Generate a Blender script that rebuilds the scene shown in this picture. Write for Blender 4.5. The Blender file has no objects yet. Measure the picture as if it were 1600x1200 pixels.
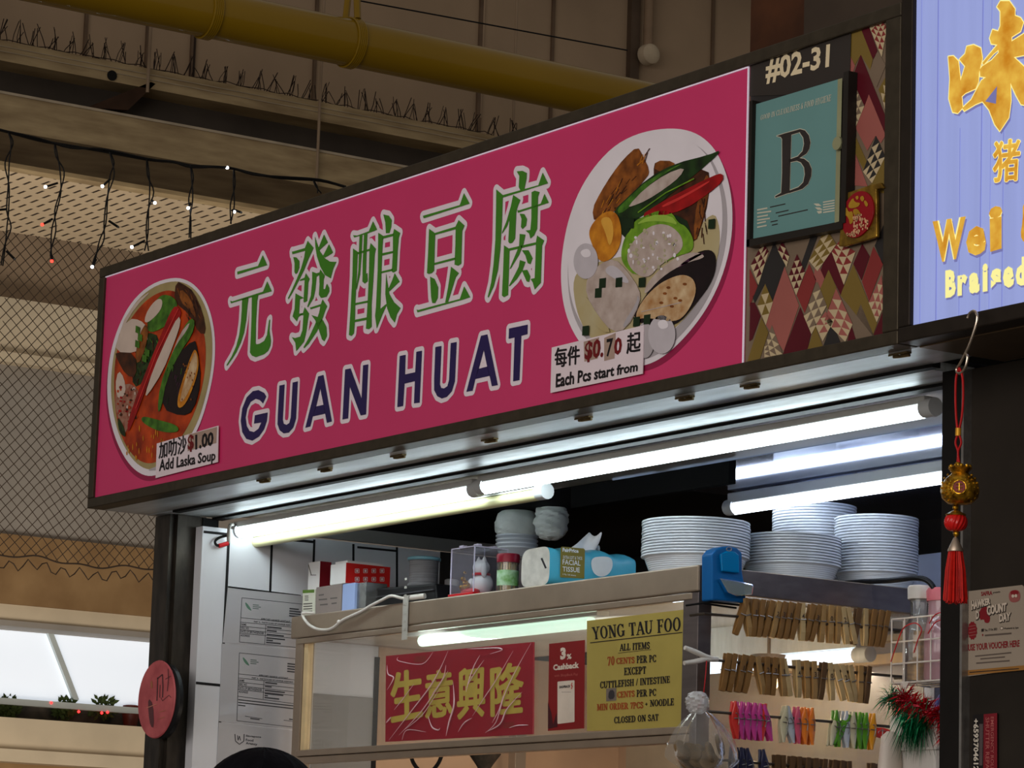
import bpy, bmesh, math, random
from mathutils import Vector, Matrix
random.seed(7)
SC = bpy.context.scene
COL = SC.collection

# ------------------------------------------------------------------ camera
FPX = 5120.0
AX = Vector((0.5600372773, 0.1232082010, 0.8192545314))
AY = Vector((0.8278995379, -0.1198382550, -0.5479243997))
AZ = Vector((0.0306692539, 0.9851185370, -0.1691179027))
CAM = Vector((4.93457521, -3.71504395, 1.55))
cd = bpy.data.cameras.new('camera')
cam = bpy.data.objects.new('camera', cd)
COL.objects.link(cam)
cd.sensor_fit = 'HORIZONTAL'
cd.sensor_width = 36.0
cd.lens = 36.0 * FPX / 1600.0
cd.clip_end = 300
mw = Matrix((AX, AY, AZ)).to_4x4()
mw.translation = CAM
cam.matrix_world = mw
SC.camera = cam

# ------------------------------------------------------------------ light
w = bpy.data.worlds.new('overcast_daylight')
SC.world = w
w.use_nodes = True
w.node_tree.nodes['Background'].inputs['Color'].default_value = (1.0, 0.93, 0.84, 1)
w.node_tree.nodes['Background'].inputs['Strength'].default_value = 0.2
SC.view_settings.view_transform = 'Standard'
SC.view_settings.look = 'None'
SC.view_settings.gamma = 1.0
SC.view_settings.use_curve_mapping = False
SC.view_settings.exposure = 0.0


def area(name, loc, target, sx, sy, power, col):
    l = bpy.data.lights.new(name, 'AREA')
    l.shape = 'RECTANGLE'
    l.size = sx
    l.size_y = sy
    l.energy = power
    l.color = col
    o = bpy.data.objects.new(name, l)
    COL.objects.link(o)
    o.location = loc
    o.rotation_euler = (Vector(target) - Vector(loc)).to_track_quat('-Z', 'Y').to_euler()
    return o


# daylight entering through the open side of the hall opposite the stall, and an added light aimed up at the far facade
area('daylight_hall_side', (3.4, -7.8, 3.3), (-1.2, 0, 2.5), 8.0, 3.0, 285, (1.0, 0.93, 0.88))
area('added_far_facade_light', (-8.2, 2.6, 0.9), (-13.2, 4.2, 4.6), 6.0, 2.0, 215, (1.0, 0.92, 0.82))


# added unseen warm light low in the stall, to brighten the wall under the case
area('added_warm_fill', (-0.55, 0.62, 1.45), (-1.4, 0.45, 2.0), 0.5, 0.12, 3.2, (1.0, 0.84, 0.66))


# ------------------------------------------------------------------ pixel helpers: rays of the reference frame met with real planes
def ray(px, py):
    x, y = (px - 800) / FPX, -(py - 600) / FPX
    d = Vector((x, y, -1.0))
    return Vector((AX.dot(d), AY.dot(d), AZ.dot(d)))


def at(px, py, ax, val):
    r = ray(px, py)
    t = (val - CAM[ax]) / r[ax]
    return CAM + r * t


def atx(px, py, v): return at(px, py, 0, v)
def aty(px, py, v): return at(px, py, 1, v)
def atz(px, py, v): return at(px, py, 2, v)


def px_of(p):
    d = Vector(p) - CAM
    q = (AX * d[0] + AY * d[1] + AZ * d[2])
    return 800 + FPX * q[0] / -q[2], 600 - FPX * q[1] / -q[2]


def x_on(px, Y, Z):
    lo, hi = -30.0, 4.0
    for _ in range(50):
        m = (lo + hi) / 2
        if px_of((m, Y, Z))[0] < px: lo = m
        else: hi = m
    return (lo + hi) / 2


# ------------------------------------------------------------------ materials
def lin(c):
    c = c / 255.0
    return c / 12.92 if c <= 0.04045 else ((c + 0.055) / 1.055) ** 2.4


def rgb(c): return (lin(c[0]), lin(c[1]), lin(c[2]), 1)


MATS = {}


def mat(name, col, rough=0.6, metal=0.0, var=0.12, scale=14.0, bump=0.0, stretch=None, emit=None, es=0.0, spec=0.22,
        coat=0.0, aniso=0.0, trans=0.0, var2=None):
    """Procedural principled material: noise varies the base colour (and bumps the surface)."""
    if name in MATS: return MATS[name]
    m = bpy.data.materials.new(name)
    m.use_nodes = True
    nt = m.node_tree
    b = nt.nodes['Principled BSDF']
    b.inputs['Roughness'].default_value = rough
    b.inputs['Metallic'].default_value = metal
    b.inputs['Specular IOR Level'].default_value = spec
    b.inputs['Coat Weight'].default_value = coat
    c = rgb(col)
    tc = nt.nodes.new('ShaderNodeTexCoord')
    mp = nt.nodes.new('ShaderNodeMapping')
    nt.links.new(tc.outputs['Object'], mp.inputs['Vector'])
    if stretch: mp.inputs['Scale'].default_value = stretch
    nz = nt.nodes.new('ShaderNodeTexNoise')
    nz.inputs['Scale'].default_value = scale
    nz.inputs['Detail'].default_value = 5
    nt.links.new(mp.outputs['Vector'], nz.inputs['Vector'])
    cr = nt.nodes.new('ShaderNodeValToRGB')
    cr.color_ramp.elements[0].position = 0.3
    cr.color_ramp.elements[1].position = 0.7
    lo = tuple(max(0, x * (1 - var)) for x in c[:3]) + (1,)
    hi = tuple(min(1, x * (1 + var)) for x in c[:3]) + (1,)
    if var2: lo = rgb(var2)
    cr.color_ramp.elements[0].color = lo
    cr.color_ramp.elements[1].color = hi
    nt.links.new(nz.outputs['Fac'], cr.inputs['Fac'])
    nt.links.new(cr.outputs['Color'], b.inputs['Base Color'])
    if bump:
        bp = nt.nodes.new('ShaderNodeBump')
        bp.inputs['Strength'].default_value = bump
        bp.inputs['Distance'].default_value = 0.004
        nt.links.new(nz.outputs['Fac'], bp.inputs['Height'])
        nt.links.new(bp.outputs['Normal'], b.inputs['Normal'])
    if emit:
        b.inputs['Emission Color'].default_value = rgb(emit)
        b.inputs['Emission Strength'].default_value = es
    if trans:
        b.inputs['Transmission Weight'].default_value = trans
    MATS[name] = m
    return m


def clear(name, col, opacity=0.1, rough=0.05, gloss=(255, 255, 255), edge=0.35, noise=0.0, nscale=20.0, body_rough=0.5, stretch=None):
    """Thin clear plastic or glass: transparent tint mixed with a diffuse body and a fresnel gloss."""
    if name in MATS: return MATS[name]
    m = bpy.data.materials.new(name)
    m.use_nodes = True
    nt = m.node_tree
    nt.nodes.remove(nt.nodes['Principled BSDF'])
    out = nt.nodes['Material Output']
    tr = nt.nodes.new('ShaderNodeBsdfTransparent')
    tr.inputs['Color'].default_value = (0.96, 0.97, 0.97, 1)
    df = nt.nodes.new('ShaderNodeBsdfPrincipled')
    df.inputs['Base Color'].default_value = rgb(col)
    df.inputs['Roughness'].default_value = body_rough
    mx = nt.nodes.new('ShaderNodeMixShader')
    mx.inputs[0].default_value = opacity
    nt.links.new(tr.outputs[0], mx.inputs[1])
    nt.links.new(df.outputs[0], mx.inputs[2])
    gl = nt.nodes.new('ShaderNodeBsdfGlossy')
    gl.inputs['Color'].default_value = rgb(gloss)
    gl.inputs['Roughness'].default_value = rough
    lw = nt.nodes.new('ShaderNodeLayerWeight')
    lw.inputs['Blend'].default_value = edge
    mx2 = nt.nodes.new('ShaderNodeMixShader')
    nt.links.new(lw.outputs['Fresnel'], mx2.inputs[0])
    nt.links.new(mx.outputs[0], mx2.inputs[1])
    nt.links.new(gl.outputs[0], mx2.inputs[2])
    if noise:
        tc = nt.nodes.new('ShaderNodeTexCoord')
        nz = nt.nodes.new('ShaderNodeTexNoise')
        nz.inputs['Scale'].default_value = nscale
        nz.inputs['Detail'].default_value = 4
        mp = nt.nodes.new('ShaderNodeMapping')
        if stretch: mp.inputs['Scale'].default_value = stretch
        nt.links.new(tc.outputs['Object'], mp.inputs['Vector'])
        nt.links.new(mp.outputs['Vector'], nz.inputs['Vector'])
        bp = nt.nodes.new('ShaderNodeBump')
        bp.inputs['Strength'].default_value = noise
        bp.inputs['Distance'].default_value = 0.01
        nt.links.new(nz.outputs['Fac'], bp.inputs['Height'])
        for s in (gl, lw, df): nt.links.new(bp.outputs['Normal'], s.inputs['Normal'])
        mr = nt.nodes.new('ShaderNodeMapRange')
        mr.inputs['To Min'].default_value = opacity * 0.5
        mr.inputs['To Max'].default_value = min(1, opacity * 1.6)
        nt.links.new(nz.outputs['Fac'], mr.inputs['Value'])
        nt.links.new(mr.outputs[0], mx.inputs[0])
    nt.links.new(mx2.outputs[0], out.inputs['Surface'])
    MATS[name] = m
    return m


# ------------------------------------------------------------------ mesh builder
class MB:
    def __init__(s):
        s.v, s.f, s.m = [], [], []
        s.mi = 0

    def add(s, vs, fs):
        n = len(s.v)
        s.v += [tuple(v) for v in vs]
        for f in fs:
            s.f.append([n + i for i in f])
            s.m.append(s.mi)
        return s

    def mat(s, i):
        s.mi = i
        return s

    def box(s, x0, x1, y0, y1, z0, z1):
        v = [(x, y, z) for z in (z0, z1) for y in (y0, y1) for x in (x0, x1)]
        return s.add(v, [(0, 2, 3, 1), (4, 5, 7, 6), (0, 1, 5, 4), (2, 6, 7, 3), (0, 4, 6, 2), (1, 3, 7, 5)])

    def obox(s, c, ax, ay, az):
        """box from a centre and three half-axis vectors"""
        c, ax, ay, az = Vector(c), Vector(ax), Vector(ay), Vector(az)
        v = [c + ax * i + ay * j + az * k for k in (-1, 1) for j in (-1, 1) for i in (-1, 1)]
        return s.add(v, [(0, 2, 3, 1), (4, 5, 7, 6), (0, 1, 5, 4), (2, 6, 7, 3), (0, 4, 6, 2), (1, 3, 7, 5)])

    def poly(s, pts): return s.add(pts, [list(range(len(pts)))])

    def prism(s, pts, d):
        d = Vector(d)
        n = len(pts)
        pts = [Vector(p) for p in pts]
        vs = pts + [p + d for p in pts]
        fs = [list(range(n - 1, -1, -1)), list(range(n, 2 * n))]
        fs += [(i, (i + 1) % n, n + (i + 1) % n, n + i) for i in range(n)]
        return s.add(vs, fs)

    def tube(s, pts, r, n=8, closed=False, cap=True):
        pts = [Vector(p) for p in pts]
        L = len(pts)
        if not callable(r):
            rr = r
            r = lambda t: rr
        rings = []
        prev = None
        for i, p in enumerate(pts):
            if closed: d = pts[(i + 1) % L] - pts[i - 1]
            else: d = pts[min(i + 1, L - 1)] - pts[max(i - 1, 0)]
            if d.length < 1e-9: d = Vector((0, 0, 1))
            d.normalize()
            if prev is None:
                u = d.cross(Vector((0, 0, 1)))
                if u.length < 0.1: u = d.cross(Vector((1, 0, 0)))
            else:
                u = prev - d * prev.dot(d)
            u.normalize()
            prev = u
            v = d.cross(u)
            R = r(i / max(1, L - 1))
            rings.append([p + (u * math.cos(a) + v * math.sin(a)) * R for a in [2 * math.pi * k / n for k in range(n)]])
        vs = [q for ring in rings for q in ring]
        fs = []
        for i in range(L if closed else L - 1):
            j = (i + 1) % L
            for k in range(n):
                k2 = (k + 1) % n
                fs.append((i * n + k, i * n + k2, j * n + k2, j * n + k))
        if cap and not closed:
            fs.append(list(range(n - 1, -1, -1)))
            fs.append([(L - 1) * n + k for k in range(n)])
        return s.add(vs, fs)

    def lathe(s, prof, c=(0, 0, 0), n=32, axis='z', cap0=True, cap1=True, sx=1, sy=1):
        """profile of (radius, height) turned round an axis through c"""
        vs = []
        for r, h in prof:
            for k in range(n):
                a = 2 * math.pi * k / n
                x, y = r * math.cos(a) * sx, r * math.sin(a) * sy
                p = {'z': (x, y, h), 'x': (h, x, y), 'y': (x, h, y)}[axis]
                vs.append((c[0] + p[0], c[1] + p[1], c[2] + p[2]))
        fs = []
        for i in range(len(prof) - 1):
            for k in range(n):
                k2 = (k + 1) % n
                fs.append((i * n + k, i * n + k2, (i + 1) * n + k2, (i + 1) * n + k))
        if cap0: fs.append(list(range(n - 1, -1, -1)))
        if cap1: fs.append([(len(prof) - 1) * n + k for k in range(n)])
        return s.add(vs, fs)

    def ball(s, c, rx, ry=None, rz=None, n=16, m=10, jit=0.0):
        ry = ry or rx
        rz = rz or rx
        vs = [(c[0], c[1], c[2] - rz)]
        for i in range(1, m):
            t = math.pi * i / m
            for k in range(n):
                a = 2 * math.pi * k / n
                q = 1 + (random.uniform(-jit, jit) if jit else 0)
                vs.append((c[0] + rx * q * math.sin(t) * math.cos(a), c[1] + ry * q * math.sin(t) * math.sin(a), c[2] - rz * q * math.cos(t)))
        vs.append((c[0], c[1], c[2] + rz))
        fs = [(0, 1 + (k + 1) % n, 1 + k) for k in range(n)]
        for i in range(m - 2):
            for k in range(n):
                a, b2 = 1 + i * n + k, 1 + i * n + (k + 1) % n
                fs.append((a, b2, b2 + n, a + n))
        last = len(vs) - 1
        o = 1 + (m - 2) * n
        fs += [(last, o + k, o + (k + 1) % n) for k in range(n)]
        return s.add(vs, fs)

    def grid(s, f, nu, nv):
        vs = [f(i / nu, j / nv) for j in range(nv + 1) for i in range(nu + 1)]
        fs = [(j * (nu + 1) + i, j * (nu + 1) + i + 1, (j + 1) * (nu + 1) + i + 1, (j + 1) * (nu + 1) + i) for j in range(nv) for i in range(nu)]
        return s.add(vs, fs)

    def data(s, name, mats, smooth=False, loc=None):
        if not isinstance(mats, (list, tuple)): mats = [mats]
        me = bpy.data.meshes.new(name)
        vs = s.v
        if loc is not None: vs = [(a - loc[0], b - loc[1], c - loc[2]) for a, b, c in vs]
        me.from_pydata(vs, [], s.f)
        for m in mats: me.materials.append(m)
        for p, k in zip(me.polygons, s.m): p.material_index = k
        bm = bmesh.new()
        bm.from_mesh(me)
        big = [f for f in bm.faces if len(f.verts) > 4]
        if big: bmesh.ops.triangulate(bm, faces=big)
        bm.to_mesh(me)
        bm.free()
        if smooth:
            me.shade_smooth()
            try: me.set_sharp_from_angle(angle=math.radians(40))
            except Exception: pass
        me.update()
        return me

    def build(s, name, mats, parent=None, smooth=False, label=None, bevel=0.0):
        """one mesh object; vertices are in world space and are moved into the parent's space"""
        loc = parent.location if parent is not None and parent.type == 'EMPTY' else None
        if parent is not None and loc is None:
            loc = parent.get('_o') and Vector(parent['_o']) or Vector((0, 0, 0))
        me = s.data(name, mats, smooth, loc)
        o = bpy.data.objects.new(name, me)
        COL.objects.link(o)
        if parent is not None:
            o.parent = parent
            o['_o'] = tuple(loc)
        if label: o['label'] = label
        if bevel:
            b = o.modifiers.new('bevel', 'BEVEL')
            b.width = bevel
            b.segments = 2
            b.limit_method = 'ANGLE'
        return o


def thing(name, label, cat, loc=(0, 0, 0), group=None):
    o = bpy.data.objects.new(name, None)
    COL.objects.link(o)
    o.empty_display_size = 0.05
    o.location = loc
    o['label'] = label
    o['category'] = cat
    if group: o['group'] = group
    return o


def tag(o, label, cat, group=None, kind=None):
    o['label'] = label
    o['category'] = cat
    if group: o['group'] = group
    if kind: o['kind'] = kind
    return o


def solo(mb, name, mats, label, cat, group=None, smooth=False, bevel=0.0):
    """a thing that is one mesh, its origin at the middle of its base"""
    xs = list(zip(*mb.v))
    loc = Vector(((min(xs[0]) + max(xs[0])) / 2, (min(xs[1]) + max(xs[1])) / 2, min(xs[2])))
    me = mb.data(name, mats, smooth, loc)
    o = bpy.data.objects.new(name, me)
    COL.objects.link(o)
    o.location = loc
    o['_o'] = tuple(loc)
    if bevel:
        b = o.modifiers.new('bevel', 'BEVEL')
        b.width = bevel
        b.segments = 2
        b.limit_method = 'ANGLE'
    return tag(o, label, cat, group)


def struct(mb, name, mats, smooth=False, label=None):
    me = mb.data(name, mats, smooth)
    o = bpy.data.objects.new(name, me)
    COL.objects.link(o)
    o['kind'] = 'structure'
    if label:
        o['label'] = label
        o['category'] = name.split('_')[0]
    return o


def copy_tree(o, parent=None):
    c = o.copy()
    COL.objects.link(c)
    if parent is not None: c.parent = parent
    for ch in o.children: copy_tree(ch, c)
    return c


# ------------------------------------------------------------------ flat artwork and lettering
def inset_strip(pts2, r, n=6):
    """pieces whose union is the outline of a polygon grown by r (one capsule per edge), 2-D"""
    out = [list(pts2)]
    L = len(pts2)
    for i in range(L):
        a, b = Vector(pts2[i]), Vector(pts2[(i + 1) % L])
        d = b - a
        if d.length < 1e-9: continue
        t = math.atan2(d.y, d.x)
        cap = []
        for c, t0 in ((b, t - math.pi / 2), (a, t + math.pi / 2)):
            for k in range(n + 1):
                u = t0 + math.pi * k / n
                cap.append(c + Vector((math.cos(u), math.sin(u))) * r)
        out.append(cap)
    return out


def txt(body, bold=0.0):
    """flat triangles of a line of lettering in the built-in typeface, in its own 2-D space"""
    c = bpy.data.curves.new('lettering', 'FONT')
    c.body = body
    c.size = 1.0
    c.offset = bold
    c.resolution_u = 2
    o = bpy.data.objects.new('lettering', c)
    COL.objects.link(o)
    bpy.context.view_layer.update()
    dg = bpy.context.evaluated_depsgraph_get()
    ev = o.evaluated_get(dg)
    me = ev.to_mesh()
    vs = [(v.co.x, v.co.y) for v in me.vertices]
    fs = [list(p.vertices) for p in me.polygons]
    ev.to_mesh_clear()
    bpy.data.objects.remove(o)
    bpy.data.curves.remove(c)
    return vs, fs


def ring2(cx, cy, rx, ry, tx, ty, a0=0, a1=360, n=20):
    out = []
    for i in range(n):
        t0, t1 = math.radians(a0 + (a1 - a0) * i / n), math.radians(a0 + (a1 - a0) * (i + 1) / n)
        out.append([(cx + rx * math.cos(t0), cy + ry * math.sin(t0)), (cx + rx * math.cos(t1), cy + ry * math.sin(t1)),
                    (cx + (rx - tx) * math.cos(t1), cy + (ry - ty) * math.sin(t1)), (cx + (rx - tx) * math.cos(t0), cy + (ry - ty) * math.sin(t0))])
    return out


def seg2(x0, y0, x1, y1, wd):
    a, b = Vector((x0, y0)), Vector((x1, y1))
    n = Vector((-(b - a).y, (b - a).x)).normalized() * wd / 2
    if abs(y1 - y0) > 0.3 and abs(x1 - x0) > 0.05:   # slanted stems are cut level
        k = wd / 2 / max(0.3, abs((b - a).normalized().y))
        return [(x0 - k, y0), (x0 + k, y0), (x1 + k, y1), (x1 - k, y1)]
    return [a + n, a - n, b - n, b + n]


def path2(pts, wd):
    return [seg2(*pts[i], *pts[i + 1], wd) for i in range(len(pts) - 1)]


TK, TN = 0.17, 0.06


def hz(x0, x1, y): return [(x0, y - TN / 2), (x1, y - TN / 2), (x1, y + TN / 2), (x0, y + TN / 2)]
def vt(x, y0, y1, t=TK): return [(x - t / 2, y0), (x + t / 2, y0), (x + t / 2, y1), (x - t / 2, y1)]
def sf(x, y): return [(x - .15, y - .02), (x + .15, y - .02), (x + .15, y + .03), (x - .15, y + .03)]


def serif_glyph(ch):
    S2 = [(.56, .74), (.47, .92), (.3, .97), (.14, .88), (.1, .74), (.2, .6), (.42, .46), (.54, .3), (.5, .12), (.33, .03), (.15, .07), (.06, .26)]
    G = {
        'A': (.78, [seg2(.08, 0, .38, 1, .07), seg2(.7, 0, .4, 1, .17), hz(.2, .6, .34), sf(.1, 0), sf(.69, 0)]),
        'B': (.7, [vt(.17, 0, 1), sf(.13, 0), sf(.13, .98)] + ring2(.3, .74, .3, .26, .15, .06, -90, 90) + ring2(.3, .25, .36, .26, .16, .06, -90, 90) + [hz(.1, .3, .97), hz(.1, .3, .03), hz(.1, .3, .5)]),
        'C': (.74, ring2(.4, .5, .38, .52, .17, .06, 40, 320) + [vt(.68, .68, .98, .05), vt(.68, .05, .25, .04)]),
        'D': (.8, [vt(.17, 0, 1), sf(.13, 0), sf(.13, .98), hz(.1, .38, .97), hz(.1, .38, .03)] + ring2(.36, .5, .4, .5, .17, .06, -90, 90)),
        'E': (.66, [vt(.17, 0, 1), sf(.13, 0), sf(.13, .98), hz(.1, .6, .97), hz(.1, .6, .03), hz(.1, .45, .5), vt(.58, .74, 1, .05), vt(.6, 0, .26, .05), vt(.45, .38, .62, .05)]),
        'F': (.62, [vt(.17, 0, 1), sf(.17, 0), sf(.13, .98), hz(.1, .58, .97), hz(.1, .45, .5), vt(.56, .74, 1, .05), vt(.45, .38, .62, .05)]),
        'G': (.8, ring2(.4, .5, .38, .52, .17, .06, 40, 330) + [vt(.66, .68, .98, .05), vt(.66, .05, .42, .16), sf(.66, .42)]),
        'H': (.84, [vt(.17, 0, 1), vt(.67, 0, 1), hz(.17, .67, .5), sf(.17, 0), sf(.17, .98), sf(.67, 0), sf(.67, .98)]),
        'I': (.36, [vt(.18, 0, 1), sf(.18, 0), sf(.18, .98)]),
        'L': (.66, [vt(.17, 0, 1), sf(.17, 0), sf(.17, .98), hz(.1, .6, .03), vt(.6, 0, .3, .05)]),
        'M': (1.0, [vt(.14, 0, 1, .06), vt(.83, 0, 1, .17), seg2(.2, 1, .48, .05, .17), seg2(.48, .05, .78, 1, .07), sf(.14, 0), sf(.83, 0), sf(.12, .98), sf(.85, .98)]),
        'N': (.84, [vt(.16, 0, 1, .06), vt(.7, 0, 1, .06), seg2(.2, 1, .66, 0, .18), sf(.16, 0), sf(.12, .98), sf(.7, .98)]),
        'O': (.8, ring2(.4, .5, .38, .52, .17, .06)),
        'P': (.68, [vt(.17, 0, 1), sf(.17, 0), sf(.13, .98), hz(.1, .3, .97), hz(.1, .3, .45)] + ring2(.3, .71, .34, .29, .16, .06, -90, 90)),
        'R': (.78, [vt(.17, 0, 1), sf(.17, 0), sf(.13, .98), hz(.1, .3, .97), hz(.1, .3, .47)] + ring2(.3, .72, .33, .28, .16, .06, -90, 90) + [seg2(.34, .47, .64, 0, .17), sf(.68, 0)]),
        'S': (.62, path2(S2, .13)),
        'T': (.7, [vt(.35, 0, 1), sf(.35, 0), hz(.04, .66, .97), vt(.05, .72, 1, .05), vt(.65, .72, 1, .05)]),
        'U': (.82, [vt(.17, .3, 1), vt(.67, .3, 1, .06), sf(.17, .98), sf(.67, .98)] + ring2(.39, .32, .305, .34, .15, .07, 180, 360)),
        'X': (.76, [seg2(.14, 1, .62, 0, .17), seg2(.12, 0, .62, 1, .06), sf(.13, 0), sf(.63, 0), sf(.13, .98), sf(.63, .98)]),
        'Y': (.76, [vt(.38, 0, .45), seg2(.13, 1, .38, .42, .17), seg2(.65, 1, .4, .42, .06), sf(.38, 0), sf(.13, .98), sf(.65, .98)]),
        '0': (.58, ring2(.29, .5, .26, .5, .15, .06)),
        '7': (.56, [hz(.05, .52, .95), hz(.05, .52, .9), vt(.07, .72, .95, .05), seg2(.22, 0, .48, .95, .13)]),
        '1': (.44, [vt(.24, 0, 1), sf(.24, 0), seg2(.1, .85, .2, .98, .1)]),
        '/': (.4, [seg2(.06, 0, .34, 1, .06)]),
        '+': (.6, [hz(.08, .52, .4), vt(.3, .18, .62, .07)]),
        '&': (.8, ring2(.34, .75, .2, .24, .1, .06) + ring2(.32, .27, .28, .28, .14, .06) + [seg2(.3, .6, .7, 0, .14), seg2(.55, .2, .7, .5, .06)]),
        ' ': (.34, []),
    }
    return G.get(ch, (.5, []))


def serif(body):
    vs, fs = [], []
    x = 0.0
    for ch in body:
        wd, polys = serif_glyph(ch)
        for p in polys:
            n = len(vs)
            vs += [(q[0] + x, q[1]) for q in p]
            fs.append(list(range(n, n + len(p))))
        x += wd + 0.06
    return vs, fs


class Art:
    """flat artwork laid on a real plane: points are given where the reference shows them and met with that plane"""

    def __init__(s, ax, val, sign=-1, step=0.00045):
        s.ax, s.val, s.sg, s.step = ax, val, sign, step
        s.mb = MB()
        s.o, s.k = (0, 0), 1.0

    def frame(s, ox, oy, k):
        s.o, s.k = (ox, oy), k
        return s

    def p(s, q, layer=0):
        return at(s.o[0] + q[0] / s.k, s.o[1] + q[1] / s.k, s.ax, s.val + s.sg * s.step * layer)

    def poly(s, pts, m, layer=0):
        s.mb.mat(m).poly([s.p(q, layer) for q in pts])
        return s

    def smooth(s, pts, m, layer=0, it=2):
        """closed outline rounded by corner cutting"""
        P = [Vector(q) for q in pts]
        for _ in range(it):
            Q = []
            for i in range(len(P)):
                a, b = P[i], P[(i + 1) % len(P)]
                Q += [a * .75 + b * .25, a * .25 + b * .75]
            P = Q
        return s.poly(P, m, layer)

    def oval(s, cx, cy, rx, ry, m, layer=0, n=28, rot=0):
        c, d = math.cos(rot), math.sin(rot)
        return s.poly([(cx + rx * math.cos(a) * c - ry * math.sin(a) * d, cy + rx * math.cos(a) * d + ry * math.sin(a) * c)
                       for a in [2 * math.pi * i / n for i in range(n)]], m, layer)

    def outline(s, pts, r, m, layer):
        """the polygon grown by r metres, as laid on the plane"""
        P = [s.p(q, layer) for q in pts]
        u, v = [(1, 2), (0, 2), (0, 1)][s.ax]
        fixed = s.val + s.sg * s.step * layer
        s.nudge = getattr(s, 'nudge', 0)
        for piece in inset_strip([(q[u], q[v]) for q in P], r):
            out = []
            for q in piece:
                w3 = [0, 0, 0]
                w3[s.ax], w3[u], w3[v] = fixed + s.sg * s.nudge, q[0], q[1]
                out.append(w3)
            s.nudge += 3e-6      # overlapping pieces of one print lie a hair apart
            s.mb.mat(m).poly(out)
        return s

    def line(s, pts, wpx, m, layer=0):
        for i in range(len(pts) - 1):
            a, b = Vector(pts[i]), Vector(pts[i + 1])
            n = Vector((-(b - a).y, (b - a).x)).normalized() * wpx / 2
            s.poly([a + n, a - n, b - n, b + n], m, layer)
        return s

    def fat(s, glyphs, quad, m, layer=0, w=1.0):
        """the same lettering printed heavier: laid down several times, each a hair aside and a hair above"""
        for k, (dx, dy) in enumerate(((0, 0), (w, 0), (-w, 0), (0, w), (0, -w), (.7 * w, .7 * w), (-.7 * w, -.7 * w), (.7 * w, -.7 * w), (-.7 * w, .7 * w))):
            s.text(glyphs, [(x + dx, y + dy) for x, y in quad], m, layer + k * .05)
        return s

    def text(s, glyphs, quad, m, layer=0, grow=0.0, gm=0):
        """lettering fitted into the quad top-left, top-right, bottom-right, bottom-left"""
        vs, fs = glyphs
        if not vs: return s
        x0, x1 = min(v[0] for v in vs), max(v[0] for v in vs)
        y0, y1 = min(v[1] for v in vs), max(v[1] for v in vs)
        TL, TR, BR, BL = [s.p(q, layer) for q in quad]
        P = []
        for x, y in vs:
            a, b = (x - x0) / (x1 - x0), (y - y0) / (y1 - y0)
            P.append((BL * (1 - a) + BR * a) * (1 - b) + (TL * (1 - a) + TR * a) * b)
        nrm = [0, 0, 0]
        nrm[s.ax] = s.sg * 3e-6
        nrm = Vector(nrm)
        for k, f in enumerate(fs):
            s.mb.mat(m).add([P[i] + nrm * (k % 60) for i in f], [list(range(len(f)))]) if glyphs is not None and len(fs) < 400 else None
        if len(fs) >= 400: s.mb.mat(m).add(P, fs)
        return s
# ================================================================== SETTING
CASEZ = 2.27
ZB = 2.487          # underside of the sign and its soffit
YS = -0.45          # face of the signs
XW = -1.53          # inner face of the stall's left wall

steel_dk = mat('dark_brown_metal', (58, 50, 42), 0.38, 0.7, 0.18, 30)
steel_frame = mat('bronze_metal', (70, 62, 50), 0.42, 0.55, 0.16, 40)
steel_lt = mat('brushed_steel', (176, 168, 158), 0.34, 0.85, 0.12, 60, 0.04, (0.2, 1, 4))
soffit_m = mat('stained_steel', (222, 230, 238), 0.36, 0.35, 0.06, 7, 0.03, (0.4, 3, 1), var2=(176, 182, 186))
soffit_peel = mat('peeling_paint_steel', (214, 222, 226), 0.42, 0.3, 0.06, 9, 0.08, (0.5, 3, 1), var2=(136, 136, 132))
black_gap = mat('gap_shade_and_rubber', (14, 13, 12), 0.7, 0, 0.2, 20)
tile_m = mat('grey_wall_tile', (208, 208, 212), 0.28, 0, 0.04, 5)
grout_m = mat('dark_grout', (28, 27, 28), 0.8, 0, 0.2, 40)
dark_wall = mat('near_black_wall', (18, 15, 14), 0.55, 0, 0.3, 6)  # flat near-black colour for back wall, right wall and loft
tan_wall = mat('tan_wall', (188, 154, 124), 0.55, 0, 0.12, 5)
beige_wall = mat('beige_painted_wall', (164, 140, 114), 0.8, 0, 0.1, 2.5)
beige_beam = mat('grimy_beige_paint', (176, 154, 116), 0.75, 0, 0.12, 9, 0.05, (1, .5, 3), var2=(140, 118, 86))
beam_dark = mat('dark_grey_steel_web', (74, 66, 58), 0.6, 0.2, 0.2, 5)
cream = mat('cream_paint', (222, 204, 174), 0.7, 0, 0.08, 3)
cream_dk = mat('tan_beam_paint', (160, 128, 88), 0.75, 0, 0.1, 3, var2=(136, 104, 68))
grey_panel = mat('light_grey_panel', (160, 152, 142), 0.7, 0, 0.08, 3)
floor_m = mat('grey_floor_tiles', (120, 114, 106), 0.45, 0, 0.12, 3)

b = MB().box(-22, 14, -16, 16, -0.1, 0)
struct(b, 'floor', floor_m)

# ---- stall shell
b = MB()
b.box(XW - 0.05, XW, -0.215, .95, 0, 2.46)
b.mat(1)


def wall_strip(p, q, wd=0.006):
    a, c = atx(*p, XW), atx(*q, XW)
    d = (c - a).normalized()
    n = Vector((0, -d.z, d.y)) * wd / 2
    e = Vector((0.0006, 0, 0))
    b.poly([a + n + e, a - n + e, c - n + e, c + n + e])


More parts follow.
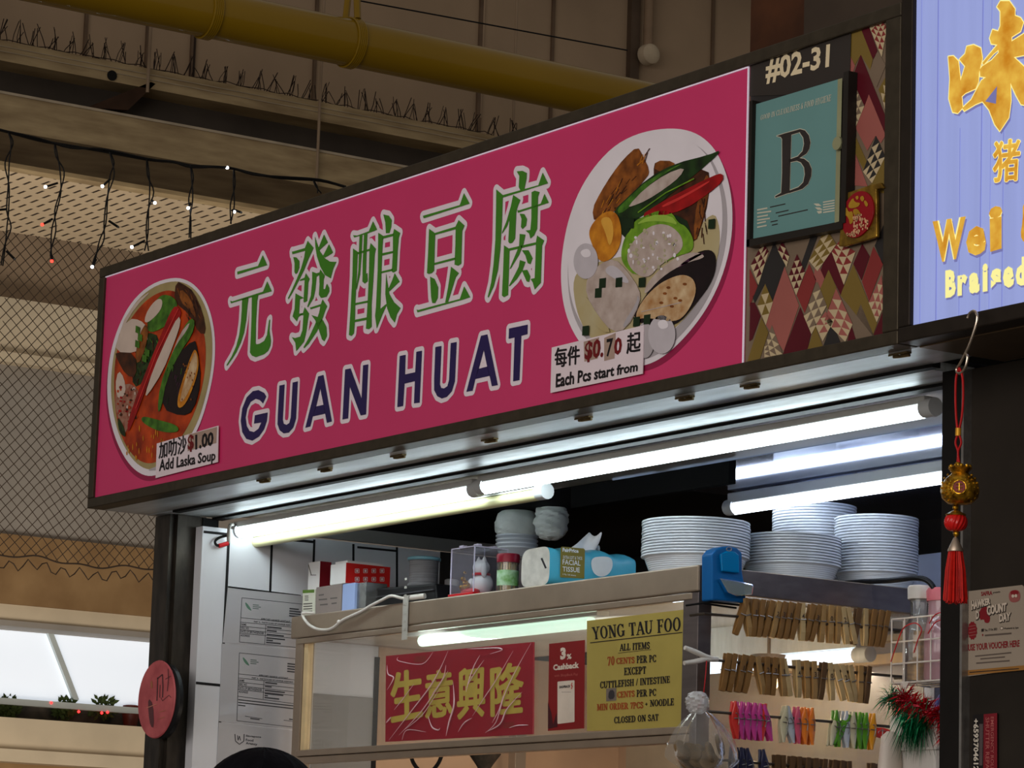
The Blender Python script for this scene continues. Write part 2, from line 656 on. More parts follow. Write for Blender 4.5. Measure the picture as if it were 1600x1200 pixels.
wall_strip((358, 828), (349, 1010), .007); wall_strip((349, 1010), (340, 1200), .007)
wall_strip((425, 836), (422, 924), .006)
wall_strip((491, 843), (488, 930), .006)
wall_strip((552, 850), (552, 950), .006); wall_strip((620, 855), (620, 955), .006)
wall_strip((318, 831), (357, 835), .006)
wall_strip((356, 917), (470, 931), .004); wall_strip((306, 1067), (346, 1071), .006)
wall_strip((426, 841), (491, 847), .006); wall_strip((558, 855), (620, 861), .005)
b.mat(2)
za = atx(470, 818, XW)
b.box(XW, XW + 0.012, -0.05, .95, za.z - 0.028, za.z + 0.004)
b.mat(3)
b.box(XW, XW + 0.004, -0.02, .95, za.z + 0.004, 2.47)
b.mat(4).box(XW, XW + .003, .26, 0.95, 0, 2.225)
b.mat(3).box(XW, XW + .003, .42, .95, 2.225, za.z - .03)
b.mat(5).box(XW, XW + .002, .09, .25, 1.0, 2.105)  # darker patch paints in a reflection seen through the case glass
b.mat(1).box(XW, XW + .004, .25, .262, 1.0, 2.2)
b.mat(0)
struct(b, 'wall_left', [tile_m, grout_m, mat('grey_trim_board', (128, 124, 120), .5, 0, .06, 6), mat('dark_upper_panel', (44, 40, 38), .5, 0, .15, 5), tan_wall, mat('reflection_grey', (138, 134, 130), .3, 0, .06, 5)])

b = MB()
b.box(-1.6, 1.06, .95, 1.0, 0, 2.2)
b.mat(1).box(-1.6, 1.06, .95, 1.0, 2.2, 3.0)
b.mat(2).box(-.75, 1.06, .935, .95, 1.2, 2.41)  # unseen bluish panel added for the polished ceiling sheet to reflect
struct(b, 'wall_back', [tan_wall, dark_wall, mat('unseen_blue_panel', (186, 202, 240), .35, .1, .08, 4)])
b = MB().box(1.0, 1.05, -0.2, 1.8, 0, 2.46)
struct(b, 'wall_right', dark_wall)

# ceiling of the stall: dark panel, and a polished steel sheet on the right
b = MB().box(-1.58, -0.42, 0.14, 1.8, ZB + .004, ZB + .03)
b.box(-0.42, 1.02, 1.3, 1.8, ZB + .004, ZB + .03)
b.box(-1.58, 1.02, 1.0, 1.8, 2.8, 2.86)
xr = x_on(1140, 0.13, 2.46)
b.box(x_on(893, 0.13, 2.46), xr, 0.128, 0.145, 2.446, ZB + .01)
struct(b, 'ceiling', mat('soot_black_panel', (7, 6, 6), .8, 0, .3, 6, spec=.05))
mirror = mat('polished_steel_sheet', (190, 200, 232), 0.07, 1.0, 0.05, 4)
b = MB().box(-0.42, 1.02, 0.118, 1.3, ZB, ZB + .02)
struct(b, 'trim_1', mirror)

# soffit strips below the sign and the shutter housing
b = MB().box(-1.643, 1.128, -0.408, -0.297, ZB, ZB + .02)
b.box(-1.643, -1.52, -0.297, -0.20, ZB - .001, ZB + .02)
struct(b, 'trim_2', soffit_m)
b = MB().box(-1.55, 1.0, -0.283, -0.180, ZB - .003, ZB + .02)
struct(b, 'trim_3', soffit_peel)
b = MB().box(-1.55, 1.03, -0.297, -0.12, ZB + .012, ZB + .05)
b.box(-1.55, 1.0, -0.182, -0.156, ZB - .008, ZB + .012)  # black strips laid on the soffit stand for the shaded gaps
b.box(-1.52, 1.03, -0.299, -0.281, ZB - .0055, ZB + .012)
struct(b, 'trim_4', black_gap)
b = MB().box(-1.53, 1.02, -0.158, 0.118, ZB + .002, ZB + .02)
struct(b, 'trim_5', mat('grey_brown_plate', (112, 100, 90), .4, .3, .12, 8))

# posts and neighbouring shutter
b = MB().box(-1.645, -1.575, -0.275, -0.19, 0, ZB - .002)
b.box(-1.575, -1.562, -0.262, -0.19, 0, ZB - .002)
struct(b, 'wall_post_left', mat('scuffed_dark_post', (54, 48, 41), .35, .4, .3, 45, .08, (1, 1, .3), var2=(34, 30, 26)))
b = MB().box(-1.575, -1.558, -0.20, -0.16, 0, ZB - .004)  # dark box for the shutter track and the post's shaded side
struct(b, 'trim_6', black_gap)
b = MB().box(1.0, 1.048, -0.25, -0.19, 0, ZB - .004)
b.mat(1).box(1.048, 1.0535, -0.252, -0.19, 0, ZB - .004)
struct(b, 'wall_post_right', [mat('near_black_post', (26, 23, 21), .5, .3, .2, 20), mat('bright_edge_strip', (150, 146, 142), .3, .8, .2, 50)])
b = MB().box(1.0535, 3.0, -0.235, -0.19, 0, ZB - .004)
struct(b, 'wall_right_shutter', mat('dark_shutter_panel', (44, 38, 32), .55, .3, .2, 6))
b = MB().box(1.13, 3.0, -0.412, -0.235, ZB - .002, ZB + .02)
struct(b, 'trim_7', mat('bronze_soffit', (104, 84, 62), .4, .5, .15, 12))
# board over the neighbour, and the void behind the signs
p0, p1 = aty(1172, 78, .5), aty(1380, 20, .5)
b = MB().box(p0.x, 3.2, 0.5, 0.54, 2.7, 4.2)
q0 = aty(1262, 30, .49)
b.mat(1).box(q0.x, 3.2, 0.48, 0.499, 2.7, 4.2)
struct(b, 'wall_upper', [mat('rusty_brown_board', (84, 48, 26), .7, 0, .3, 5, .05, var2=(48, 26, 14)), mat('dark_grey_board', (70, 58, 48), .7, 0, .2, 5)])
b = MB().box(-1.56, 3.0, -0.30, -0.27, ZB + .02, 3.0)
b.box(-1.6, 3.0, -0.3, 1.86, 2.98, 3.02)
struct(b, 'ceiling_loft', dark_wall)

# ---- hall: beams, wall panels, far facade
XB = -5.0


def zb(y, X=XB, px=0): return atx(px, y, X).z


Y0, Y1 = -4.0, 16.0
b = MB()
b.box(XB - .35, XB, Y0, Y1, zb(94), zb(62))                      # top flange
b.mat(1).box(XB - .35, XB - .12, Y0, Y1, zb(143), zb(94))        # web
b.mat(0).box(XB - .42, XB, Y0, Y1, zb(202), zb(143))             # lower flange
b.mat(2).box(XB - .01, XB + .006, Y0, Y1, zb(146), zb(142))
for py in (92, 100): b.mat(2).box(XB, XB + .003, Y0, Y1, zb(py - 20), zb(py - 21))
# bracket across the web
p, p2 = atx(135, 168, XB), atx(243, 131, XB)
b.mat(3).prism([p, atx(200, 172, XB), p2, atx(236, 128, XB)], (-.1, 0, 0))
struct(b, 'ceiling_beam', [beige_beam, beam_dark, mat('pale_edge', (176, 160, 136), .7, 0, .2, 9), mat('rusty_bracket', (62, 42, 28), .7, .2, .3, 12)])
q = atx(175, 118, XB + .002)
b = MB().lathe([(.018, -.003), (.018, 0.003)], (XB + .002, q.y, q.z), 20, 'x')
tag(solo(b, 'cable_hole_plug', black_gap, 'small round black plug on the face of the beige roof beam', 'plug'), 'small round black plug on the face of the beige roof beam', 'plug')

XP = -5.7
b = MB().box(XP - .08, XP, Y0, Y1, zb(120, XP), zb(-420, XP))
joints = (132, 229, 301, 492, 750, 862, 1112)
for j in joints:
    c = atx(j, 60, XP)
    wd = .012 if j not in (750, 301) else .02
    b.mat(1).box(XP, XP + .012, c.y - wd / 2, c.y + wd / 2, zb(120, XP), zb(-420, XP))
b.mat(2)
c = atx(990, 60, XP)
b.box(XP, XP + .03, c.y - .035, c.y + .01, zb(120, XP), zb(-420, XP))
b.mat(0)
struct(b, 'wall_hall', [beige_wall, mat('panel_joint', (104, 84, 66), .7, 0, .2, 9), mat('dark_conduit', (88, 72, 58), .6, .2, .2, 9)])

XC = -12.0
ZP = atx(50, 368, XC).z
nr = atz(50, 268, ZP)
b = MB().box(XC, nr.x, -6, 18, ZP, ZP + .05)
perf = mat('perforated_ceiling', (206, 184, 152), .7, 0, .05, 2)
nt = perf.node_tree
bs = nt.nodes['Principled BSDF']
tc = nt.nodes.new('ShaderNodeTexCoord')
mp = nt.nodes.new('ShaderNodeMapping')
mp.inputs['Scale'].default_value = (1, 1, 1)
mp.inputs['Rotation'].default_value = (0, 0, 0)
nt.links.new(tc.outputs['Object'], mp.inputs['Vector'])
br = nt.nodes.new('ShaderNodeTexBrick')
br.offset = .5
br.inputs['Scale'].default_value = 1.0
br.inputs['Brick Width'].default_value = .15
br.inputs['Row Height'].default_value = .075
br.inputs['Mortar Size'].default_value = .029
br.inputs['Mortar Smooth'].default_value = 0.0
br.inputs['Color1'].default_value = (0, 0, 0, 1)
br.inputs['Color2'].default_value = (0, 0, 0, 1)
br.inputs['Mortar'].default_value = (1, 1, 1, 1)
nt.links.new(mp.outputs['Vector'], br.inputs['Vector'])
mx = nt.nodes.new('ShaderNodeMix')
mx.data_type = 'RGBA'
old = bs.inputs['Base Color'].links[0].from_socket
nt.links.new(br.outputs['Color'], mx.inputs['Factor'])
mx.inputs['A'].default_value = rgb((58, 46, 36))
nt.links.new(old, mx.inputs['B'])
nt.links.new(mx.outputs['Result'], bs.inputs['Base Color'])
struct(b, 'ceiling_perforated', perf)
b = MB().box(nr.x, nr.x + .1, -6, 18, ZP - .02, atx(0, 245, nr.x).z)
b.mat(1).box(nr.x + .1, XB - .42, -6, 18, atx(0, 225, nr.x).z, atx(0, 220, nr.x).z)
struct(b, 'ceiling_fascia', [beige_beam, beam_dark])

XF = -14.0


def zf(y): return atx(0, y, XF).z


b = MB()
b.box(XF - .5, XF - .25, -8, 20, zf(470), ZP + 2.0)                 # recessed shadowed wall under the ceiling
b.mat(1).box(XF - .4, XF - .02, -8, 20, zf(550), zf(462))
b.mat(1).box(XF - .4, XF + .05, -8, 20, zf(566), zf(550))
b.mat(2).box(XF - .4, XF - .06, -8, 20, zf(835), zf(566))
b.mat(3).box(XF - .4, XF, -8, 20, zf(942), zf(833))
b.mat(1).box(XF - .4, XF - .03, -8, 20, zf(968), zf(942))  # lower chamfer of the beam, its light put into the paler colour
b.mat(2).box(XF - .4, XF + .01, -8, 20, zf(977), zf(968))
b.mat(1).box(XF - .4, XF + .12, -8, 20, zf(1172), zf(1122))
b.mat(1).box(XF - .4, XF + .2, -8, 20, zf(1192), zf(1172))
b.mat(3).box(XF - .4, XF, -8, 20, 0, zf(1192))
struct(b, 'wall_far', [beige_wall, cream, grey_panel, cream_dk])

# opening in the far facade: bright awning panes, their frame, planting behind netting below
b = MB()
glow = mat('daylit_awning_sheet', (235, 240, 246), .5, 0, .03, 2.2, emit=(226, 234, 244), es=.62)
b.box(XF - .30, XF - .28, -8, 20, zf(1090), zf(960))
o = struct(b, 'window_1', glow)
b = MB().mat(0).box(XF - .26, XF - .2, -8, 20, zf(1096), zf(1086))
a, c = atx(77, 984, XF - .24), atx(119, 1093, XF - .24)
b.prism([a + Vector((0, -.018, 0)), a + Vector((0, .022, 0)), c + Vector((0, .022, 0)), c + Vector((0, -.018, 0))], (-.03, 0, 0))
struct(b, 'window_1_frame', mat('pale_awning_frame', (206, 214, 212), .5, .2, .05, 6))
b = MB().box(XF - .36, XF - .33, -8, 20, zf(1130), zf(1088))
struct(b, 'wall_planting_backdrop', mat('dim_courtyard', (74, 62, 50), .9, 0, .5, 7, var2=(26, 30, 22)))
bush = mat('dark_green_leaves', (62, 76, 34), .7, 0, .5, 60)


def shrub(px, n, label):
    c = atx(px, 1112, XF - .3)
    m = MB()
    for _ in range(n):
        q = Vector((XF - .3 + random.uniform(-.02, .06), c.y + random.uniform(-.055, .055), c.z + random.uniform(-.025, .07)))
        d = Vector((random.uniform(-.3, .3), random.uniform(-1, 1), random.uniform(-.6, 1))).normalized()
        e = d.cross(Vector((1, 0, 0))).normalized()
        m.poly([q, q + d * .03 + e * .012, q + d * .055, q + d * .03 - e * .012])
    solo(m, 'potted_shrub', bush, label, 'shrub', 'shrubs behind the far parapet')


shrub(10, 120, 'dark leafy shrub behind the far parapet, at the edge furthest from the stall')
shrub(100, 160, 'dark bushy shrub behind the far parapet, under the sloping awning rib')
shrub(158, 160, 'yellow-green shrub behind the far parapet, nearest the red round sign')
for px, lab in ((200, 'reddish brown pot behind the far parapet beside the stall post'),):
    c = atx(px, 1115, XF - .3)
    solo(MB().lathe([(.045, -.08), (.06, 0), (.055, .05), (.03, .055)], (XF - .26, c.y, c.z), 14), 'plant_pot', mat('dull_red_glaze', (96, 40, 30), .4), lab, 'pot', smooth=True)
redlight = mat('red_led', (200, 30, 30), .4, emit=(255, 40, 40), es=5)
for i, (px, py) in enumerate(((80, 1098), (123, 1112), (159, 1114), (168, 1113))):
    c = atx(px, py, XF - .2)
    lab = ('red light above the far parapet left of the awning rib', 'red light above the far parapet just right of the awning rib',
           'left one of two close red lights above the far parapet', 'right one of two close red lights above the far parapet')[i]
    solo(MB().ball(c, .009, n=10, m=6), 'red_fairy_light', redlight, lab, 'light', 'red lights behind the far parapet', smooth=True)

# ---- bird net
net = MB()
zt, zl = ZP + .02, atx(0, 868, XC).z
ya, yb_ = atx(-30, 600, XC).y, atx(330, 600, XC).y
cell = .066
nc = int((yb_ - ya + 1.6 * (zt - zl)) / cell) + 2


def sag(y, z): return z + .012 * math.sin(y * 9) + .008 * math.sin(y * 23 + 1)


def nptz(y): return zl + .02 * math.sin(y * 7) + .015 * math.sin(y * 17 + 2)


for s_ in (1, -1):
    for k in range(-nc, nc * 2):
        pts = []
        n = 14
        for i in range(n + 1):
            z = zt + (zl - zt) * i / n
            y = ya + k * cell + s_ * (zt - z) * .95
            if ya <= y <= yb_: pts.append(Vector((XC + .02 * math.sin(y * 3), y, sag(y, z) if i not in (0,) else z)))
        if len(pts) > 1: net.tube(pts, .0028, 3, cap=False)
net.tube([Vector((XC, ya + (yb_ - ya) * i / 50, sag(ya + (yb_ - ya) * i / 50, zl))) for i in range(51)], .005, 5)
net.tube([Vector((XC, ya + (yb_ - ya) * i / 50, sag(ya + (yb_ - ya) * i / 50, zl - .05 + .03 * math.sin(i * 1.7)))) for i in range(51)], .004, 4)
solo(net, 'bird_net', mat('dark_net_cord', (60, 48, 38), .9), 'dark diamond mesh bird net hung from the perforated ceiling', 'net')

# ---- yellow pipe with hanger straps
pa, pb = atx(0, -66, -4.2), atx(960, 148, -4.2)
pr = (atx(300, 0, -4.2) - atx(300, 62, -4.2)).length / 2 * 1.0
d = Vector((0, 1, 0))
mid0, mid1 = atx(0, -52, -4.2), None
zc_ = (atx(600, 42, -4.2).z + atx(600, 114, -4.2).z) / 2
pr = (atx(600, 42, -4.2).z - atx(600, 114, -4.2).z) / 2
T = thing('yellow_pipe', 'fat mustard yellow pipe running under the hall roof above the pink sign', 'pipe', (-4.2, 0, zc_))
yel = mat('mustard_yellow_paint', (140, 108, 8), .32, 0, .12, 4, .03, (1, .3, 1), coat=.3)
MB().tube([(-4.2, y, zc_) for y in (-4, -1, 2, 5, 9, 14)], pr, 32).build('pipe_run', yel, T, True)
for px in (322, 548):
    c = atx(px, 60, -4.2)
    m = MB()
    ringp = [(-4.2 + (pr + .004) * math.cos(t), c.y, zc_ + (pr + .004) * math.sin(t)) for t in [2 * math.pi * i / 28 for i in range(28)]]
    for dy in (-.014, -.007, 0, .007, .014):
        m.tube([(x, y + dy, z) for x, y, z in ringp], .004, 6, closed=True)
    if px == 548:
        for s_ in (-1, 1):
            m.tube([(-4.2 + s_ * pr * .5, c.y, zc_ + pr * .95), (-4.2 + s_ * pr * .3, c.y, zc_ + pr + .12), (-4.2 + s_ * pr * .3, c.y, zc_ + pr + .7)], .012, 8)
    m.build('hanger_strap', yel, T, True)

# ---- bird spikes on the beam's top flange
T = thing('bird_spikes', 'long run of wire bird spikes on the beige roof beam', 'bird spikes', (XB - .06, 2, zb(62)))
wire = mat('dull_dark_wire', (52, 40, 32), .7, .2, .2, 30)
px = 6.0
i = 0
while px < 800:
    c = atx(px, 62 + px * .206, XB - .06)
    m = MB()
    for _ in range(6):
        b0 = Vector((XB - .06 + random.uniform(-.03, .03), c.y + random.uniform(-.045, .045), zb(62) - .0))
        h = random.uniform(.06, .1)
        tp = Vector((XB - .06 + random.uniform(-.012, .012), c.y + random.uniform(-.008, .014), zb(62) + h))
        m.tube([b0, b0.lerp(tp, .5) + Vector((0, random.uniform(-.006, .006), 0)), tp], .0016, 4)
    m.build('spike_cluster', wire, T)
    px += random.uniform(24, 29)
    i += 1
m = MB()
for k in range(3):
    m.tube([(XB - .06 + .02 * (k - 1), atx(0, 62, XB).y - .2 + .05 * j, zb(62) + .004 + .012 * abs(math.sin(j * 1.3 + k * 2)) + random.uniform(0, .006)) for j in range(80)], .0017, 4)
m.build('base_wire', wire, T)

# ---- vertical drop rods in front of the beam
rod = mat('grey_conduit', (150, 128, 104), .6, .2, .12, 10)
for n_, (px, y1_, wd) in enumerate(((229, 145, .012), (301, 112, .008), (493, 290, .011), (750, 185, .007), (800, 205, .011))):
    X = XB + (.012 if px in (229, 493) else -.1)
    c = atx(px, y1_, X)
    labs = ('pale vertical conduit crossing the beam left of the pink sign, beside the black plug', 'thin dark rod rising from the spikes behind the yellow pipe',
            'pale vertical conduit crossing the beam down to the fairy light cable', 'thin rod on the beam just left of the pipe end', 'rod nearest to the yellow pipe end above the sign')
    z0 = c.z if n_ != 1 else zb(62)
    solo(MB().tube([(X + .006, c.y, z0), (X + .006, c.y, c.z + 1.6)], wd / 2, 8), 'drop_rod', rod if n_ != 1 else wire, labs[n_], 'rod', 'rods on the roof beam', smooth=True)
# pipe elbow and pale disc at the hall wall
T = thing('wall_downpipe', 'thin pale pipe ending in a round white cover above the pink sign', 'pipe', (XP + .05, atx(1010, 90, XP).y, atx(1010, 90, XP).z))
c = atx(1012, 86, XP + .05)
MB().tube([(XP + .05, c.y, c.z), (XP + .05, c.y, c.z + 1.2)], .02, 12).build('downpipe', mat('dusty_beige_pipe', (140, 116, 92), .6), T, True)
MB().lathe([(.004, .03), (.03, .028), (.042, .018), (.045, 0), (.045, -.02)][::-1], (XP + .06, c.y, c.z), 24, 'x').build('round_cover', mat('dusty_white_cover', (190, 172, 146), .6), T, True)
wv = [atx(560 + i * 30, 0 + i * 30 * .185 + 1, -4.6) for i in range(15)]
solo(MB().tube(wv, .003, 5), 'overhead_wire', black_gap, 'thin black wire running above the yellow pipe', 'wire')
# ================================================================== THE PINK SIGN
SG = thing('stall_sign', 'long pink stall sign with green characters, two food bowls and a bronze frame', 'sign', (-0.26, YS, ZB))
XL, XR = -1.643, 1.122
ZT = 3.036
# frame: four rails with a recessed channel
fr = MB()
fw = 0.022
fr.box(XL, XR, YS, YS + .10, ZT - .0225, ZT)
fr.box(XL, XR, YS, YS + .042, ZB, ZB + .022)
fr.box(XL, XL + .024, YS, YS + .085, ZB + .022, ZT - .0225)
fr.box(XR - .038, XR, YS, YS + .085, ZB + .022, ZT - .0225)
fr.box(XL, XR, YS + .042, YS + .085, ZB + .003, ZB + .02)
fr.box(XL + .01, XR - .01, YS + .085, YS + .10, ZB + .01, ZT - .01)
fr.build('sign_frame', steel_frame, SG, bevel=.002)
YP = YS + .007           # picture plane
xm = aty(1167, 300, YP).x   # join between pink face and pattern panel
pink = mat('pink_printed_acrylic', (208, 56, 108), 0.3, 0, 0.06, 2.2, spec=.3)
nt = pink.node_tree
MB().box(XL + .02, xm, YP, YP + .006, ZB + .018, ZT - .02).build('pink_panel', pink, SG)
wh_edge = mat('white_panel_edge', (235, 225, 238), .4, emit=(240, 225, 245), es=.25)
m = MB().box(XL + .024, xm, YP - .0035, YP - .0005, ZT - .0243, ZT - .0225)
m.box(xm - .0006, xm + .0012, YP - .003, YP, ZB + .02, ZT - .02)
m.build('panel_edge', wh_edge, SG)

lilac = mat('pale_lilac_print', (236, 222, 230), .3, 0, .03, 20)
green = mat('green_print', (66, 132, 36), .35, 0, .06, 20)
navy = mat('navy_print', (42, 30, 84), .35, 0, .06, 20)

CH = []
CH.append(((340, 380, 5.714), [
    [(175, 254), (360, 203), (402, 106), (442, 195), (176, 279)],
    [(112, 512), (130, 520), (405, 432), (442, 340), (482, 428), (118, 536)],
    [(218, 500), (275, 485), (265, 560), (255, 680), (235, 800), (205, 890), (165, 975), (120, 1045), (82, 1097), (80, 1085), (125, 1010), (165, 920), (192, 820), (208, 700), (215, 600)],
    [(305, 478), (362, 462), (352, 520), (342, 700), (338, 890), (345, 903), (375, 897), (415, 872), (440, 820), (458, 690), (468, 678), (462, 780), (475, 870), (470, 915), (450, 960), (415, 990), (340, 1017), (305, 1003), (288, 975), (295, 850), (303, 650)]]))
CH.append(((440, 350, 5.714), [
    [(92, 244), (98, 246), (207, 215), (232, 150), (285, 212), (270, 245), (235, 320), (200, 410), (150, 510), (100, 605), (60, 672), (56, 660), (90, 590), (135, 490), (175, 390), (200, 300), (210, 238), (95, 270)],
    [(104, 295), (130, 297), (158, 330), (157, 390), (140, 435), (125, 447), (114, 430), (115, 350)],
    [(297, 110), (312, 160), (340, 240), (385, 305), (430, 335), (488, 338), (460, 400), (437, 485), (385, 455), (345, 380), (315, 290), (300, 200)],
    [(378, 92), (412, 165), (395, 180), (335, 235), (328, 215)],
    [(422, 180), (458, 252), (445, 265), (385, 300), (370, 282)],
    [(160, 508), (165, 496), (205, 478), (215, 438), (250, 490), (238, 520), (228, 685), (215, 695), (198, 700), (195, 690), (205, 500)],
    [(123, 618), (160, 640), (190, 655), (195, 660), (162, 672), (155, 800), (185, 795), (190, 802), (150, 830), (135, 870), (97, 825), (115, 760)],
    [(160, 815), (190, 795), (205, 742), (245, 800), (235, 850), (220, 960), (200, 1050), (130, 1135), (122, 1060), (90, 1010), (120, 1018), (165, 1005), (185, 950), (195, 815)],
    [(272, 425), (312, 440), (335, 432), (338, 455), (312, 470), (300, 590), (285, 660), (235, 745), (228, 738), (260, 640), (272, 520)],
    [(335, 440), (345, 405), (385, 460), (375, 500), (372, 580), (388, 580), (398, 545), (405, 533), (425, 570), (425, 605), (400, 650), (350, 660), (332, 630), (338, 540)],
    [(252, 742), (258, 745), (350, 715), (365, 672), (407, 735), (390, 770), (360, 860), (315, 960), (240, 1070), (200, 1110), (195, 1100), (250, 1000), (300, 890), (335, 790), (345, 735), (258, 762)],
    [(265, 812), (320, 830), (370, 860), (400, 920), (405, 1000), (380, 1048), (360, 1030), (330, 940), (300, 860)]]))
CH.append(((535, 320, 5.4545), [
    [(90, 258), (125, 262), (225, 225), (260, 140), (295, 212), (250, 230), (210, 245), (100, 278)],
    [(90, 372), (130, 400), (122, 600), (108, 850), (105, 1000), (97, 1095), (75, 1118), (55, 1110), (70, 880), (85, 600)],
    [(145, 262), (170, 258), (163, 420), (150, 590), (120, 725), (118, 700), (135, 560), (140, 400)],
    [(183, 252), (212, 245), (205, 400), (200, 590), (212, 580), (215, 650), (190, 672), (170, 655), (172, 480), (178, 380)],
    [(125, 405), (230, 375), (232, 392), (125, 422)],
    [(230, 375), (240, 325), (285, 375), (275, 420), (262, 650), (248, 850), (248, 1040), (225, 1060), (200, 1055), (215, 820), (225, 600)],
    [(105, 838), (220, 815), (220, 832), (105, 855)], [(105, 980), (210, 958), (210, 980), (105, 1000)],
    [(348, 82), (395, 92), (420, 130), (415, 190), (400, 240), (370, 242), (365, 150)],
    [(305, 238), (348, 265), (342, 340), (335, 500), (325, 800), (322, 888), (372, 845), (378, 852), (340, 935), (292, 1055), (278, 945), (285, 880), (300, 560)],
    [(340, 268), (435, 245), (435, 265), (340, 290)], [(430, 250), (440, 205), (492, 240), (480, 280), (470, 400), (462, 560), (435, 578), (420, 570), (430, 400)],
    [(335, 413), (432, 393), (432, 410), (335, 434)], [(330, 568), (425, 545), (425, 562), (330, 584)],
    [(372, 582), (380, 640), (400, 760), (440, 830), (495, 880), (465, 930), (445, 1005), (410, 960), (380, 880), (365, 760)],
    [(445, 582), (488, 655), (470, 670), (400, 738), (392, 715), (425, 640)]]))
CH.append(((645, 280, 5.4545), [
    [(85, 312), (400, 220), (435, 118), (483, 208), (92, 333)],
    [(138, 422), (190, 460), (185, 600), (180, 780), (160, 800), (135, 808), (120, 800), (130, 620)],
    [(188, 458), (367, 403), (367, 425), (188, 475)],
    [(365, 400), (390, 348), (440, 395), (420, 440), (412, 720), (385, 737), (355, 728), (362, 560)],
    [(178, 715), (362, 666), (362, 685), (178, 732)],
    [(147, 830), (185, 850), (215, 920), (212, 1010), (190, 1055), (165, 1055), (155, 1000), (150, 900)],
    [(325, 745), (392, 800), (365, 835), (300, 1045), (275, 1052), (300, 920), (318, 800)],
    [(32, 1110), (45, 1115), (400, 1020), (437, 912), (488, 1005), (430, 1025), (38, 1135)]]))
CH.append(((750, 250, 5.2167), [
    [(298, 92), (345, 88), (380, 105), (378, 150), (360, 240), (330, 250), (315, 220), (320, 130)],
    [(178, 288), (475, 205), (510, 102), (553, 190), (178, 308)],
    [(132, 240), (185, 285), (178, 500), (165, 720), (145, 900), (110, 1030), (68, 1122), (62, 1115), (90, 1000), (110, 850), (125, 650), (130, 400)],
    [(270, 285), (328, 325), (310, 370), (300, 400), (295, 430), (285, 640), (262, 675), (240, 680), (230, 665), (240, 480), (220, 540), (180, 600), (178, 590), (215, 500), (250, 380)],
    [(303, 408), (318, 410), (495, 355), (525, 275), (560, 348), (308, 430)],
    [(420, 262), (445, 250), (485, 260), (472, 300), (465, 560), (440, 615), (410, 640), (400, 600), (370, 575), (410, 570), (418, 480)],
    [(323, 437), (360, 440), (382, 480), (375, 535), (345, 563), (333, 545), (338, 480)],
    [(195, 695), (240, 725), (235, 900), (228, 1100), (195, 1118), (178, 1105), (188, 900)],
    [(238, 720), (455, 670), (465, 615), (522, 655), (505, 700), (495, 1000), (445, 1055), (430, 1000), (412, 970), (445, 962), (450, 850), (455, 690), (238, 740)],
    [(323, 602), (370, 608), (355, 680), (320, 770), (250, 885), (240, 888), (285, 780), (318, 700)],
    [(340, 735), (395, 735), (428, 800), (410, 850), (388, 840), (370, 780)],
    [(325, 815), (370, 830), (345, 900), (300, 970), (240, 1030), (235, 1025), (285, 930), (315, 870)],
    [(340, 900), (385, 895), (410, 950), (400, 995), (380, 990)]]))
for n_, ((ox, oy, k), polys) in enumerate(CH):
    A = Art(1, YP).frame(ox, oy, k)
    for p in polys:
        A.outline(p, .0098, 0, 1)
    for p in polys:
        A.poly(p, 1, 4)
    A.mb.build('chinese_character', [lilac, green], SG)

LT = [((360, 500, 5.7125), [
    [[(320, 683), (290, 745), (262, 715), (225, 703), (180, 730), (150, 790), (135, 870), (145, 945), (170, 990), (210, 1000), (250, 970), (275, 915), (210, 925), (218, 850), (332, 825), (325, 900), (300, 975), (255, 1040), (195, 1077), (140, 1060), (105, 1000), (92, 900), (105, 790), (145, 690), (200, 635), (250, 625), (300, 650)]],
    [[(437, 585), (483, 575), (467, 890), (475, 925), (500, 935), (525, 920), (538, 870), (555, 558), (601, 547), (585, 880), (560, 960), (520, 1005), (475, 1012), (440, 985), (420, 930), (422, 860)]],
    [[(783, 503), (830, 490), (802, 612), (765, 772), (735, 860), (713, 950), (668, 962)], [(830, 490), (905, 905), (860, 918), (845, 835), (830, 757), (802, 612)], [(760, 773), (832, 756), (847, 835), (735, 861)]],
    [[(1023, 442), (1072, 432), (1170, 700), (1183, 405), (1230, 395), (1210, 842), (1162, 852), (1065, 595), (1050, 878), (1000, 888)]]]),
    ((600, 480, 5.7125), [
        [[(140, 435), (192, 425), (187, 600), (278, 580), (288, 398), (338, 388), (317, 852), (267, 858), (275, 660), (183, 682), (170, 882), (118, 892)]],
        [[(458, 355), (512, 345), (498, 690), (510, 720), (535, 725), (565, 705), (580, 650), (595, 320), (648, 310), (632, 660), (605, 750), (560, 800), (515, 815), (475, 795), (447, 740), (447, 640)]],
        [[(865, 255), (922, 242), (890, 382), (845, 550), (815, 640), (790, 745), (735, 755)], [(922, 242), (1015, 695), (962, 705), (942, 612), (920, 530), (890, 382)], [(840, 551), (922, 529), (944, 612), (815, 641)]],
        [[(1115, 190), (1282, 155), (1280, 240), (1225, 255), (1208, 650), (1152, 662), (1165, 270), (1112, 282)]]])]
for (ox, oy, k), letters in LT:
    for pl in letters:
        A = Art(1, YP).frame(ox, oy, k)
        for p in pl: A.outline(p, .0088, 0, 1)
        for p in pl: A.poly(p, 1, 3)
        A.mb.build('latin_letter', [lilac, navy], SG)

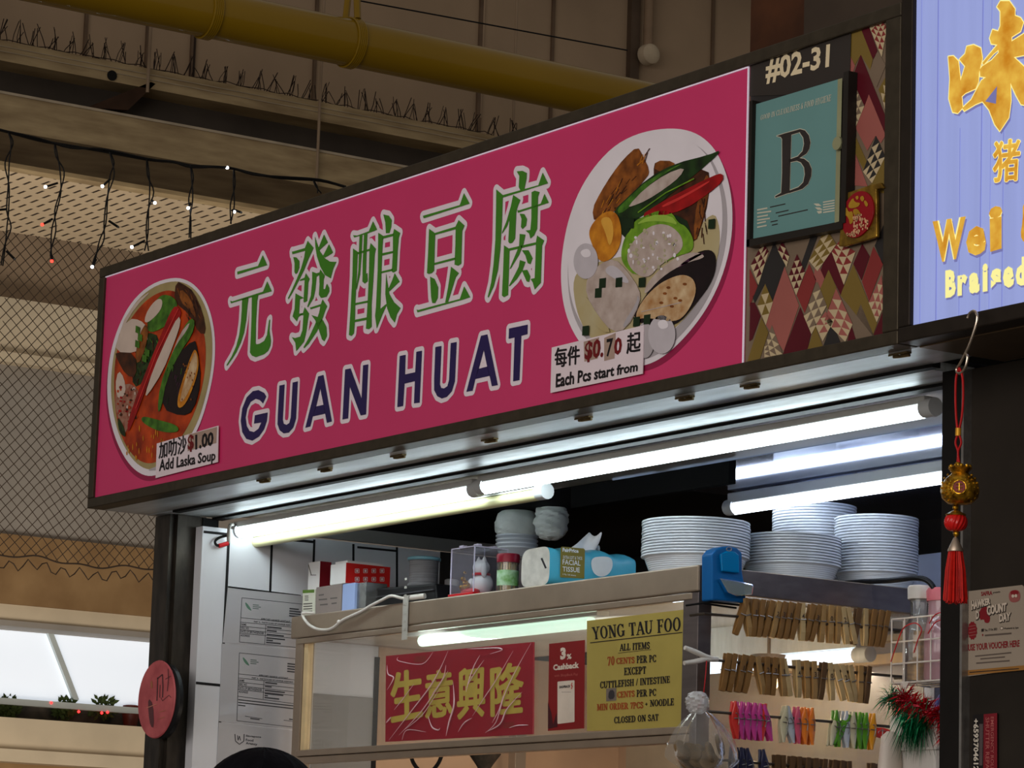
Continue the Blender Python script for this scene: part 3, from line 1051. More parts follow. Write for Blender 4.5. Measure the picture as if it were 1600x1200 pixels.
# ---- printed bowl of clear soup
F = {n: mat('print_' + n, c, .3, 0, v, s, var2=v2) for n, c, v, s, v2 in (
    ('shadow', (150, 32, 74), .05, 10, None), ('porcelain', (232, 224, 230), .05, 9, None), ('porcelain_grey', (176, 168, 172), .08, 9, None),
    ('broth', (168, 150, 104), .15, 14, (188, 176, 140)), ('brown_skin', (138, 78, 28), .4, 40, (84, 42, 14)), ('dark_brown', (70, 34, 16), .5, 40, (40, 20, 12)),
    ('okra', (34, 62, 22), .3, 30, (18, 30, 14)), ('paste', (192, 176, 168), .08, 40, (170, 150, 140)), ('chili', (170, 18, 22), .12, 25, (120, 10, 14)),
    ('pumpkin', (206, 136, 34), .2, 35, (170, 96, 20)), ('gourd', (118, 160, 40), .2, 40, (84, 128, 28)), ('fishball', (196, 188, 194), .05, 30, None),
    ('cherry', (206, 52, 50), .1, 30, None), ('amber_hi', (222, 164, 64), .1, 30, None), ('gourd_pale', (176, 168, 136), .1, 30, None), ('gourd_hi', (150, 186, 70), .1, 30, None), ('plum', (70, 34, 60), .2, 30, None), ('eggplant', (26, 14, 18), .3, 30, None), ('eggplant_flesh', (206, 180, 142), .1, 40, (170, 120, 70)), ('chive', (22, 42, 20), .2, 20, None),
    ('soup', (180, 64, 18), .3, 22, (128, 36, 12)), ('khaki', (164, 146, 100), .15, 14, None), ('tofu', (206, 186, 172), .06, 20, None),
    ('herb', (36, 58, 20), .5, 60, (20, 22, 12)), ('cucumber', (74, 122, 34), .3, 40, (38, 74, 20)), ('sediment', (110, 40, 24), .5, 70, (170, 130, 110)))}
FK = list(F)
FM = [F[k] for k in FK]


def fi(n): return FK.index(n)


A = Art(1, YP).frame(850, 180, 2.7286)
OUT = [(545, 53), (640, 70), (710, 120), (755, 190), (790, 290), (805, 400), (800, 530), (770, 660), (720, 780), (650, 890), (560, 990), (480, 1050), (400, 1075), (320, 1080), (240, 1060), (165, 990), (110, 900), (80, 800), (70, 680), (80, 560), (105, 440), (150, 320), (220, 210), (310, 120), (420, 70)]
A.smooth([(x + 12, y + 22) for x, y in OUT], fi('shadow'), 1)
A.smooth(OUT, fi('porcelain'), 2)
A.smooth([(x * .93 + 34, y * .93 + 48) for x, y in OUT], fi('porcelain_grey'), 3)
A.smooth([(x * .9 + 38, y * .9 + 40) for x, y in OUT], fi('porcelain'), 4)
A.smooth([(120, 690), (180, 640), (330, 600), (600, 560), (720, 400), (752, 480), (745, 600), (700, 720), (620, 850), (500, 960), (380, 1010), (250, 1000), (180, 930), (135, 830)], fi('broth'), 5)
A.smooth([(475, 193), (555, 195), (560, 240), (700, 225), (708, 300), (690, 420), (640, 565), (560, 500), (480, 450), (465, 240)], fi('dark_brown'), 6, 1)
A.smooth([(700, 240), (705, 320), (680, 430), (640, 560), (640, 440), (670, 300)], fi('brown_skin'), 7, 1)
A.smooth([(475, 193), (555, 195), (558, 235), (470, 240)], fi('brown_skin'), 7, 1)
A.smooth([(398, 132), (420, 170), (450, 235), (440, 265), (330, 385), (300, 410), (215, 460), (205, 400), (240, 330), (290, 250), (340, 185)], fi('brown_skin'), 7, 1)
A.smooth([(300, 380), (330, 430), (450, 440), (600, 420), (640, 540), (420, 560), (330, 520), (300, 430)], fi('chive'), 7, 1)
A.smooth([(760, 145), (700, 170), (560, 205), (450, 262), (340, 365), (298, 405), (318, 430), (350, 440), (400, 440), (440, 415), (600, 290), (700, 205)], fi('okra'), 8, 1)
A.smooth([(610, 195), (450, 268), (340, 372), (312, 400), (320, 425), (380, 380), (430, 310), (520, 245)], fi('cucumber'), 9, 1)
A.smooth([(602, 220), (520, 250), (430, 312), (358, 388), (372, 390), (440, 362), (520, 310), (580, 262)], fi('paste'), 10, 1)
A.smooth([(762, 246), (720, 258), (600, 318), (500, 370), (405, 432), (480, 436), (600, 402), (700, 335), (764, 280)], fi('chili'), 9, 1)
A.smooth([(262, 408), (310, 412), (332, 480), (325, 560), (285, 618), (235, 628), (208, 560), (187, 500), (213, 450)], fi('pumpkin'), 9)
A.smooth([(370, 490), (385, 450), (440, 425), (490, 405), (545, 412), (572, 460), (605, 472), (640, 530), (632, 585), (560, 600), (400, 695), (338, 640), (326, 590), (343, 520)], fi('gourd'), 9)
A.smooth([(395, 515), (470, 462), (540, 468), (592, 520), (590, 580), (500, 632), (440, 702), (368, 660), (348, 590)], fi('paste'), 10)
A.smooth([(700, 565), (738, 600), (722, 700), (650, 800), (560, 905), (440, 895), (370, 870), (430, 770), (500, 680), (600, 610)], fi('eggplant'), 9)
A.smooth([(645, 580), (698, 605), (600, 630), (500, 690), (425, 775), (435, 720), (500, 650), (580, 598)], fi('paste'), 10)
A.smooth([(600, 678), (642, 700), (650, 760), (612, 842), (560, 885), (440, 862), (385, 872), (410, 800), (480, 725), (550, 688)], fi('eggplant_flesh'), 11)
A.smooth([(300, 610), (352, 660), (407, 740), (412, 800), (352, 912), (290, 925), (230, 855), (178, 765), (183, 690), (240, 632)], fi('paste'), 10, 1)
A.smooth([(178, 765), (230, 855), (290, 925), (250, 925), (186, 860), (172, 800)], fi('broth'), 11, 1)
A.smooth([(250, 660), (300, 630), (380, 725), (300, 700)], fi('fishball'), 11)
A.smooth([(330, 900), (395, 800), (400, 760), (410, 800), (352, 905)], fi('porcelain_grey'), 11)
A.oval(178, 622, 52, 76, fi('fishball'), 11)
A.oval(430, 960, 40, 76, fi('porcelain_grey'), 10)
A.oval(502, 935, 58, 82, fi('fishball'), 11)
for x, y in ((250, 715), (232, 757), (320, 712), (715, 463), (178, 918), (370, 462), (440, 870), (395, 880), (418, 712)):
    A.poly([(x - 14, y - 18), (x + 14, y - 22), (x + 12, y + 20), (x - 16, y + 22)], fi('chive'), 12)
for x, y in ((530, 735), (560, 780), (600, 720), (500, 800), (545, 815), (580, 790), (515, 760)):
    A.oval(x, y, 9, 6, fi('brown_skin'), 12, 8)
A.line([(415, 838), (585, 798)], 4, fi('paste'), 12)
random.seed(8)
for _ in range(26):      # wrinkles of the fried bean skin, as printed
    x, y = random.uniform(225, 430), 0
    y = 470 - (x - 215) * 1.25 + random.uniform(-45, 30)
    if x < 235 or y < 165: continue
    A.line([(x, y), (x + random.uniform(10, 26), y - random.uniform(20, 44))], random.uniform(2, 5), fi('dark_brown') if random.random() < .6 else fi('pumpkin'), 8)
for _ in range(12):
    x, y = random.uniform(650, 690), random.uniform(280, 520)
    A.line([(x, y), (x + random.uniform(-10, 10), y + random.uniform(20, 50))], random.uniform(2, 5), fi('dark_brown'), 8)
A.smooth([(500, 385), (600, 338), (710, 275), (700, 290), (600, 350), (510, 394)], fi('cherry'), 10, 1)
A.smooth([(235, 440), (285, 430), (300, 500), (280, 570), (262, 500)], fi('amber_hi'), 10)
A.smooth([(150, 580), (190, 565), (205, 600), (170, 610)], fi('porcelain'), 12)
A.smooth([(480, 880), (520, 868), (535, 905), (495, 915)], fi('porcelain'), 12)
for _ in range(60):
    t, r_ = random.uniform(0, 6.28), random.uniform(0, 1) ** .5
    A.oval(472 + 112 * r_ * math.cos(t), 578 + 98 * r_ * math.sin(t), random.uniform(3, 8), random.uniform(4, 10), fi('porcelain') if random.random() < .5 else fi('gourd_pale'), 11, 8)
A.smooth([(385, 470), (450, 425), (540, 425), (575, 470), (530, 455), (450, 450)], fi('gourd_hi'), 10, 1)
A.line([(640, 270), (520, 330), (400, 415)], 5, fi('gourd'), 11)
A.smooth([(600, 620), (660, 590), (690, 585), (640, 612), (560, 660)], fi('plum'), 10, 1)
A.mb.build('soup_bowl_picture', FM, SG)

# ---- printed bowl of red curry soup
A = Art(1, YP).frame(140, 410, 3.3333)
OUT = [(440, 75), (520, 95), (580, 150), (625, 240), (650, 350), (655, 460), (645, 580), (615, 720), (570, 860), (500, 980), (430, 1060), (350, 1112), (280, 1112), (210, 1060), (150, 960), (110, 840), (90, 700), (95, 560), (115, 440), (155, 320), (220, 200), (320, 110)]
A.smooth([(x - 6, y + 26) for x, y in OUT], fi('shadow'), 1)
A.smooth(OUT, fi('porcelain'), 2)
A.smooth([(x * .94 + 25, y * .95 + 22) for x, y in OUT], fi('khaki'), 3)
A.smooth([(410, 140), (480, 165), (560, 260), (602, 380), (607, 520), (582, 680), (532, 820), (460, 940), (370, 1035), (290, 1052), (215, 1000), (157, 890), (132, 760), (126, 600), (138, 460), (190, 330), (260, 230), (330, 170)], fi('soup'), 4)
A.smooth([(140, 640), (230, 630), (270, 700), (200, 860), (180, 900), (130, 760)], fi('sediment'), 5, 1)
A.smooth([(150, 560), (180, 600), (190, 680), (150, 720), (132, 640)], fi('tofu'), 6, 1)
A.smooth([(450, 95), (500, 120), (540, 150), (590, 260), (608, 370), (570, 372), (520, 270), (438, 205)], fi('dark_brown'), 6, 1)
A.smooth([(470, 130), (530, 190), (560, 300), (520, 250), (470, 200)], fi('brown_skin'), 7, 1)
A.smooth([(235, 375), (345, 365), (365, 420), (310, 560), (250, 660), (215, 610), (250, 480)], fi('herb'), 5, 1)
A.smooth([(205, 293), (262, 298), (305, 340), (300, 420), (240, 472), (133, 466), (150, 380)], fi('tofu'), 7, 1)
A.smooth([(133, 466), (240, 472), (245, 600), (190, 590), (140, 500)], fi('dark_brown'), 7, 1)
A.smooth([(280, 320), (310, 340), (290, 450), (250, 540), (235, 470)], fi('brown_skin'), 8, 1)
A.smooth([(370, 163), (440, 178), (462, 230), (420, 320), (310, 375), (297, 320), (320, 240)], fi('cucumber'), 8)
A.smooth([(350, 188), (382, 193), (372, 250), (310, 312), (282, 312), (300, 250)], fi('tofu'), 9)
A.smooth([(450, 222), (478, 250), (472, 290), (420, 360), (330, 560), (240, 800), (198, 895), (198, 830), (260, 650), (370, 380), (420, 258)], fi('chili'), 9, 1)
A.smooth([(462, 275), (477, 310), (440, 420), (380, 570), (300, 695), (288, 690), (330, 560), (400, 400)], fi('tofu'), 10, 1)
A.smooth([(545, 395), (562, 450), (582, 620), (540, 775), (480, 802), (375, 762), (385, 620), (440, 500)], fi('eggplant'), 9, 1)
A.smooth([(530, 287), (550, 310), (532, 380), (470, 470), (400, 610), (372, 765), (352, 782), (366, 640), (425, 480), (488, 340)], fi('cucumber'), 10, 1)
A.smooth([(525, 305), (510, 350), (450, 430), (420, 500), (470, 370)], fi('paste'), 11, 1)
A.smooth([(552, 443), (572, 520), (552, 620), (500, 742), (458, 765), (458, 700), (488, 600), (530, 480)], fi('pumpkin'), 11)
A.smooth([(552, 460), (565, 520), (545, 610), (495, 715), (470, 730), (475, 690), (500, 600), (535, 490)], fi('eggplant_flesh'), 12)
A.smooth([(273, 798), (350, 818), (462, 848), (462, 888), (360, 882), (268, 832)], fi('cucumber'), 9)
A.smooth([(145, 800), (175, 850), (190, 910), (165, 900), (148, 860)], fi('herb'), 9, 1)
for x, y in ((250, 350), (262, 390), (248, 425), (300, 470), (285, 500)):
    A.poly([(x - 10, y - 22), (x + 12, y - 12), (x + 10, y + 22), (x - 12, y + 14)], fi('cucumber'), 12)
random.seed(3)
for _ in range(26):
    x, y = random.uniform(190, 420), random.uniform(860, 1020)
    A.oval(x, y, 3, random.uniform(8, 20), fi('pumpkin'), 6, 6)
for _ in range(22):
    x, y = random.uniform(455, 590), random.uniform(120, 350)
    if abs((x - 450) - (y - 95) * .52) < 50: A.line([(x, y), (x + random.uniform(4, 14), y + random.uniform(14, 40))], random.uniform(2, 5), fi('brown_skin') if random.random() < .5 else fi('eggplant'), 8)
for _ in range(40):
    A.oval(random.uniform(145, 250), random.uniform(650, 830), random.uniform(3, 9), random.uniform(4, 10), fi(random.choice(('dark_brown', 'tofu', 'soup', 'chili'))), 7, 7)
for _ in range(26):
    x, y = random.uniform(240, 350), random.uniform(390, 620)
    A.line([(x, y), (x + random.uniform(-14, 14), y + random.uniform(16, 40))], random.uniform(3, 7), fi(random.choice(('cucumber', 'chive', 'dark_brown'))), 7)
for _ in range(16):
    x, y = random.uniform(390, 480), random.uniform(560, 770)
    A.line([(x, y), (x + random.uniform(2, 10), y - random.uniform(16, 40))], random.uniform(2, 4), fi(random.choice(('plum', 'cucumber', 'chive'))), 10)
A.line([(462, 240), (350, 470), (240, 760)], 5, fi('cherry'), 11)
for _ in range(14):
    A.oval(random.uniform(480, 550), random.uniform(520, 720), 3, 6, fi('brown_skin'), 13, 6)
A.smooth([(150, 470), (160, 330), (240, 205), (330, 140), (240, 230), (175, 340)], fi('tofu'), 5, 1)
A.smooth([(560, 900), (470, 1010), (360, 1080), (290, 1085), (380, 1050), (480, 960)], fi('porcelain_grey'), 5, 1)
A.mb.build('curry_bowl_picture', FM, SG)

# ---- price stickers on the sign
black_ink = mat('black_print', (26, 22, 26), .5, 0, .1, 20)
red_ink = mat('dark_red_print', (112, 22, 26), .5, 0, .1, 20)
patch = mat('tan_sticker_patch', (172, 146, 132), .5, 0, .1, 20)
paper_pink = mat('pale_pink_sticker', (232, 216, 222), .45, 0, .03, 20)
TH = -.0056


def plate(pts, ax, val, th, name, m, parent=None, **kw):
    """a thin sheet with real thickness whose face lies on the given plane"""
    P = [at(x, y, ax, val) for x, y in pts]
    d = [0, 0, 0]
    d[ax] = th
    return MB().prism(P, d)


def sticker(name, label, cat, pts, ax, val, th, m, group=None):
    P = [at(x, y, ax, val) for x, y in pts]
    c = sum(P, Vector()) / len(P)
    T = thing(name, label, cat, c, group)
    d = [0, 0, 0]
    d[ax] = th
    MB().prism(P, d).build('sheet', m, T)
    return T


YK = YP - .0062
T = sticker('price_sticker', 'pink price sticker reading Add Laska Soup below the curry bowl', 'sticker', [(245, 693), (341, 665), (340, 722), (243, 747)], 1, YK, .0014, paper_pink)
A = Art(1, YK)
A.poly([(295, 679), (339, 667), (338, 692), (293, 705)], 2, 1)
A.fat(txt('加叻沙'), [(249, 692), (291, 679), (291, 708), (248, 717)], 0, 2, .35)
A.text(txt('$', .03), [(293, 680), (303, 678), (303, 705), (293, 707)], 1, 2)
A.text(txt('1.00', .035), [(305, 679), (334, 674), (333, 696), (305, 703)], 0, 2)
A.text(txt('Add Laska Soup', .025), [(249, 718), (337, 703), (336, 724), (248, 742)], 0, 2)
A.mb.build('lettering', [black_ink, red_ink, patch], T)
T = sticker('price_sticker', 'pink price sticker reading Each Pcs start from, below the clear soup bowl', 'sticker', [(862, 543), (1006, 508), (1004, 584), (860, 614)], 1, YK, .0014, paper_pink)
A = Art(1, YK)
A.poly([(912, 534), (936, 527), (934, 560), (913, 565)], 2, 1)
A.poly([(944, 528), (962, 520), (960, 560), (944, 564)], 2, 1)
A.fat(txt('每件'), [(867, 544), (906, 539), (905, 568), (867, 575)], 0, 2, .5)
A.text(txt('$0.', .035), [(914, 534), (944, 527), (942, 562), (913, 567)], 1, 2)
A.text(txt('7', .02), [(948, 530), (958, 528), (956, 556), (947, 558)], 0, 2)
A.text(txt('0', .035), [(960, 528), (972, 526), (971, 553), (959, 556)], 1, 2)
A.fat(txt('起'), [(980, 521), (1001, 517), (1000, 549), (979, 553)], 0, 2, .5)
A.text(txt('Each Pcs start from', .03), [(869, 584), (997, 565), (996, 580), (868, 606)], 0, 2)
A.mb.build('lettering', [black_ink, red_ink, patch], T)

# ---- pattern panel with the unit number
PC = dict(M=(84, 16, 28), O=(120, 98, 44), P=(158, 90, 82), R=(132, 48, 46), D=(44, 41, 40), G=(120, 102, 84), C=(192, 172, 136))
PK = list(PC)
PMM = [mat('pattern_' + {'M': 'maroon', 'O': 'olive', 'P': 'dusty_pink', 'R': 'brick', 'D': 'charcoal', 'G': 'taupe', 'C': 'cream'}[k], PC[k], .4, 0, .05, 12) for k in PK]
A = Art(1, YP + .002)
A.poly([(1170, 97), (1386, 29), (1383, 529), (1162, 566)], PK.index('G'), -1)


def big(c, *pts): A.poly(pts, PK.index(c), 1)


def check(c, t, r, bo, l, n=3):
    t, r, bo, l = map(Vector, (t, r, bo, l))
    for i in range(n):
        for j in range(n):
            f = lambda u, v: t + (r - t) * (u / n) + (l - t) * (v / n) + (bo - r - l + t) * (u / n) * (v / n)
            p, q, s_, u = f(i, j), f(i + 1, j), f(i + 1, j + 1), f(i, j + 1)
            A.poly([p, q, u], PK.index(c), 2)
            A.poly([q, s_, u], PK.index('C'), 2)


A.frame(1150, 300, 4.285)
big('D', (255, 335), (328, 490), (243, 732), (195, 610), (125, 745), (110, 700))
big('M', (95, 740), (125, 740), (165, 830), (110, 985), (88, 1000))
big('P', (325, 500), (422, 760), (320, 1065), (200, 890), (245, 735))
big('M', (430, 770), (502, 950), (475, 1066), (313, 1087))
big('R', (490, 480), (537, 590), (460, 812), (405, 690))
big('P', (540, 462), (592, 580), (560, 660), (520, 560))
big('M', (625, 365), (725, 620), (700, 692), (620, 520), (592, 580), (568, 520))
big('O', (620, 520), (672, 640), (615, 787), (563, 650))
big('O', (785, 483), (945, 880), (915, 962), (698, 690))
big('D', (640, 868), (702, 1012), (583, 1034))
big('G', (835, 750), (922, 960), (800, 987), (780, 890))
big('M', (845, 345), (895, 430), (840, 592), (785, 480))
big('R', (920, 365), (985, 480), (890, 732), (843, 600))
big('D', (1000, 190), (1000, 490), (980, 480), (928, 360))
big('O', (530, 895), (582, 1034), (475, 1064))
big('O', (170, 840), (217, 940), (160, 1117), (75, 1135))
big('R', (90, 510), (145, 630), (90, 770))
big('D', (510, 270), (560, 262), (460, 520), (420, 530))
big('M', (985, 790), (985, 955), (918, 964))
big('M', (770, 890), (803, 985), (745, 1000))
for a in (('M', (180, 335), (218, 400), (150, 622), (98, 490)), ('M', (310, 325), (357, 430), (338, 502), (280, 390), 2), ('M', (408, 415), (462, 535), (403, 692), (353, 560)),
          ('O', (195, 615), (247, 735), (200, 892), (143, 760), 2), ('O', (600, 240), (672, 350), (545, 530), (488, 460)), ('R', (690, 330), (800, 400), (722, 622), (640, 400)),
          ('G', (545, 600), (607, 760), (505, 952), (453, 830)), ('P', (670, 645), (780, 885), (732, 1004), (592, 860)), ('P', (975, 555), (992, 760), (942, 872), (888, 740)),
          ('G', (240, 890), (312, 1085), (190, 1108), (190, 1035)), ('P', (600, 800), (650, 870), (580, 1000), (530, 890), 2)):
    check(*a)
A.frame(1150, 20, 4.0)
big('D', (95, 305), (710, 105), (700, 1085), (80, 1200))
big('O', (775, 85), (855, 290), (838, 360), (780, 262), (742, 330), (700, 240), (705, 120))
big('M', (775, 82), (822, 62), (885, 240), (855, 292))
big('P', (703, 245), (745, 330), (722, 402), (700, 370))
big('M', (780, 262), (935, 650), (935, 760), (830, 510), (800, 592), (750, 470), (695, 592), (697, 480))
big('G', (885, 232), (935, 330), (878, 468), (833, 370))
big('O', (935, 400), (940, 610), (890, 480))
big('O', (715, 700), (822, 940), (800, 985), (745, 880), (690, 1012), (692, 760))
big('P', (830, 508), (935, 765), (905, 815), (872, 770), (820, 862), (748, 720))
big('P', (745, 878), (822, 1085), (680, 1075), (688, 1010))
big('O', (850, 1060), (930, 900), (935, 1130), (800, 1110))
check('R', (885, 30), (945, 90), (910, 278), (822, 60), 4)
check('G', (750, 468), (802, 582), (745, 722), (692, 620))
check('D', (875, 768), (932, 900), (850, 1065), (793, 992))
check('O', (935, 400), (945, 520), (932, 610), (905, 500), 2)
A.mb.build('pattern_panel', PMM, SG)
# unit number plate
cream_ink = mat('cream_print', (226, 208, 172), .5, 0, .04, 20)
charcoal_plate = mat('charcoal_plate', (52, 46, 42), .5, 0, .06, 10)
A = Art(1, YP)
A.poly([(1173, 97), (1330, 46), (1327, 145), (1171, 150)], 0, 0)
A.text(txt('#02-31', .03), [(1197, 91), (1297, 68), (1295, 108), (1196, 132)], 1, 1)
A.mb.build('unit_number', [charcoal_plate, cream_ink], SG)

# latches under the sign
for px, py in ((412, 749), (508, 732), (622, 711), (765, 686), (912, 652), (1070, 620), (1172, 601), (1406, 552)):
    c = atz(px, py, ZB)
    m = MB().box(c.x - .022, c.x + .022, c.y - .005, c.y + .005, ZB - .003, ZB)
    m.tube([(c.x - .014, c.y, ZB - .004), (c.x, c.y - .003, ZB - .006), (c.x + .02, c.y + .003, ZB - .005)], .003, 6)
    m.build('latch', mat('aged_brass', (120, 100, 66), .35, .7, .3, 60), SG, True)
m = MB()
random.seed(5)
# ---- certificate frame hung on the pattern panel
YC = YP - .017
CF = thing('certificate_frame', 'teal letter B hygiene certificate in a slim dark frame', 'certificate', aty(1240, 385, YC))
q = [(1171, 158), (1322, 112), (1316, 357), (1166, 386)]
P = [aty(x, y, YC) for x, y in q]
m = MB()
for a, c_, wd in ((P[3], P[2], .012), (P[0], P[3], .008)):
    d = (c_ - a)
    n = Vector((-d.z, 0, d.x)).normalized() * wd * (1 if c_ is P[2] else 1)
    if c_ is P[2]: m.prism([a, c_, c_ + Vector((0, 0, wd)), a + Vector((0, 0, wd))], (0, .018, 0))
    else: m.prism([a, a + Vector((wd, 0, 0)), c_ + Vector((wd, 0, 0)), c_], (0, .018, 0))
a, c_ = aty(1318, 113, YC), aty(1312, 350, YC)
m.prism([a, a + Vector((.013, 0, 0)), c_ + Vector((.013, 0, 0)), c_], (0, .018, 0))
m.build('frame', mat('dark_frame', (40, 36, 32), .45, .2, .1, 20), CF)
A = Art(1, YC + .008)
teal = mat('teal_paper', (104, 146, 144), .5, 0, .06, 5)
A.poly([(1174, 165), (1316, 122), (1311, 346), (1168, 378)], 0, 0)
A.text(serif('GOOD IN CLEANLINESS & FOOD HYGIENE'), [(1189, 180), (1299, 147), (1298, 158), (1188, 188)], 1, 1)
# the big serif B
A.frame(1150, 20, 4.0)
for grow, mi, ly in ((.0012, 1, 1), (0, 2, 2)):
    pieces = [
        [(255, 770), (300, 755), (400, 727), (400, 745), (345, 762), (335, 1110), (330, 1125), (245, 1155), (245, 1146), (282, 1125), (288, 1000), (288, 790), (280, 776)],
        [(400, 727), (430, 735), (455, 765), (465, 810), (458, 850), (440, 880), (400, 905), (330, 932), (330, 918), (385, 898), (415, 865), (425, 820), (420, 780), (400, 750)],
        [(380, 905), (425, 912), (455, 935), (472, 975), (470, 1020), (450, 1070), (415, 1100), (330, 1127), (330, 1113), (390, 1090), (420, 1060), (430, 1010), (425, 965), (405, 935), (380, 925), (330, 935), (340, 920)]]
    for p in pieces:
        if grow: A.outline(p, grow, mi, ly)
        else: A.poly(p, mi, ly)
A.frame(0, 0, 1)
for k, (wd, y) in enumerate(((16, 327), (22, 332), (17, 338), (20, 343), (14, 348), (15, 354))):
    A.poly([(1183, y), (1183 + wd, y - 3), (1183 + wd, y - .8), (1183, y + 2.2)], 1, 1)
for x0, y0, wd in ((1203, 323, 24), (1212, 332, 20), (1216, 337, 46), (1204, 346, 11), (1206, 351, 9)):
    A.poly([(x0, y0), (x0 + wd, y0 - wd * .22), (x0 + wd, y0 - wd * .22 + 1.6), (x0, y0 + 1.6)], 2, 1)
for pts in ([(1271, 318), (1279, 318), (1284, 322), (1276, 322)], [(1273, 324), (1281, 324), (1286, 328), (1278, 328)], [(1276, 330), (1284, 329), (1284, 333), (1279, 334)]):
    A.poly(pts, 1, 1)
for k in range(5):
    A.poly([(1286, 315 + k * 4), (1304, 312 + k * 4), (1304, 314 + k * 4), (1286, 317 + k * 4)], 1, 1)
A.mb.build('certificate_paper', [teal, mat('pale_print', (200, 196, 176), .5), mat('charcoal_print', (50, 44, 42), .5)], CF)
c = aty(1308, 224, YC - .001)
MB().lathe([(.011, -.001), (.011, .004), (.006, .005)], c, 20, 'y').build('thumb_notch', mat('yellowed_plastic', (146, 146, 112), .3), CF)
m = MB()
A2 = Art(1, YC + .006)
A2.poly([(1309, 124), (1316, 122), (1311, 346), (1304, 348)], 0, 0)
A2.mb.build('sleeve_edge', MATS['yellowed_plastic'], CF)

# ---- round red charm in a gold wrapper
YC2 = YP - .012
CHM = thing('lucky_charm', 'round red charm in a gold plastic wrapper beside the letter B certificate', 'charm', aty(1343, 380, YC2))
gold_film = mat('gold_film', (150, 116, 40), .22, .6, .35, 40, .25, var2=(88, 62, 20))
A = Art(1, YC2).frame(1290, 270, 10)


def bump_sheet(pts, name, m_, par, th, ax=1):
    o = MB().prism(pts, [th if i == ax else 0 for i in range(3)])
    return o.build(name, m_, par, bevel=.0015)


A3 = Art(1, YC2).frame(1290, 270, 10)
bump_sheet([A3.p(q) for q in ((260, 330), (560, 235), (680, 190), (860, 150), (905, 235), (790, 260), (800, 620), (800, 1000), (620, 1060), (290, 1150), (200, 1150), (235, 800))], 'wrapper', gold_film, CHM, .006)
A4 = Art(1, YC2 - .003).frame(1290, 270, 10)
m = MB().prism([A4.p((495 + 252 * math.cos(t) - 20 * math.sin(t), 650 + 362 * math.sin(t) - 60 * math.cos(t))) for t in [2 * math.pi * i / 36 for i in range(36)]], (0, .004, 0))
m.build('red_disc', mat('glossy_red_card', (140, 16, 26), .3, 0, .1, 10), CHM, bevel=.001)
A5 = Art(1, YC2 - .0034).frame(1290, 270, 10)
for p in ([(350, 500), (430, 380), (455, 460), (550, 470), (500, 540), (370, 560)], [(280, 640), (320, 520), (360, 620), (420, 590), (440, 750), (380, 820), (360, 700)],
          [(430, 570), (500, 560), (560, 660), (480, 690), (430, 640)], [(460, 380), (500, 350), (520, 390), (490, 430)], [(530, 390), (580, 350), (610, 410), (570, 460)], [(590, 440), (630, 430), (670, 500), (630, 540)]):
    A5.smooth(p, 0, 1, 1)
random.seed(11)
for _ in range(42):
    x, y = random.uniform(440, 660), random.uniform(640, 940)
    if ((x - 495) / 240) ** 2 + ((y - 650) / 340) ** 2 < 1: A5.oval(x, y, random.uniform(10, 20), random.uniform(14, 34), 1, 1, 8)
for _ in range(16):
    A5.oval(random.uniform(330, 460), random.uniform(900, 990), 14, 22, 1, 1, 8)
A5.mb.build('gold_print', [mat('gold_ink', (196, 150, 46), .3, .5, .2, 30), mat('peach_ink', (206, 156, 118), .4, 0, .2, 40)], CHM)

# ================================================================== THE NEIGHBOUR'S LIT SIGN
LS = thing('backlit_sign', 'glowing pale blue wood-print sign with gold lettering beside the pink sign', 'sign', (1.6, YS, ZB))
m = MB()
xl = 1.127
m.box(xl, xl + .027, YS - .004, YS + .085, ZB + .024, ZT + .17)
m.box(xl, 2.4, YS - .004, YS + .04, ZB, ZB + .024)
m.box(xl, 2.4, YS - .004, YS + .10, ZT + .17, ZT + .2)
m.box(xl + .01, 2.4, YS + .085, YS + .1, ZB + .01, ZT + .19)
m.build('sign_frame', mat('dark_bronze_frame', (46, 39, 33), .42, .5, .14, 30), LS, bevel=.002)
lit = mat('lit_blue_wood_print', (140, 152, 206), .35, 0, .06, 7, stretch=(5, 1, .25), emit=(150, 164, 226), es=.62)
nt = lit.node_tree
src = nt.nodes['Principled BSDF'].inputs['Base Color'].links[0].from_socket
nt.links.new(src, nt.nodes['Principled BSDF'].inputs['Emission Color'])
MB().box(xl + .024, 2.39, YS + .004, YS + .01, ZB + .02, ZT + .18).build('lit_panel', lit, LS)
seam = mat('plank_seam_print', (120, 128, 190), .4, emit=(118, 126, 196), es=.55)
A = Art(1, YS + .004)
for (x0, y0), (x1, y1), wd in (((1466, 0), (1462, 505), 1.6), ((1536, 0), (1530, 490), 1.6), ((1568, 200), (1565, 482), 1.0), ((1440, 0), (1437, 510), .7), ((1500, 200), (1498, 498), .7), ((1550, 0), (1545, 488), .6)):
    A.line([(x0, y0), (x1, y1)], wd, 0, 1)
A.mb.build('plank_seams', seam, LS)
gold_lt = mat('lit_gold_letter', (214, 176, 70), .35, 0, .22, 14, stretch=(2, 1, 2), emit=(224, 186, 84), es=.5, var2=(196, 128, 26))
src = gold_lt.node_tree.nodes['Principled BSDF'].inputs['Base Color'].links[0].from_socket
gold_lt.node_tree.links.new(src, gold_lt.node_tree.nodes['Principled BSDF'].inputs['Emission Color'])
pale_lt = mat('lit_pale_edge', (228, 222, 140), .35, 0, .05, 14, emit=(232, 226, 150), es=.7)
shade_lt = mat('printed_shadow', (120, 122, 176), .4, emit=(112, 112, 170), es=.5)
GM = [gold_lt, pale_lt, shade_lt]
A = Art(1, YS + .004).frame(1465, 0, 5.711)
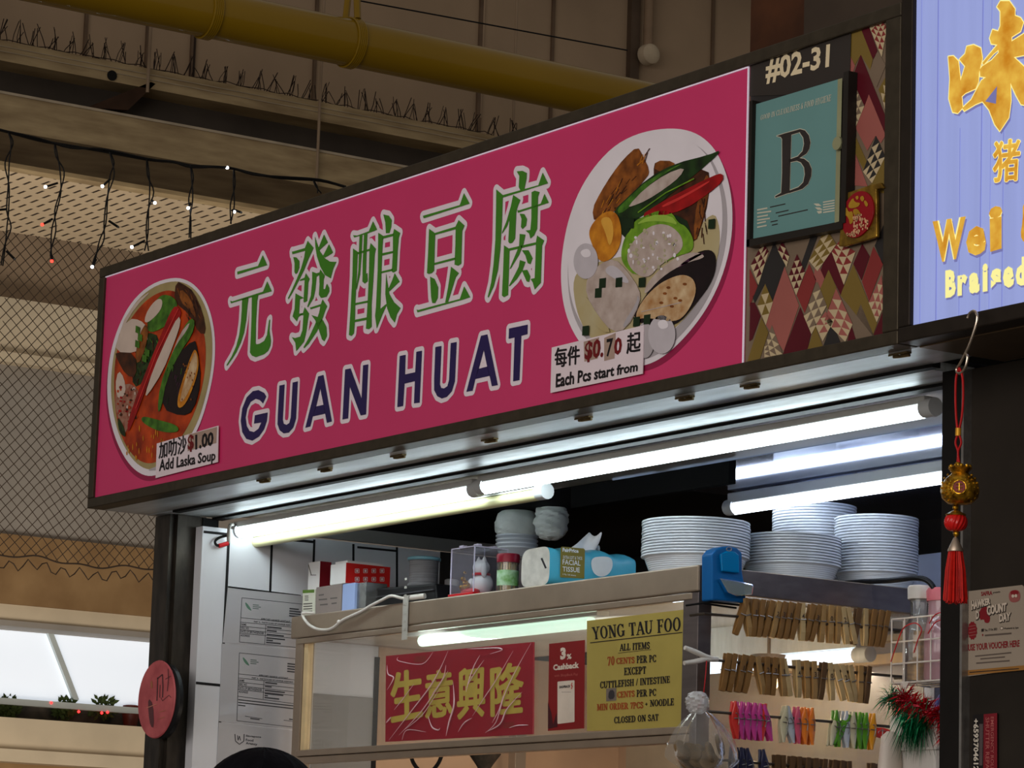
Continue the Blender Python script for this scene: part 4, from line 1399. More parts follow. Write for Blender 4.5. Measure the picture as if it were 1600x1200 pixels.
mouth = [(95, 505), (140, 500), (185, 545), (205, 720), (245, 590), (195, 530), (245, 480), (260, 415), (320, 400), (385, 430), (400, 520), (370, 650), (365, 730), (340, 790), (250, 830), (215, 860), (225, 960), (180, 1010), (135, 1000), (100, 880), (110, 700)]
tree = [(530, 60), (560, 10), (640, 10), (690, 80), (690, 140), (740, 160), (765, 200), (740, 280), (660, 330), (660, 370), (771, 300), (830, 300), (830, 480), (680, 510), (830, 650), (830, 950), (745, 930), (700, 850), (650, 740), (655, 900), (635, 1050), (555, 1170), (510, 1110), (460, 980), (400, 905), (340, 930), (240, 990), (220, 965), (300, 890), (390, 720), (430, 690), (380, 680), (375, 620), (400, 590), (480, 540), (545, 470), (540, 400), (480, 390), (465, 340), (490, 265), (540, 280), (560, 230), (560, 100)]
diag = [(545, 385), (400, 560), (410, 580), (500, 480), (548, 440)]
for p in (mouth, tree, diag):
    A.poly([(x + 14, y + 26) for x, y in p], 2, 1)
for p in (mouth, tree, diag): A.outline(p, .0016, 1, 2)
for p in (mouth, tree, diag): A.poly(p, 0, 3)
A.poly([(530, 770), (520, 925), (425, 905)], 2, 4)
A.mb.build('brush_character', GM, LS)
A = Art(1, YS + .004)
A.fat(txt('猪'), [(1554, 225), (1594, 219), (1592, 284), (1553, 288)], 2, 1, 2.2)
A.fat(txt('猪'), [(1553, 222), (1594, 216), (1591, 281), (1552, 285)], 1, 2, 2.0)
A.fat(txt('猪'), [(1553, 222), (1594, 216), (1591, 281), (1552, 285)], 0, 3.5, 1.0)
A.mb.build('small_character', GM, LS)
for word, q, bo in (('W', [(1457, 346), (1509, 338), (1506, 402), (1460, 412)], .07), ('e', [(1510, 356), (1541, 350), (1540, 396), (1509, 402)], .075), ('i', [(1545, 324), (1566, 320), (1566, 388), (1546, 394)], .08)):
    A = Art(1, YS + .004)
    A.text(txt(word, bo), [(x + 2, y + 4) for x, y in q], 2, 1)
    A.text(txt(word, bo), q, 1, 2)
    A.text(txt(word, bo - .035), q, 0, 3)
    A.mb.build('gold_letter', GM, LS)
xs_ = [1476, 1495, 1513, 1532, 1547, 1566, 1586, 1604]
for i_, ch in enumerate('Braised'):
    x0, x1 = xs_[i_] + 1, xs_[i_ + 1] - 1.5
    up = 0 if ch in 'Bid' else 11
    f1, f2 = (lambda x: 423 - (x - 1476) * .18), (lambda x: 466 - (x - 1476) * .165)
    if ch == 'i': x0, x1 = x0 + 2, x1 - 2
    q = [(x0, f1(x0) + up), (x1, f1(x1) + up), (x1, f2(x1)), (x0, f2(x0))]
    A = Art(1, YS + .004)
    A.text(txt(ch, .06), [(x + 1.5, y + 3) for x, y in q], 2, 1)
    A.text(txt(ch, .06), q, 1, 2)
    A.mb.build('gold_letter', GM, LS)
A = Art(1, YS + .004)
A.smooth([(1598, 316), (1612, 312), (1614, 376), (1600, 380), (1594, 368), (1598, 345)], 0, 2, 1)
A.mb.build('gold_letter', GM, LS)

# ================================================================== TUBE LIGHTS
led = mat('lit_led_tube', (235, 245, 250), .4, emit=(226, 244, 250), es=13)
body_m = mat('white_lamp_body', (196, 196, 192), .4, 0, .05, 8)
lamp_cap = mat('white_lamp_cap', (206, 208, 208), .4, 0, .05, 8)


def batten(name, label, x0, x1, y, z, emat, cap_l=True, cap_r=True, h=.03, group='tube lamps of the stall'):
    T = thing(name, label, 'lamp', ((x0 + x1) / 2, y, z), group)
    m = MB().box(x0, x1, y - .012, y + .012, z + .010, z + .010 + h)
    m.build('lamp_body', body_m, T, bevel=.002)
    tb_ = MB().tube([(x0 + .012, y, z), (x1 - .012, y, z)], .0125, 16).build('tube', emat, T, True)
    for x, on in ((x0, cap_l), (x1, cap_r)):
        if on: MB().tube([(x - .012, y, z + .004), (x + .016, y, z + .004)], .0165, 14).build('end_cap', lamp_cap, tb_, True)
    return T


YT = -.120
ZT2 = 2.4545
xa, xb, xc = x_on(371, YT, ZT2), x_on(748, YT, ZT2), x_on(1452, YT, ZT2)
batten('led_tube_lamp', 'lit white tube lamp nearest the left wall, under the soffit', xa, xb - .01, YT, ZT2, led, h=.014)
batten('led_tube_lamp', 'long lit white tube lamp at the soffit reaching the right post', xb + .012, xc, YT, ZT2 + .003, led, h=.014)
ZT3 = 2.437
batten('unlit_tube_lamp', 'yellowed unlit tube lamp tucked below the lit left tube', x_on(385, -.076, ZT3), x_on(848, -.076, ZT3), -.076, ZT3,
       mat('yellowed_tube', (214, 210, 160), .3, 0, .04, 6), h=.004)
batten('led_tube_lamp', 'lit tube lamp inside the stall behind the bowl stacks', x_on(1143, .392, 2.452), .95, .392, 2.452, mat('lit_led_tube_rear', (235, 240, 250), .4, emit=(226, 238, 255), es=9), h=.022)
# ================================================================== DISPLAY CASE AND WHAT STANDS ON IT
ORD = ['first', 'second', 'third', 'fourth', 'fifth', 'sixth', 'seventh', 'eighth', 'ninth', 'tenth', 'eleventh', 'twelfth', 'thirteenth', 'fourteenth',
       'fifteenth', 'sixteenth', 'seventeenth', 'eighteenth', 'nineteenth', 'twentieth', 'twenty-first', 'twenty-second', 'twenty-third', 'twenty-fourth', 'twenty-fifth', 'twenty-sixth']
case_st = mat('case_steel', (150, 133, 115), .36, .4, .08, 16, .02, (1, 1, 1))
case_side = mat('case_side_steel', (120, 110, 108), .35, .8, .12, 25, .05, (.3, 1, 3))
case_wood = mat('warm_wood_strip', (206, 160, 96), .5, 0, .15, 20)
glass = clear('case_glass', (205, 205, 200), .07, .04, (255, 255, 255), .12)
glass_wet = clear('fogged_case_glass', (206, 188, 164), .26, .12, (255, 255, 255), .12, .12, 16, stretch=(1, 14, 1.2))
DC = thing('display_case', 'steel framed glass display case with a flat steel top under the sign', 'display case', (-0.73, 0.3, 1.9))
CX0, CX1, CD = -1.489, 0.03, 0.62
MB().box(CX0, CX1, 0, CD, 2.22, CASEZ).build('steel_top', case_st, DC, bevel=.003)
m = MB().box(CX0 + .03, CX1 - .02, .001, .012, 2.206, 2.2185)
m.build('upper_rail', case_st, DC, bevel=.0015)
m = MB().box(CX1 - .001, CX1 + .0015, .004, CD, 2.222, 2.268)
m.build('side_plate', case_side, DC)
m = MB().box(CX0 + .05, CX1 - .02, -.004, .022, 1.9535, 1.967)
m.build('sill_rail', case_st, DC, bevel=.0015)
m = MB().box(CX0 + .05, CX1 - .02, 0, .022, 1.937, 1.952)
m.build('bottom_rail', case_st, DC, bevel=.0015)
for x0, x1 in ((CX0 + .02, CX0 + .052), (CX1 - .048, CX1)):
    MB().box(x0, x1, 0.0025, .034, 1.0, 2.219).build('corner_post', case_st if x0 < -1 else case_side, DC, bevel=.0015)
MB().box(CX1 - .034, CX1, CD - .03, CD, 1.0, 2.219).build('corner_post', case_side, DC, bevel=.0015)
MB().box(CX0 + .02, CX0 + .05, CD - .03, CD, 1.0, 2.219).build('corner_post', case_st, DC, bevel=.0015)
MB().box(CX0 + .054, CX0 + .07, .006, .02, 1.967, 2.206).build('inner_edge', mat('lit_edge_strip', (222, 196, 150), .4, .2, .1, 20), DC)
MB().box(CX0 + .054, CX1 - .05, .012, .016, 1.967, 2.206).build('front_glass', glass, DC)
MB().box(CX1 - .012, CX1 - .007, .034, CD - .03, 1.0, 2.219).build('side_glass', glass_wet, DC)
MB().box(-1.0, CX1 - .03, CD - .03, CD - .02, 1.9, 2.219).build('back_panel', mat('inner_back_steel', (150, 128, 104), .4, .5, .15, 10), DC)
MB().box(-.62, CX1 - .05, CD - .06, CD - .03, 2.13, 2.15).build('shelf_strip', case_wood, DC)
MB().box(-.72, CX1 - .05, CD - .06, CD - .03, 2.175, 2.188).build('shelf_strip', case_wood, DC)
warm_tube = mat('lit_case_tube', (230, 250, 238), .4, emit=(206, 240, 216), es=1.1)
MB().box(-1.42, CX1 - .05, .03, CD - .035, 2.2165, 2.2195).build('brightening_liner', mat('added_pale_liner', (196, 190, 178), .5, .1, .12, 9), DC)  # pale sheet added under the top to brighten the case inside
lm = MB().tube([(-1.05, .075, 2.195), (-.42, .075, 2.195)], .0125, 14).build('fluorescent_tube', warm_tube, DC, True)
MB().box(-1.09, -.38, .06, .09, 2.206, 2.2162).build('tube_holder', body_m, DC)
cool_tube = mat('lit_case_tube_cool', (226, 240, 250), .4, emit=(214, 232, 250), es=4)
ct_ = MB().tube([(-.62, .44, 2.135), (-.018, .44, 2.135)], .013, 14).build('fluorescent_tube', cool_tube, DC, True)
MB().tube([(-.03, .44, 2.135), (.012, .44, 2.135)], .0155, 14).build('tube_cap', lamp_cap, ct_, True)
MB().box(-.6, -.02, .43, .45, 2.15, 2.2162).build('tube_holder', body_m, DC)
bulb = mat('lit_warm_bulb', (255, 226, 180), .4, emit=(255, 214, 150), es=14)
wb_ = MB().ball((-.08, .26, 2.075), .022, n=14, m=10).build('warm_lamp_bulb', bulb, DC, True)
MB().lathe([(.012, 0), (.03, .03), (.034, .04)][::-1], (-.08, .26, 2.085), 16).build('lamp_holder', MATS['case_side_steel'], wb_, True)
MB().tube([(-.08, .26, 2.1), (-.08, .26, 2.219)], .004, 6).build('lamp_rod', MATS['case_side_steel'], wb_, True)

# the light these lamps give
area('case_tube_light', (-.73, .078, 2.18), (-.78, .35, 2.02), 0.6, .02, 1.7, (.94, 1.0, .95))
area('case_side_tube_light', (-.32, .44, 2.118), (-.3, .42, 1.9), .56, .02, 1.3, (.95, .98, 1.0))
pl_ = bpy.data.lights.new('warm_lamp_light', 'POINT')
pl_.energy, pl_.color, pl_.shadow_soft_size = 1.6, (1.0, .78, .5), .024
po_ = bpy.data.objects.new('warm_lamp_light', pl_)
COL.objects.link(po_)
po_.location = (-.08, .26, 2.045)

# ---- bowls
bowl_m = mat('white_translucent_plastic', (200, 206, 214), .16, 0, .02, 10, spec=.6)
bp_ = bowl_m.node_tree.nodes['Principled BSDF']
bp_.inputs['Subsurface Weight'].default_value = .25
bp_.inputs['Subsurface Radius'].default_value = (.02, .02, .02)


def bowl_mesh(R, H):
    W = lambda z: R * (.84 + .095 * (z - .004) / (H - .010))
    prof = [(R * .80, 0), (R * .832, .0012)]
    n_ = 7
    for i in range(n_):                      # faint ribs up the steep wall
        z = .004 + (H - .010) * i / n_
        prof += [(W(z), z), (W(z) + .0004, z + .0008), (W(z) + .0004, z + .0026), (W(z + .0034), z + .0034)]
    prof += [(W(H - .006), H - .006), (R * .965, H - .0036), (R * .995, H - .0034), (R, H - .0022), (R * .995, H), (R * .955, H)]
    prof += [(W(H - .006) - .0006, H - .0058), (W(.004) - .0006, .004), (R * .79, .0012)]
    return MB().lathe(prof, (0, 0, 0), 56).data('plastic_bowl', bowl_m, True)


def stack(px, Y, R, H, sp, n, where, grp):
    me = bowl_mesh(R, H)
    X = x_on(px, Y, CASEZ + .06)
    for i in range(n):
        o = bpy.data.objects.new('plastic_bowl', me)
        COL.objects.link(o)
        o.location = (X + random.uniform(-.0008, .0008), Y + random.uniform(-.0008, .0008), CASEZ + .0005 + i * sp)
        o.rotation_euler.z = random.uniform(0, 6)
        k = n - 1 - i
        lab = ('white plastic bowl, topmost of ' if k == 0 else 'white plastic bowl, %s from the top of ' % ORD[k]) + where
        tag(o, lab, 'bowl', grp)
    return X


stack(1087, .112, .106, .036, .0056, 13, 'the wide stack beside the tissue pack', 'bowls in the wide stack by the tissue pack')
stack(1237, .325, .098, .036, .0056, 11, 'the low stack behind the blue holder', 'bowls in the low stack behind the blue holder')
stack(1271, .50, .086, .034, .0060, 26, 'the tallest stack at the back', 'bowls in the tall back stack')
stack(1369, .512, .084, .034, .0058, 20, 'the stack nearest the right post', 'bowls in the stack by the right post')

# ---- small boxes at the left end
white_card = mat('white_card', (214, 212, 210), .6, 0, .04, 12)
red_card = mat('red_card', (196, 34, 30), .4, 0, .06, 12)
dkred_card = mat('dark_red_card', (124, 24, 34), .4, 0, .06, 12)
print_dk = mat('faint_print', (90, 84, 80), .6, 0, .1, 20)


def pxbox(px0, px1, ytop, Y, depth, zbase, yref=None):
    X0, X1 = x_on(px0, Y, zbase + .02), x_on(px1, Y, zbase + .02)
    zt_ = aty((px0 + px1) / 2, ytop, Y).z
    return X0, X1, zt_


Z0 = CASEZ + .0005
# lower row
X0, X1, zt_ = pxbox(472, 492, 922, .03, .07, Z0)
T = thing('small_carton', 'small white carton with a green top band at the left end of the case top', 'carton', ((X0 + X1) / 2, .06, Z0))
MB().box(X0, X1, .03, .095, Z0, zt_).build('carton', mat('greenish_white_card', (206, 206, 190), .6, 0, .04, 12), T, bevel=.001)
A = Art(1, .03)
A.poly([(473, 922), (491, 921), (491, 926), (473, 927)], 0, 1)
for k in range(4): A.poly([(474, 943 + k * 4), (488, 942 + k * 4), (488, 943.6 + k * 4), (474, 944.6 + k * 4)], 1, 1)
for k in range(3): A.poly([(476, 931 + k * 3), (482, 930.7 + k * 3), (482, 932 + k * 3), (476, 932.3 + k * 3)], 1, 1)
A.mb.build('print', [mat('leaf_green_print', (96, 132, 50), .5), print_dk], T)
ZL = zt_
X0b, X1b, ztb = pxbox(493, 533, 918, .012, .08, Z0)
ztb = ZL
T = thing('grey_carton', 'grey carton with faint print below the red box', 'carton', ((X0b + X1b) / 2, .05, Z0))
MB().box(X0b, X1b, .012, .085, Z0, ztb).build('carton', mat('taupe_card', (134, 122, 116), .5, 0, .06, 16), T, bevel=.001)
A = Art(1, .012)
for x0, x1, y in ((498, 506, 929), (498, 511, 936), (516, 527, 934), (500, 512, 944), (518, 526, 942)):
    A.poly([(x0, y), (x1, y - 1), (x1, y + 1.2), (x0, y + 2.2)], 0, 1)
A.mb.build('print', print_dk, T)
X0c, X1c, _ = pxbox(534, 554, 917, .014, .08, Z0)
T = solo(MB().box(X0c + .001, X1c, .014, .085, Z0, ZL - .001), 'blue_carton', mat('pale_blue_card', (150, 170, 214), .5, 0, .05, 12), 'pale blue carton between the grey carton and the silver tin', 'carton', bevel=.001)
X0d, X1d, _ = pxbox(555.5, 571, 917, .02, .08, Z0)
solo(MB().box(X0d, X1d, .02, .075, Z0, ZL - .002), 'silver_tin', mat('silver_foil', (150, 152, 150), .25, .8, .3, 40), 'small silver tin beside the black tray on the case top', 'tin', bevel=.001)
# upper row
ZU = ZL + .0005
Xa, Xb_, zt_ = pxbox(481, 499, 878, .035, .03, ZU)
T = thing('small_box', 'small white-ended dark red box standing upright above the green-topped carton', 'box', ((Xa + Xb_) / 2, .05, ZU))
MB().box(Xa, Xb_, .035, .065, ZU, zt_).build('carton', white_card, T, bevel=.0008)
MB().box(Xb_, Xb_ + .0008, .0355, .0645, ZU + .0005, zt_ - .0005).build('red_side', dkred_card, T)
A = Art(1, .035)
A.poly([(485, 898), (494, 898), (494, 899), (485, 899)], 0, 1)
A.poly([(482, 880), (487, 898), (486, 899), (481.5, 884)], 0, 1)
A.mb.build('flap_lines', print_dk, T)
Xe, Xf, zt_ = pxbox(516, 540, 881, .012, .12, ZU)
T = thing('red_box', 'long red box with white icons and white ends on the cartons', 'box', ((Xe + Xf) / 2, .07, ZU))
MB().box(Xe, Xf, .012, .128, ZU, zt_).build('carton', white_card, T, bevel=.0008)
MB().box(Xf, Xf + .0008, .0125, .1275, ZU + .0005, zt_).build('red_side', red_card, T)
MB().box(Xe + .01, Xf - .004, .018, .112, zt_, zt_ + .006).build('lid_sheet', white_card, T)
A = Art(0, Xf + .0008, 1)
for r_ in range(2):
    for k in range(4):
        cx, cy = 558 + k * 13, 892 + r_ * 13
        A.line([(cx - 3, cy - 3), (cx + 3, cy - 3)], .7, 0, 1); A.line([(cx - 3, cy + 3), (cx + 3, cy + 3)], .7, 0, 1)
        A.line([(cx - 3, cy - 3), (cx - 3, cy + 3)], .7, 0, 1); A.line([(cx + 3, cy - 3), (cx + 3, cy + 3)], .7, 0, 1)
        A.oval(cx, cy, 1.6, 2.0, 0, 1, 8)
A.mb.build('icon_print', white_card, T)

# ---- black tray, cable spool, cable, strap
Xg, Xh = x_on(575, .05, Z0), x_on(690, .05, Z0)
T = thing('black_tray', 'low black plastic tray case behind the white cable', 'tray', ((Xg + Xh) / 2, .1, Z0))
bl = mat('black_plastic', (20, 20, 22), .4, 0, .1, 20)
Xs = Xg + .02
MB().prism([(Xg, .05, Z0), (Xh - .02, .05, Z0), (Xh - .03, .05, Z0 + .042), (Xg + .03, .05, Z0 + .048), (Xg, .05, Z0 + .03)], (0, .12, 0)).build('tray_body', bl, T, bevel=.004)
MB().box(Xg + .02, Xh - .03, .0465, .0495, Z0 + .027, Z0 + .030).build('seam', mat('dark_grey_seam', (66, 66, 70), .4), T)
zsp = Z0 + .0485
xs = x_on(656, .10, zsp + .03)
T = thing('cable_spool', 'grey cable spool with a pale blue rim on the case top', 'spool', (xs, .11, zsp))
zt_ = aty(656, 872, .10).z
h = zt_ - zsp
MB().lathe([(.033, 0), (.035, .003), (.035, .006), (.032, .008), (.032, h - .008), (.035, h - .006)], (xs, .11, zsp), 28).build('wound_cable', mat('grey_cable', (128, 130, 134), .45, 0, .3, 90, .5, (.1, .1, 8)), T, True)
MB().lathe([(.035, h - .006), (.037, h - .004), (.037, h), (.034, h + .002)], (xs, .11, zsp), 28).build('spool_rim', mat('pale_blue_plastic', (116, 168, 184), .4), T, True)
pts = [(646, 930), (628, 930), (612, 931), (596, 938), (580, 946), (565, 955), (550, 962), (537, 968), (529, 974), (520, 981), (510, 984), (496, 983), (484, 977), (476, 968), (473, 961), (475, 957.5), (480, 957)]
cab = [aty(x, y, -.009) for x, y in pts]
cab[0] = Vector((cab[0].x, .02, CASEZ + .012)); cab[1] = Vector((cab[1].x, -.002, CASEZ + .008))
cab[-1] = Vector((cab[-1].x, .01, CASEZ + .004))


def catmull(P, n=4):
    P = [Vector(p) for p in P]
    out = []
    for i in range(len(P) - 1):
        p0, p1, p2, p3 = P[max(i - 1, 0)], P[i], P[i + 1], P[min(i + 2, len(P) - 1)]
        for k in range(n):
            t = k / n
            out.append(.5 * ((2 * p1) + (p2 - p0) * t + (2 * p0 - 5 * p1 + 4 * p2 - p3) * t * t + (3 * p1 - p0 - 3 * p2 + p3) * t ** 3))
    out.append(P[-1])
    return out


T = thing('white_cable', 'thin white cable looping over the front of the case top', 'cable', aty(530, 972, -.009))
wc = mat('white_cable', (214, 208, 200), .4, 0, .03, 20)
MB().tube(catmull(cab), .0034, 10).build('cord', wc, T, True)
MB().tube([cab[0] + Vector((.0, 0, 0)), cab[0].lerp(cab[1], .9)], .006, 10).build('plug_sleeve', wc, T, True)
MB().ball(aty(529.5, 972, -.010), .005, n=10, m=6).build('clip', wc, T, True)
X = x_on(632, -.006, 2.25)
T = thing('hanging_strap', 'translucent white plastic strap hung over the edge of the case top', 'strap', (X, -.004, 2.2))
zt_, zl_ = CASEZ + .012, aty(627, 1000, -.006).z
m = MB().box(X - .010, X + .010, -.0045, -.0025, zl_, zt_)
m.box(X - .010, X + .010, -.0045, .03, zt_, zt_ + .0015)
for k in range(7): m.box(X - .004, X + .004, -.006, -.0045, zl_ + .02 + k * .018, zl_ + .025 + k * .018)
m.build('strap_band', mat('milky_plastic', (178, 176, 168), .3, 0, .08, 30), T)

# ---- medicine bottle, acrylic box with figurine, toothpick jar, tissue pack
Xm = x_on(712, .20, Z0)
T = thing('medicine_bottle', 'white medicine bottle with a blue foot behind the clear box', 'bottle', (Xm, .2, Z0))
MB().lathe([(.021, .018), (.021, .05), (.014, .058)], (Xm - .02, .2, Z0), 20).build('bottle_body', mat('white_plastic', (210, 212, 214), .35), T, True)
MB().lathe([(.021, 0), (.0212, .018)], (Xm - .02, .2, Z0), 20).build('blue_label', mat('navy_label', (40, 60, 110), .4), T, True)
MB().lathe([(.016, .056), (.016, .074), (.012, .076)], (Xm - .02, .2, Z0), 20).build('cap', MATS['white_plastic'], T, True)

Xa, Xb_, zt_ = pxbox(704, 740, 856, .012, .085, Z0)
T = thing('acrylic_box', 'clear acrylic display box with a red base and two sliding tabs on top', 'box', ((Xa + Xb_) / 2, .055, Z0))
ac = clear('clear_acrylic', (210, 206, 230), .05, .05, (255, 255, 255), .12)
edge = mat('acrylic_edge', (196, 192, 214), .15, 0, .03, 10)
m = MB().box(Xa, Xb_, .012, .0135, Z0 + .006, zt_)
m.box(Xb_ - .0015, Xb_, .0135, .095, Z0 + .006, zt_)
m.box(Xa, Xa + .0015, .0135, .095, Z0 + .006, zt_)
m.box(Xa, Xb_, .012, .095, zt_, zt_ + .0015)
m.build('clear_panel', ac, T)
m = MB()
for x, y in ((Xa, .012), (Xb_, .012), (Xb_, .095), (Xa, .095)): m.box(x - .001, x + .001, y - .001, y + .001, Z0 + .004, zt_ + .001)
m.box(Xa, Xb_, .0112, .0128, zt_ - .001, zt_ + .001)
m.box(Xb_ - .001, Xb_ + .001, .012, .095, zt_ - .001, zt_ + .001)
m.build('panel_edges', edge, T)
for x, y in ((Xa + .03, .02), (Xb_ - .01, .025), (Xb_ - .02, .07)):
    MB().box(x - .008, x + .008, y - .004, y + .006, zt_ + .0015, zt_ + .006).build('top_tab', edge, T)
MB().box(Xa - .004, Xb_ + .004, .008, .1, Z0, Z0 + .0055).build('red_base', mat('bright_red_plastic', (190, 22, 30), .3), T, bevel=.001)
# figurine inside
cx, cy, cz = (Xa + Xb_) / 2 + .012, .055, Z0 + .006
T = thing('cat_figurine', 'white lucky figurine with red collar and gold ornament inside the clear box', 'figurine', (cx, cy, cz))
wf = mat('glazed_white', (222, 224, 232), .25)
m = MB().ball((cx, cy, cz + .022), .024, .022, .024, 18, 12)
m.ball((cx, cy - .004, cz + .056), .019, .018, .017, 18, 12)
m.ball((cx + .02, cy - .01, cz + .05), .007, .007, .018, 10, 8)
m.ball((cx - .018, cy - .016, cz + .02), .007, .009, .014, 10, 8)
for s_ in (-1, 1): m.lathe([(.006, 0), (.004, .006), (.0005, .012)], (cx + s_ * .011, cy - .004, cz + .068), 10)
m.build('figure_body', wf, T, True)
MB().tube([(cx + .017 * math.cos(t), cy - .003 + .017 * math.sin(t), cz + .041) for t in [2 * math.pi * i / 20 for i in range(20)]], .003, 6, closed=True).build('red_collar', MATS['bright_red_plastic'], T, True)
m = MB()
random.seed(4)
for _ in range(16):
    m.ball((cx - .02 + random.gauss(0, .007), cy - .03 + random.gauss(0, .004), cz + .02 + random.gauss(0, .008)), random.uniform(.003, .006), n=8, m=6)
gold_orn = mat('shiny_gold', (216, 166, 46), .25, .9, .25, 60, .2, var2=(130, 90, 16))
m.build('gold_ornament', gold_orn, T, True)
m = MB()
m.ball((cx - .012, cy - .022, cz + .004), .03, .016, .008, 14, 8)
m.build('red_cushion', MATS['bright_red_plastic'], T, True)

Xj = x_on(790, .03, Z0 + .02)
T = thing('toothpick_jar', 'clear toothpick jar with a dark red lid beside the tissue pack', 'jar', (Xj, .035, Z0))
zt_ = aty(790, 866, .03).z
h = zt_ - Z0
MB().lathe([(.022, 0), (.0225, .003), (.0225, h - .018), (.02, h - .016)], (Xj, .035, Z0), 24).build('jar_body', clear('jar_plastic', (220, 214, 190), .12, .05), T, True)
MB().lathe([(.024, h - .018), (.0245, h - .004), (.023, h)], (Xj, .035, Z0), 24).build('lid', mat('dark_red_lid', (132, 18, 40), .35, 0, .06, 20), T, True)
m = MB()
for _ in range(36):
    a, r_ = random.uniform(0, 6.28), random.uniform(0, .017)
    a2 = a + random.uniform(-.7, .7)
    m.tube([(Xj + r_ * math.cos(a), .035 + r_ * math.sin(a), Z0 + .003), (Xj + r_ * math.cos(a2), .035 + r_ * math.sin(a2), Z0 + .062)], .0011, 5)
m.build('toothpicks', mat('pale_toothpick_wood', (206, 176, 122), .6), T)
m = MB()
m.lathe([(.0228, .012), (.0228, .044)], (Xj, .035, Z0), 24, cap0=False, cap1=False)
m.build('label', mat('mint_label', (176, 206, 180), .5, 0, .1, 60, var2=(96, 150, 70)), T, True)

Xa, Xb_ = x_on(813, .012, Z0 + .03), x_on(860, .012, Z0 + .03)
zt_ = aty(836, 858, .012).z
H = zt_ - Z0
T = thing('tissue_pack', 'blue pack of facial tissue with an olive label, one sheet pulled up', 'tissue pack', ((Xa + Xb_) / 2, .12, Z0))
tb = mat('turquoise_film', (74, 168, 196), .25, 0, .1, 12, .15)
cw = mat('clear_film_over_tissue', (196, 194, 186), .3, 0, .15, 45, .3)
PL = .215


def tissue(u, v):
    """rounded bar: v runs round the section, u along the pack"""
    a = 2 * math.pi * v
    c, s_ = math.cos(a), math.sin(a)
    e = .42
    wx = (Xb_ - Xa) / 2
    x = math.copysign(abs(c) ** e, c) * wx
    z = math.copysign(abs(s_) ** e, s_) * H / 2
    k = 1 - .06 * (abs(2 * u - 1) ** 6)
    bulge = 1 + .14 * math.sin(math.pi * u) * (1 if s_ > 0 else 0)
    return ((Xa + Xb_) / 2 + x * k, .012 + PL * u, Z0 + H / 2 + z * (bulge if s_ > 0 else 1) * 1.0 + .003 * math.sin(u * 21 + v * 9) * (1 if s_ > .2 else 0))


m = MB().grid(tissue, 20, 40)
n0 = len(m.v)
m.mat(1)
m.add([tissue(0, j / 40) for j in range(40)], [list(range(40))[::-1]])
m.mat(0).add([tissue(1, j / 40) for j in range(40)], [list(range(40))])
m.build('pack_body', [tb, cw], T, True)
A = Art(0, Xb_ + .0012, 1)
A.poly([(876, 856), (878, 854), (912, 857), (914, 859), (913, 904), (875, 902)], 0, 0)
A.text(txt('FairPrice', .04), [(879, 856), (904, 858), (904, 864), (879, 862)], 1, 1)
A.text(txt('EXTRA SOFT & THICK'), [(880, 868), (910, 870), (910, 875), (880, 873)], 1, 1)
A.text(txt('FACIAL', .01), [(879, 874), (907, 876), (907, 884), (879, 882)], 1, 1)
A.text(txt('TISSUE', .01), [(879, 885), (906, 887), (906, 894.5), (879, 893)], 1, 1)
A.text(txt('3 Ply 120 sheets'), [(879, 896), (900, 898), (900, 901), (879, 899)], 1, 1)
A.smooth([(923, 872), (940, 869), (956, 871), (958, 886), (950, 899), (936, 902), (925, 893)], 1, 0, 2)
A.poly([(845, 0)] * 3, 1, 0) if False else None
A.mb.build('label_print', [mat('olive_label', (122, 112, 42), .5), mat('white_print', (216, 222, 222), .5)], T)
c = Vector(((Xa + Xb_) / 2 - .01, .10, zt_ + .004))
m = MB()
for (dx, dy, hh, tw) in ((.0, .02, .045, .3), (-.02, .045, .02, -.5)):
    rows = []

    def sheet(u, v, dx=dx, dy=dy, hh=hh, tw=tw):
        w2 = .032 * (1 - .72 * v)
        x = c.x + dx + (u - .5) * .02 + .018 * v + .006 * math.sin(6 * u + 3 * v)
        y = c.y + dy + (u - .5) * 2 * w2 + .026 * v + tw * .02 * v
        return (x, y, c.z - .006 + hh * v + .004 * math.sin(9 * u))
    m.grid(sheet, 10, 8)
o = m.build('tissue_sheet', mat('white_tissue', (224, 226, 230), .8, 0, .04, 30), T, True)
sd = o.modifiers.new('thickness', 'SOLIDIFY'); sd.thickness = .0008
A = Art(1, .0112)
A.line([(846, 872), (853, 888)], 3, 0, 1)
A.mb.build('barcode_mark', MATS['black_print'], T)

# ---- canister with bagged bowls on top
Xk = x_on(806, .27, Z0 + .08)
ztop_, zmid_ = aty(806, 798, .27).z, aty(806, 848, .27).z
hc = zmid_ - .034 - Z0
T = thing('steel_canister', 'grey steel canister behind the toothpick jar, under the bagged bowls', 'canister', (Xk, .27, Z0))
MB().lathe([(.042, 0), (.043, .004), (.043, hc - .008), (.045, hc - .006), (.045, hc - .002), (.03, hc)], (Xk, .27, Z0), 28).build('canister_body', case_side, T, True)
ZB2 = Z0 + hc + .0005
bagm = clear('milky_bag_film', (222, 224, 220), .72, .2, (255, 255, 255), .2, .6, 30)
bagm2 = mat('milky_bag_fold', (214, 216, 212), .35, 0, .06, 40, .6)
T = thing('bagged_bowls', 'stack of white bowls wrapped in a milky plastic bag on the canister', 'bowls', (Xk, .27, ZB2))
R2 = .047
for k in range(4):
    MB().lathe([(R2 * .7, 0), (R2 * .95, .016), (R2, .018), (R2, .021), (R2 * .9, .021)], (Xk, .27, ZB2 + k * .009), 28).build('wrapped_bowl', bowl_m, T, True)


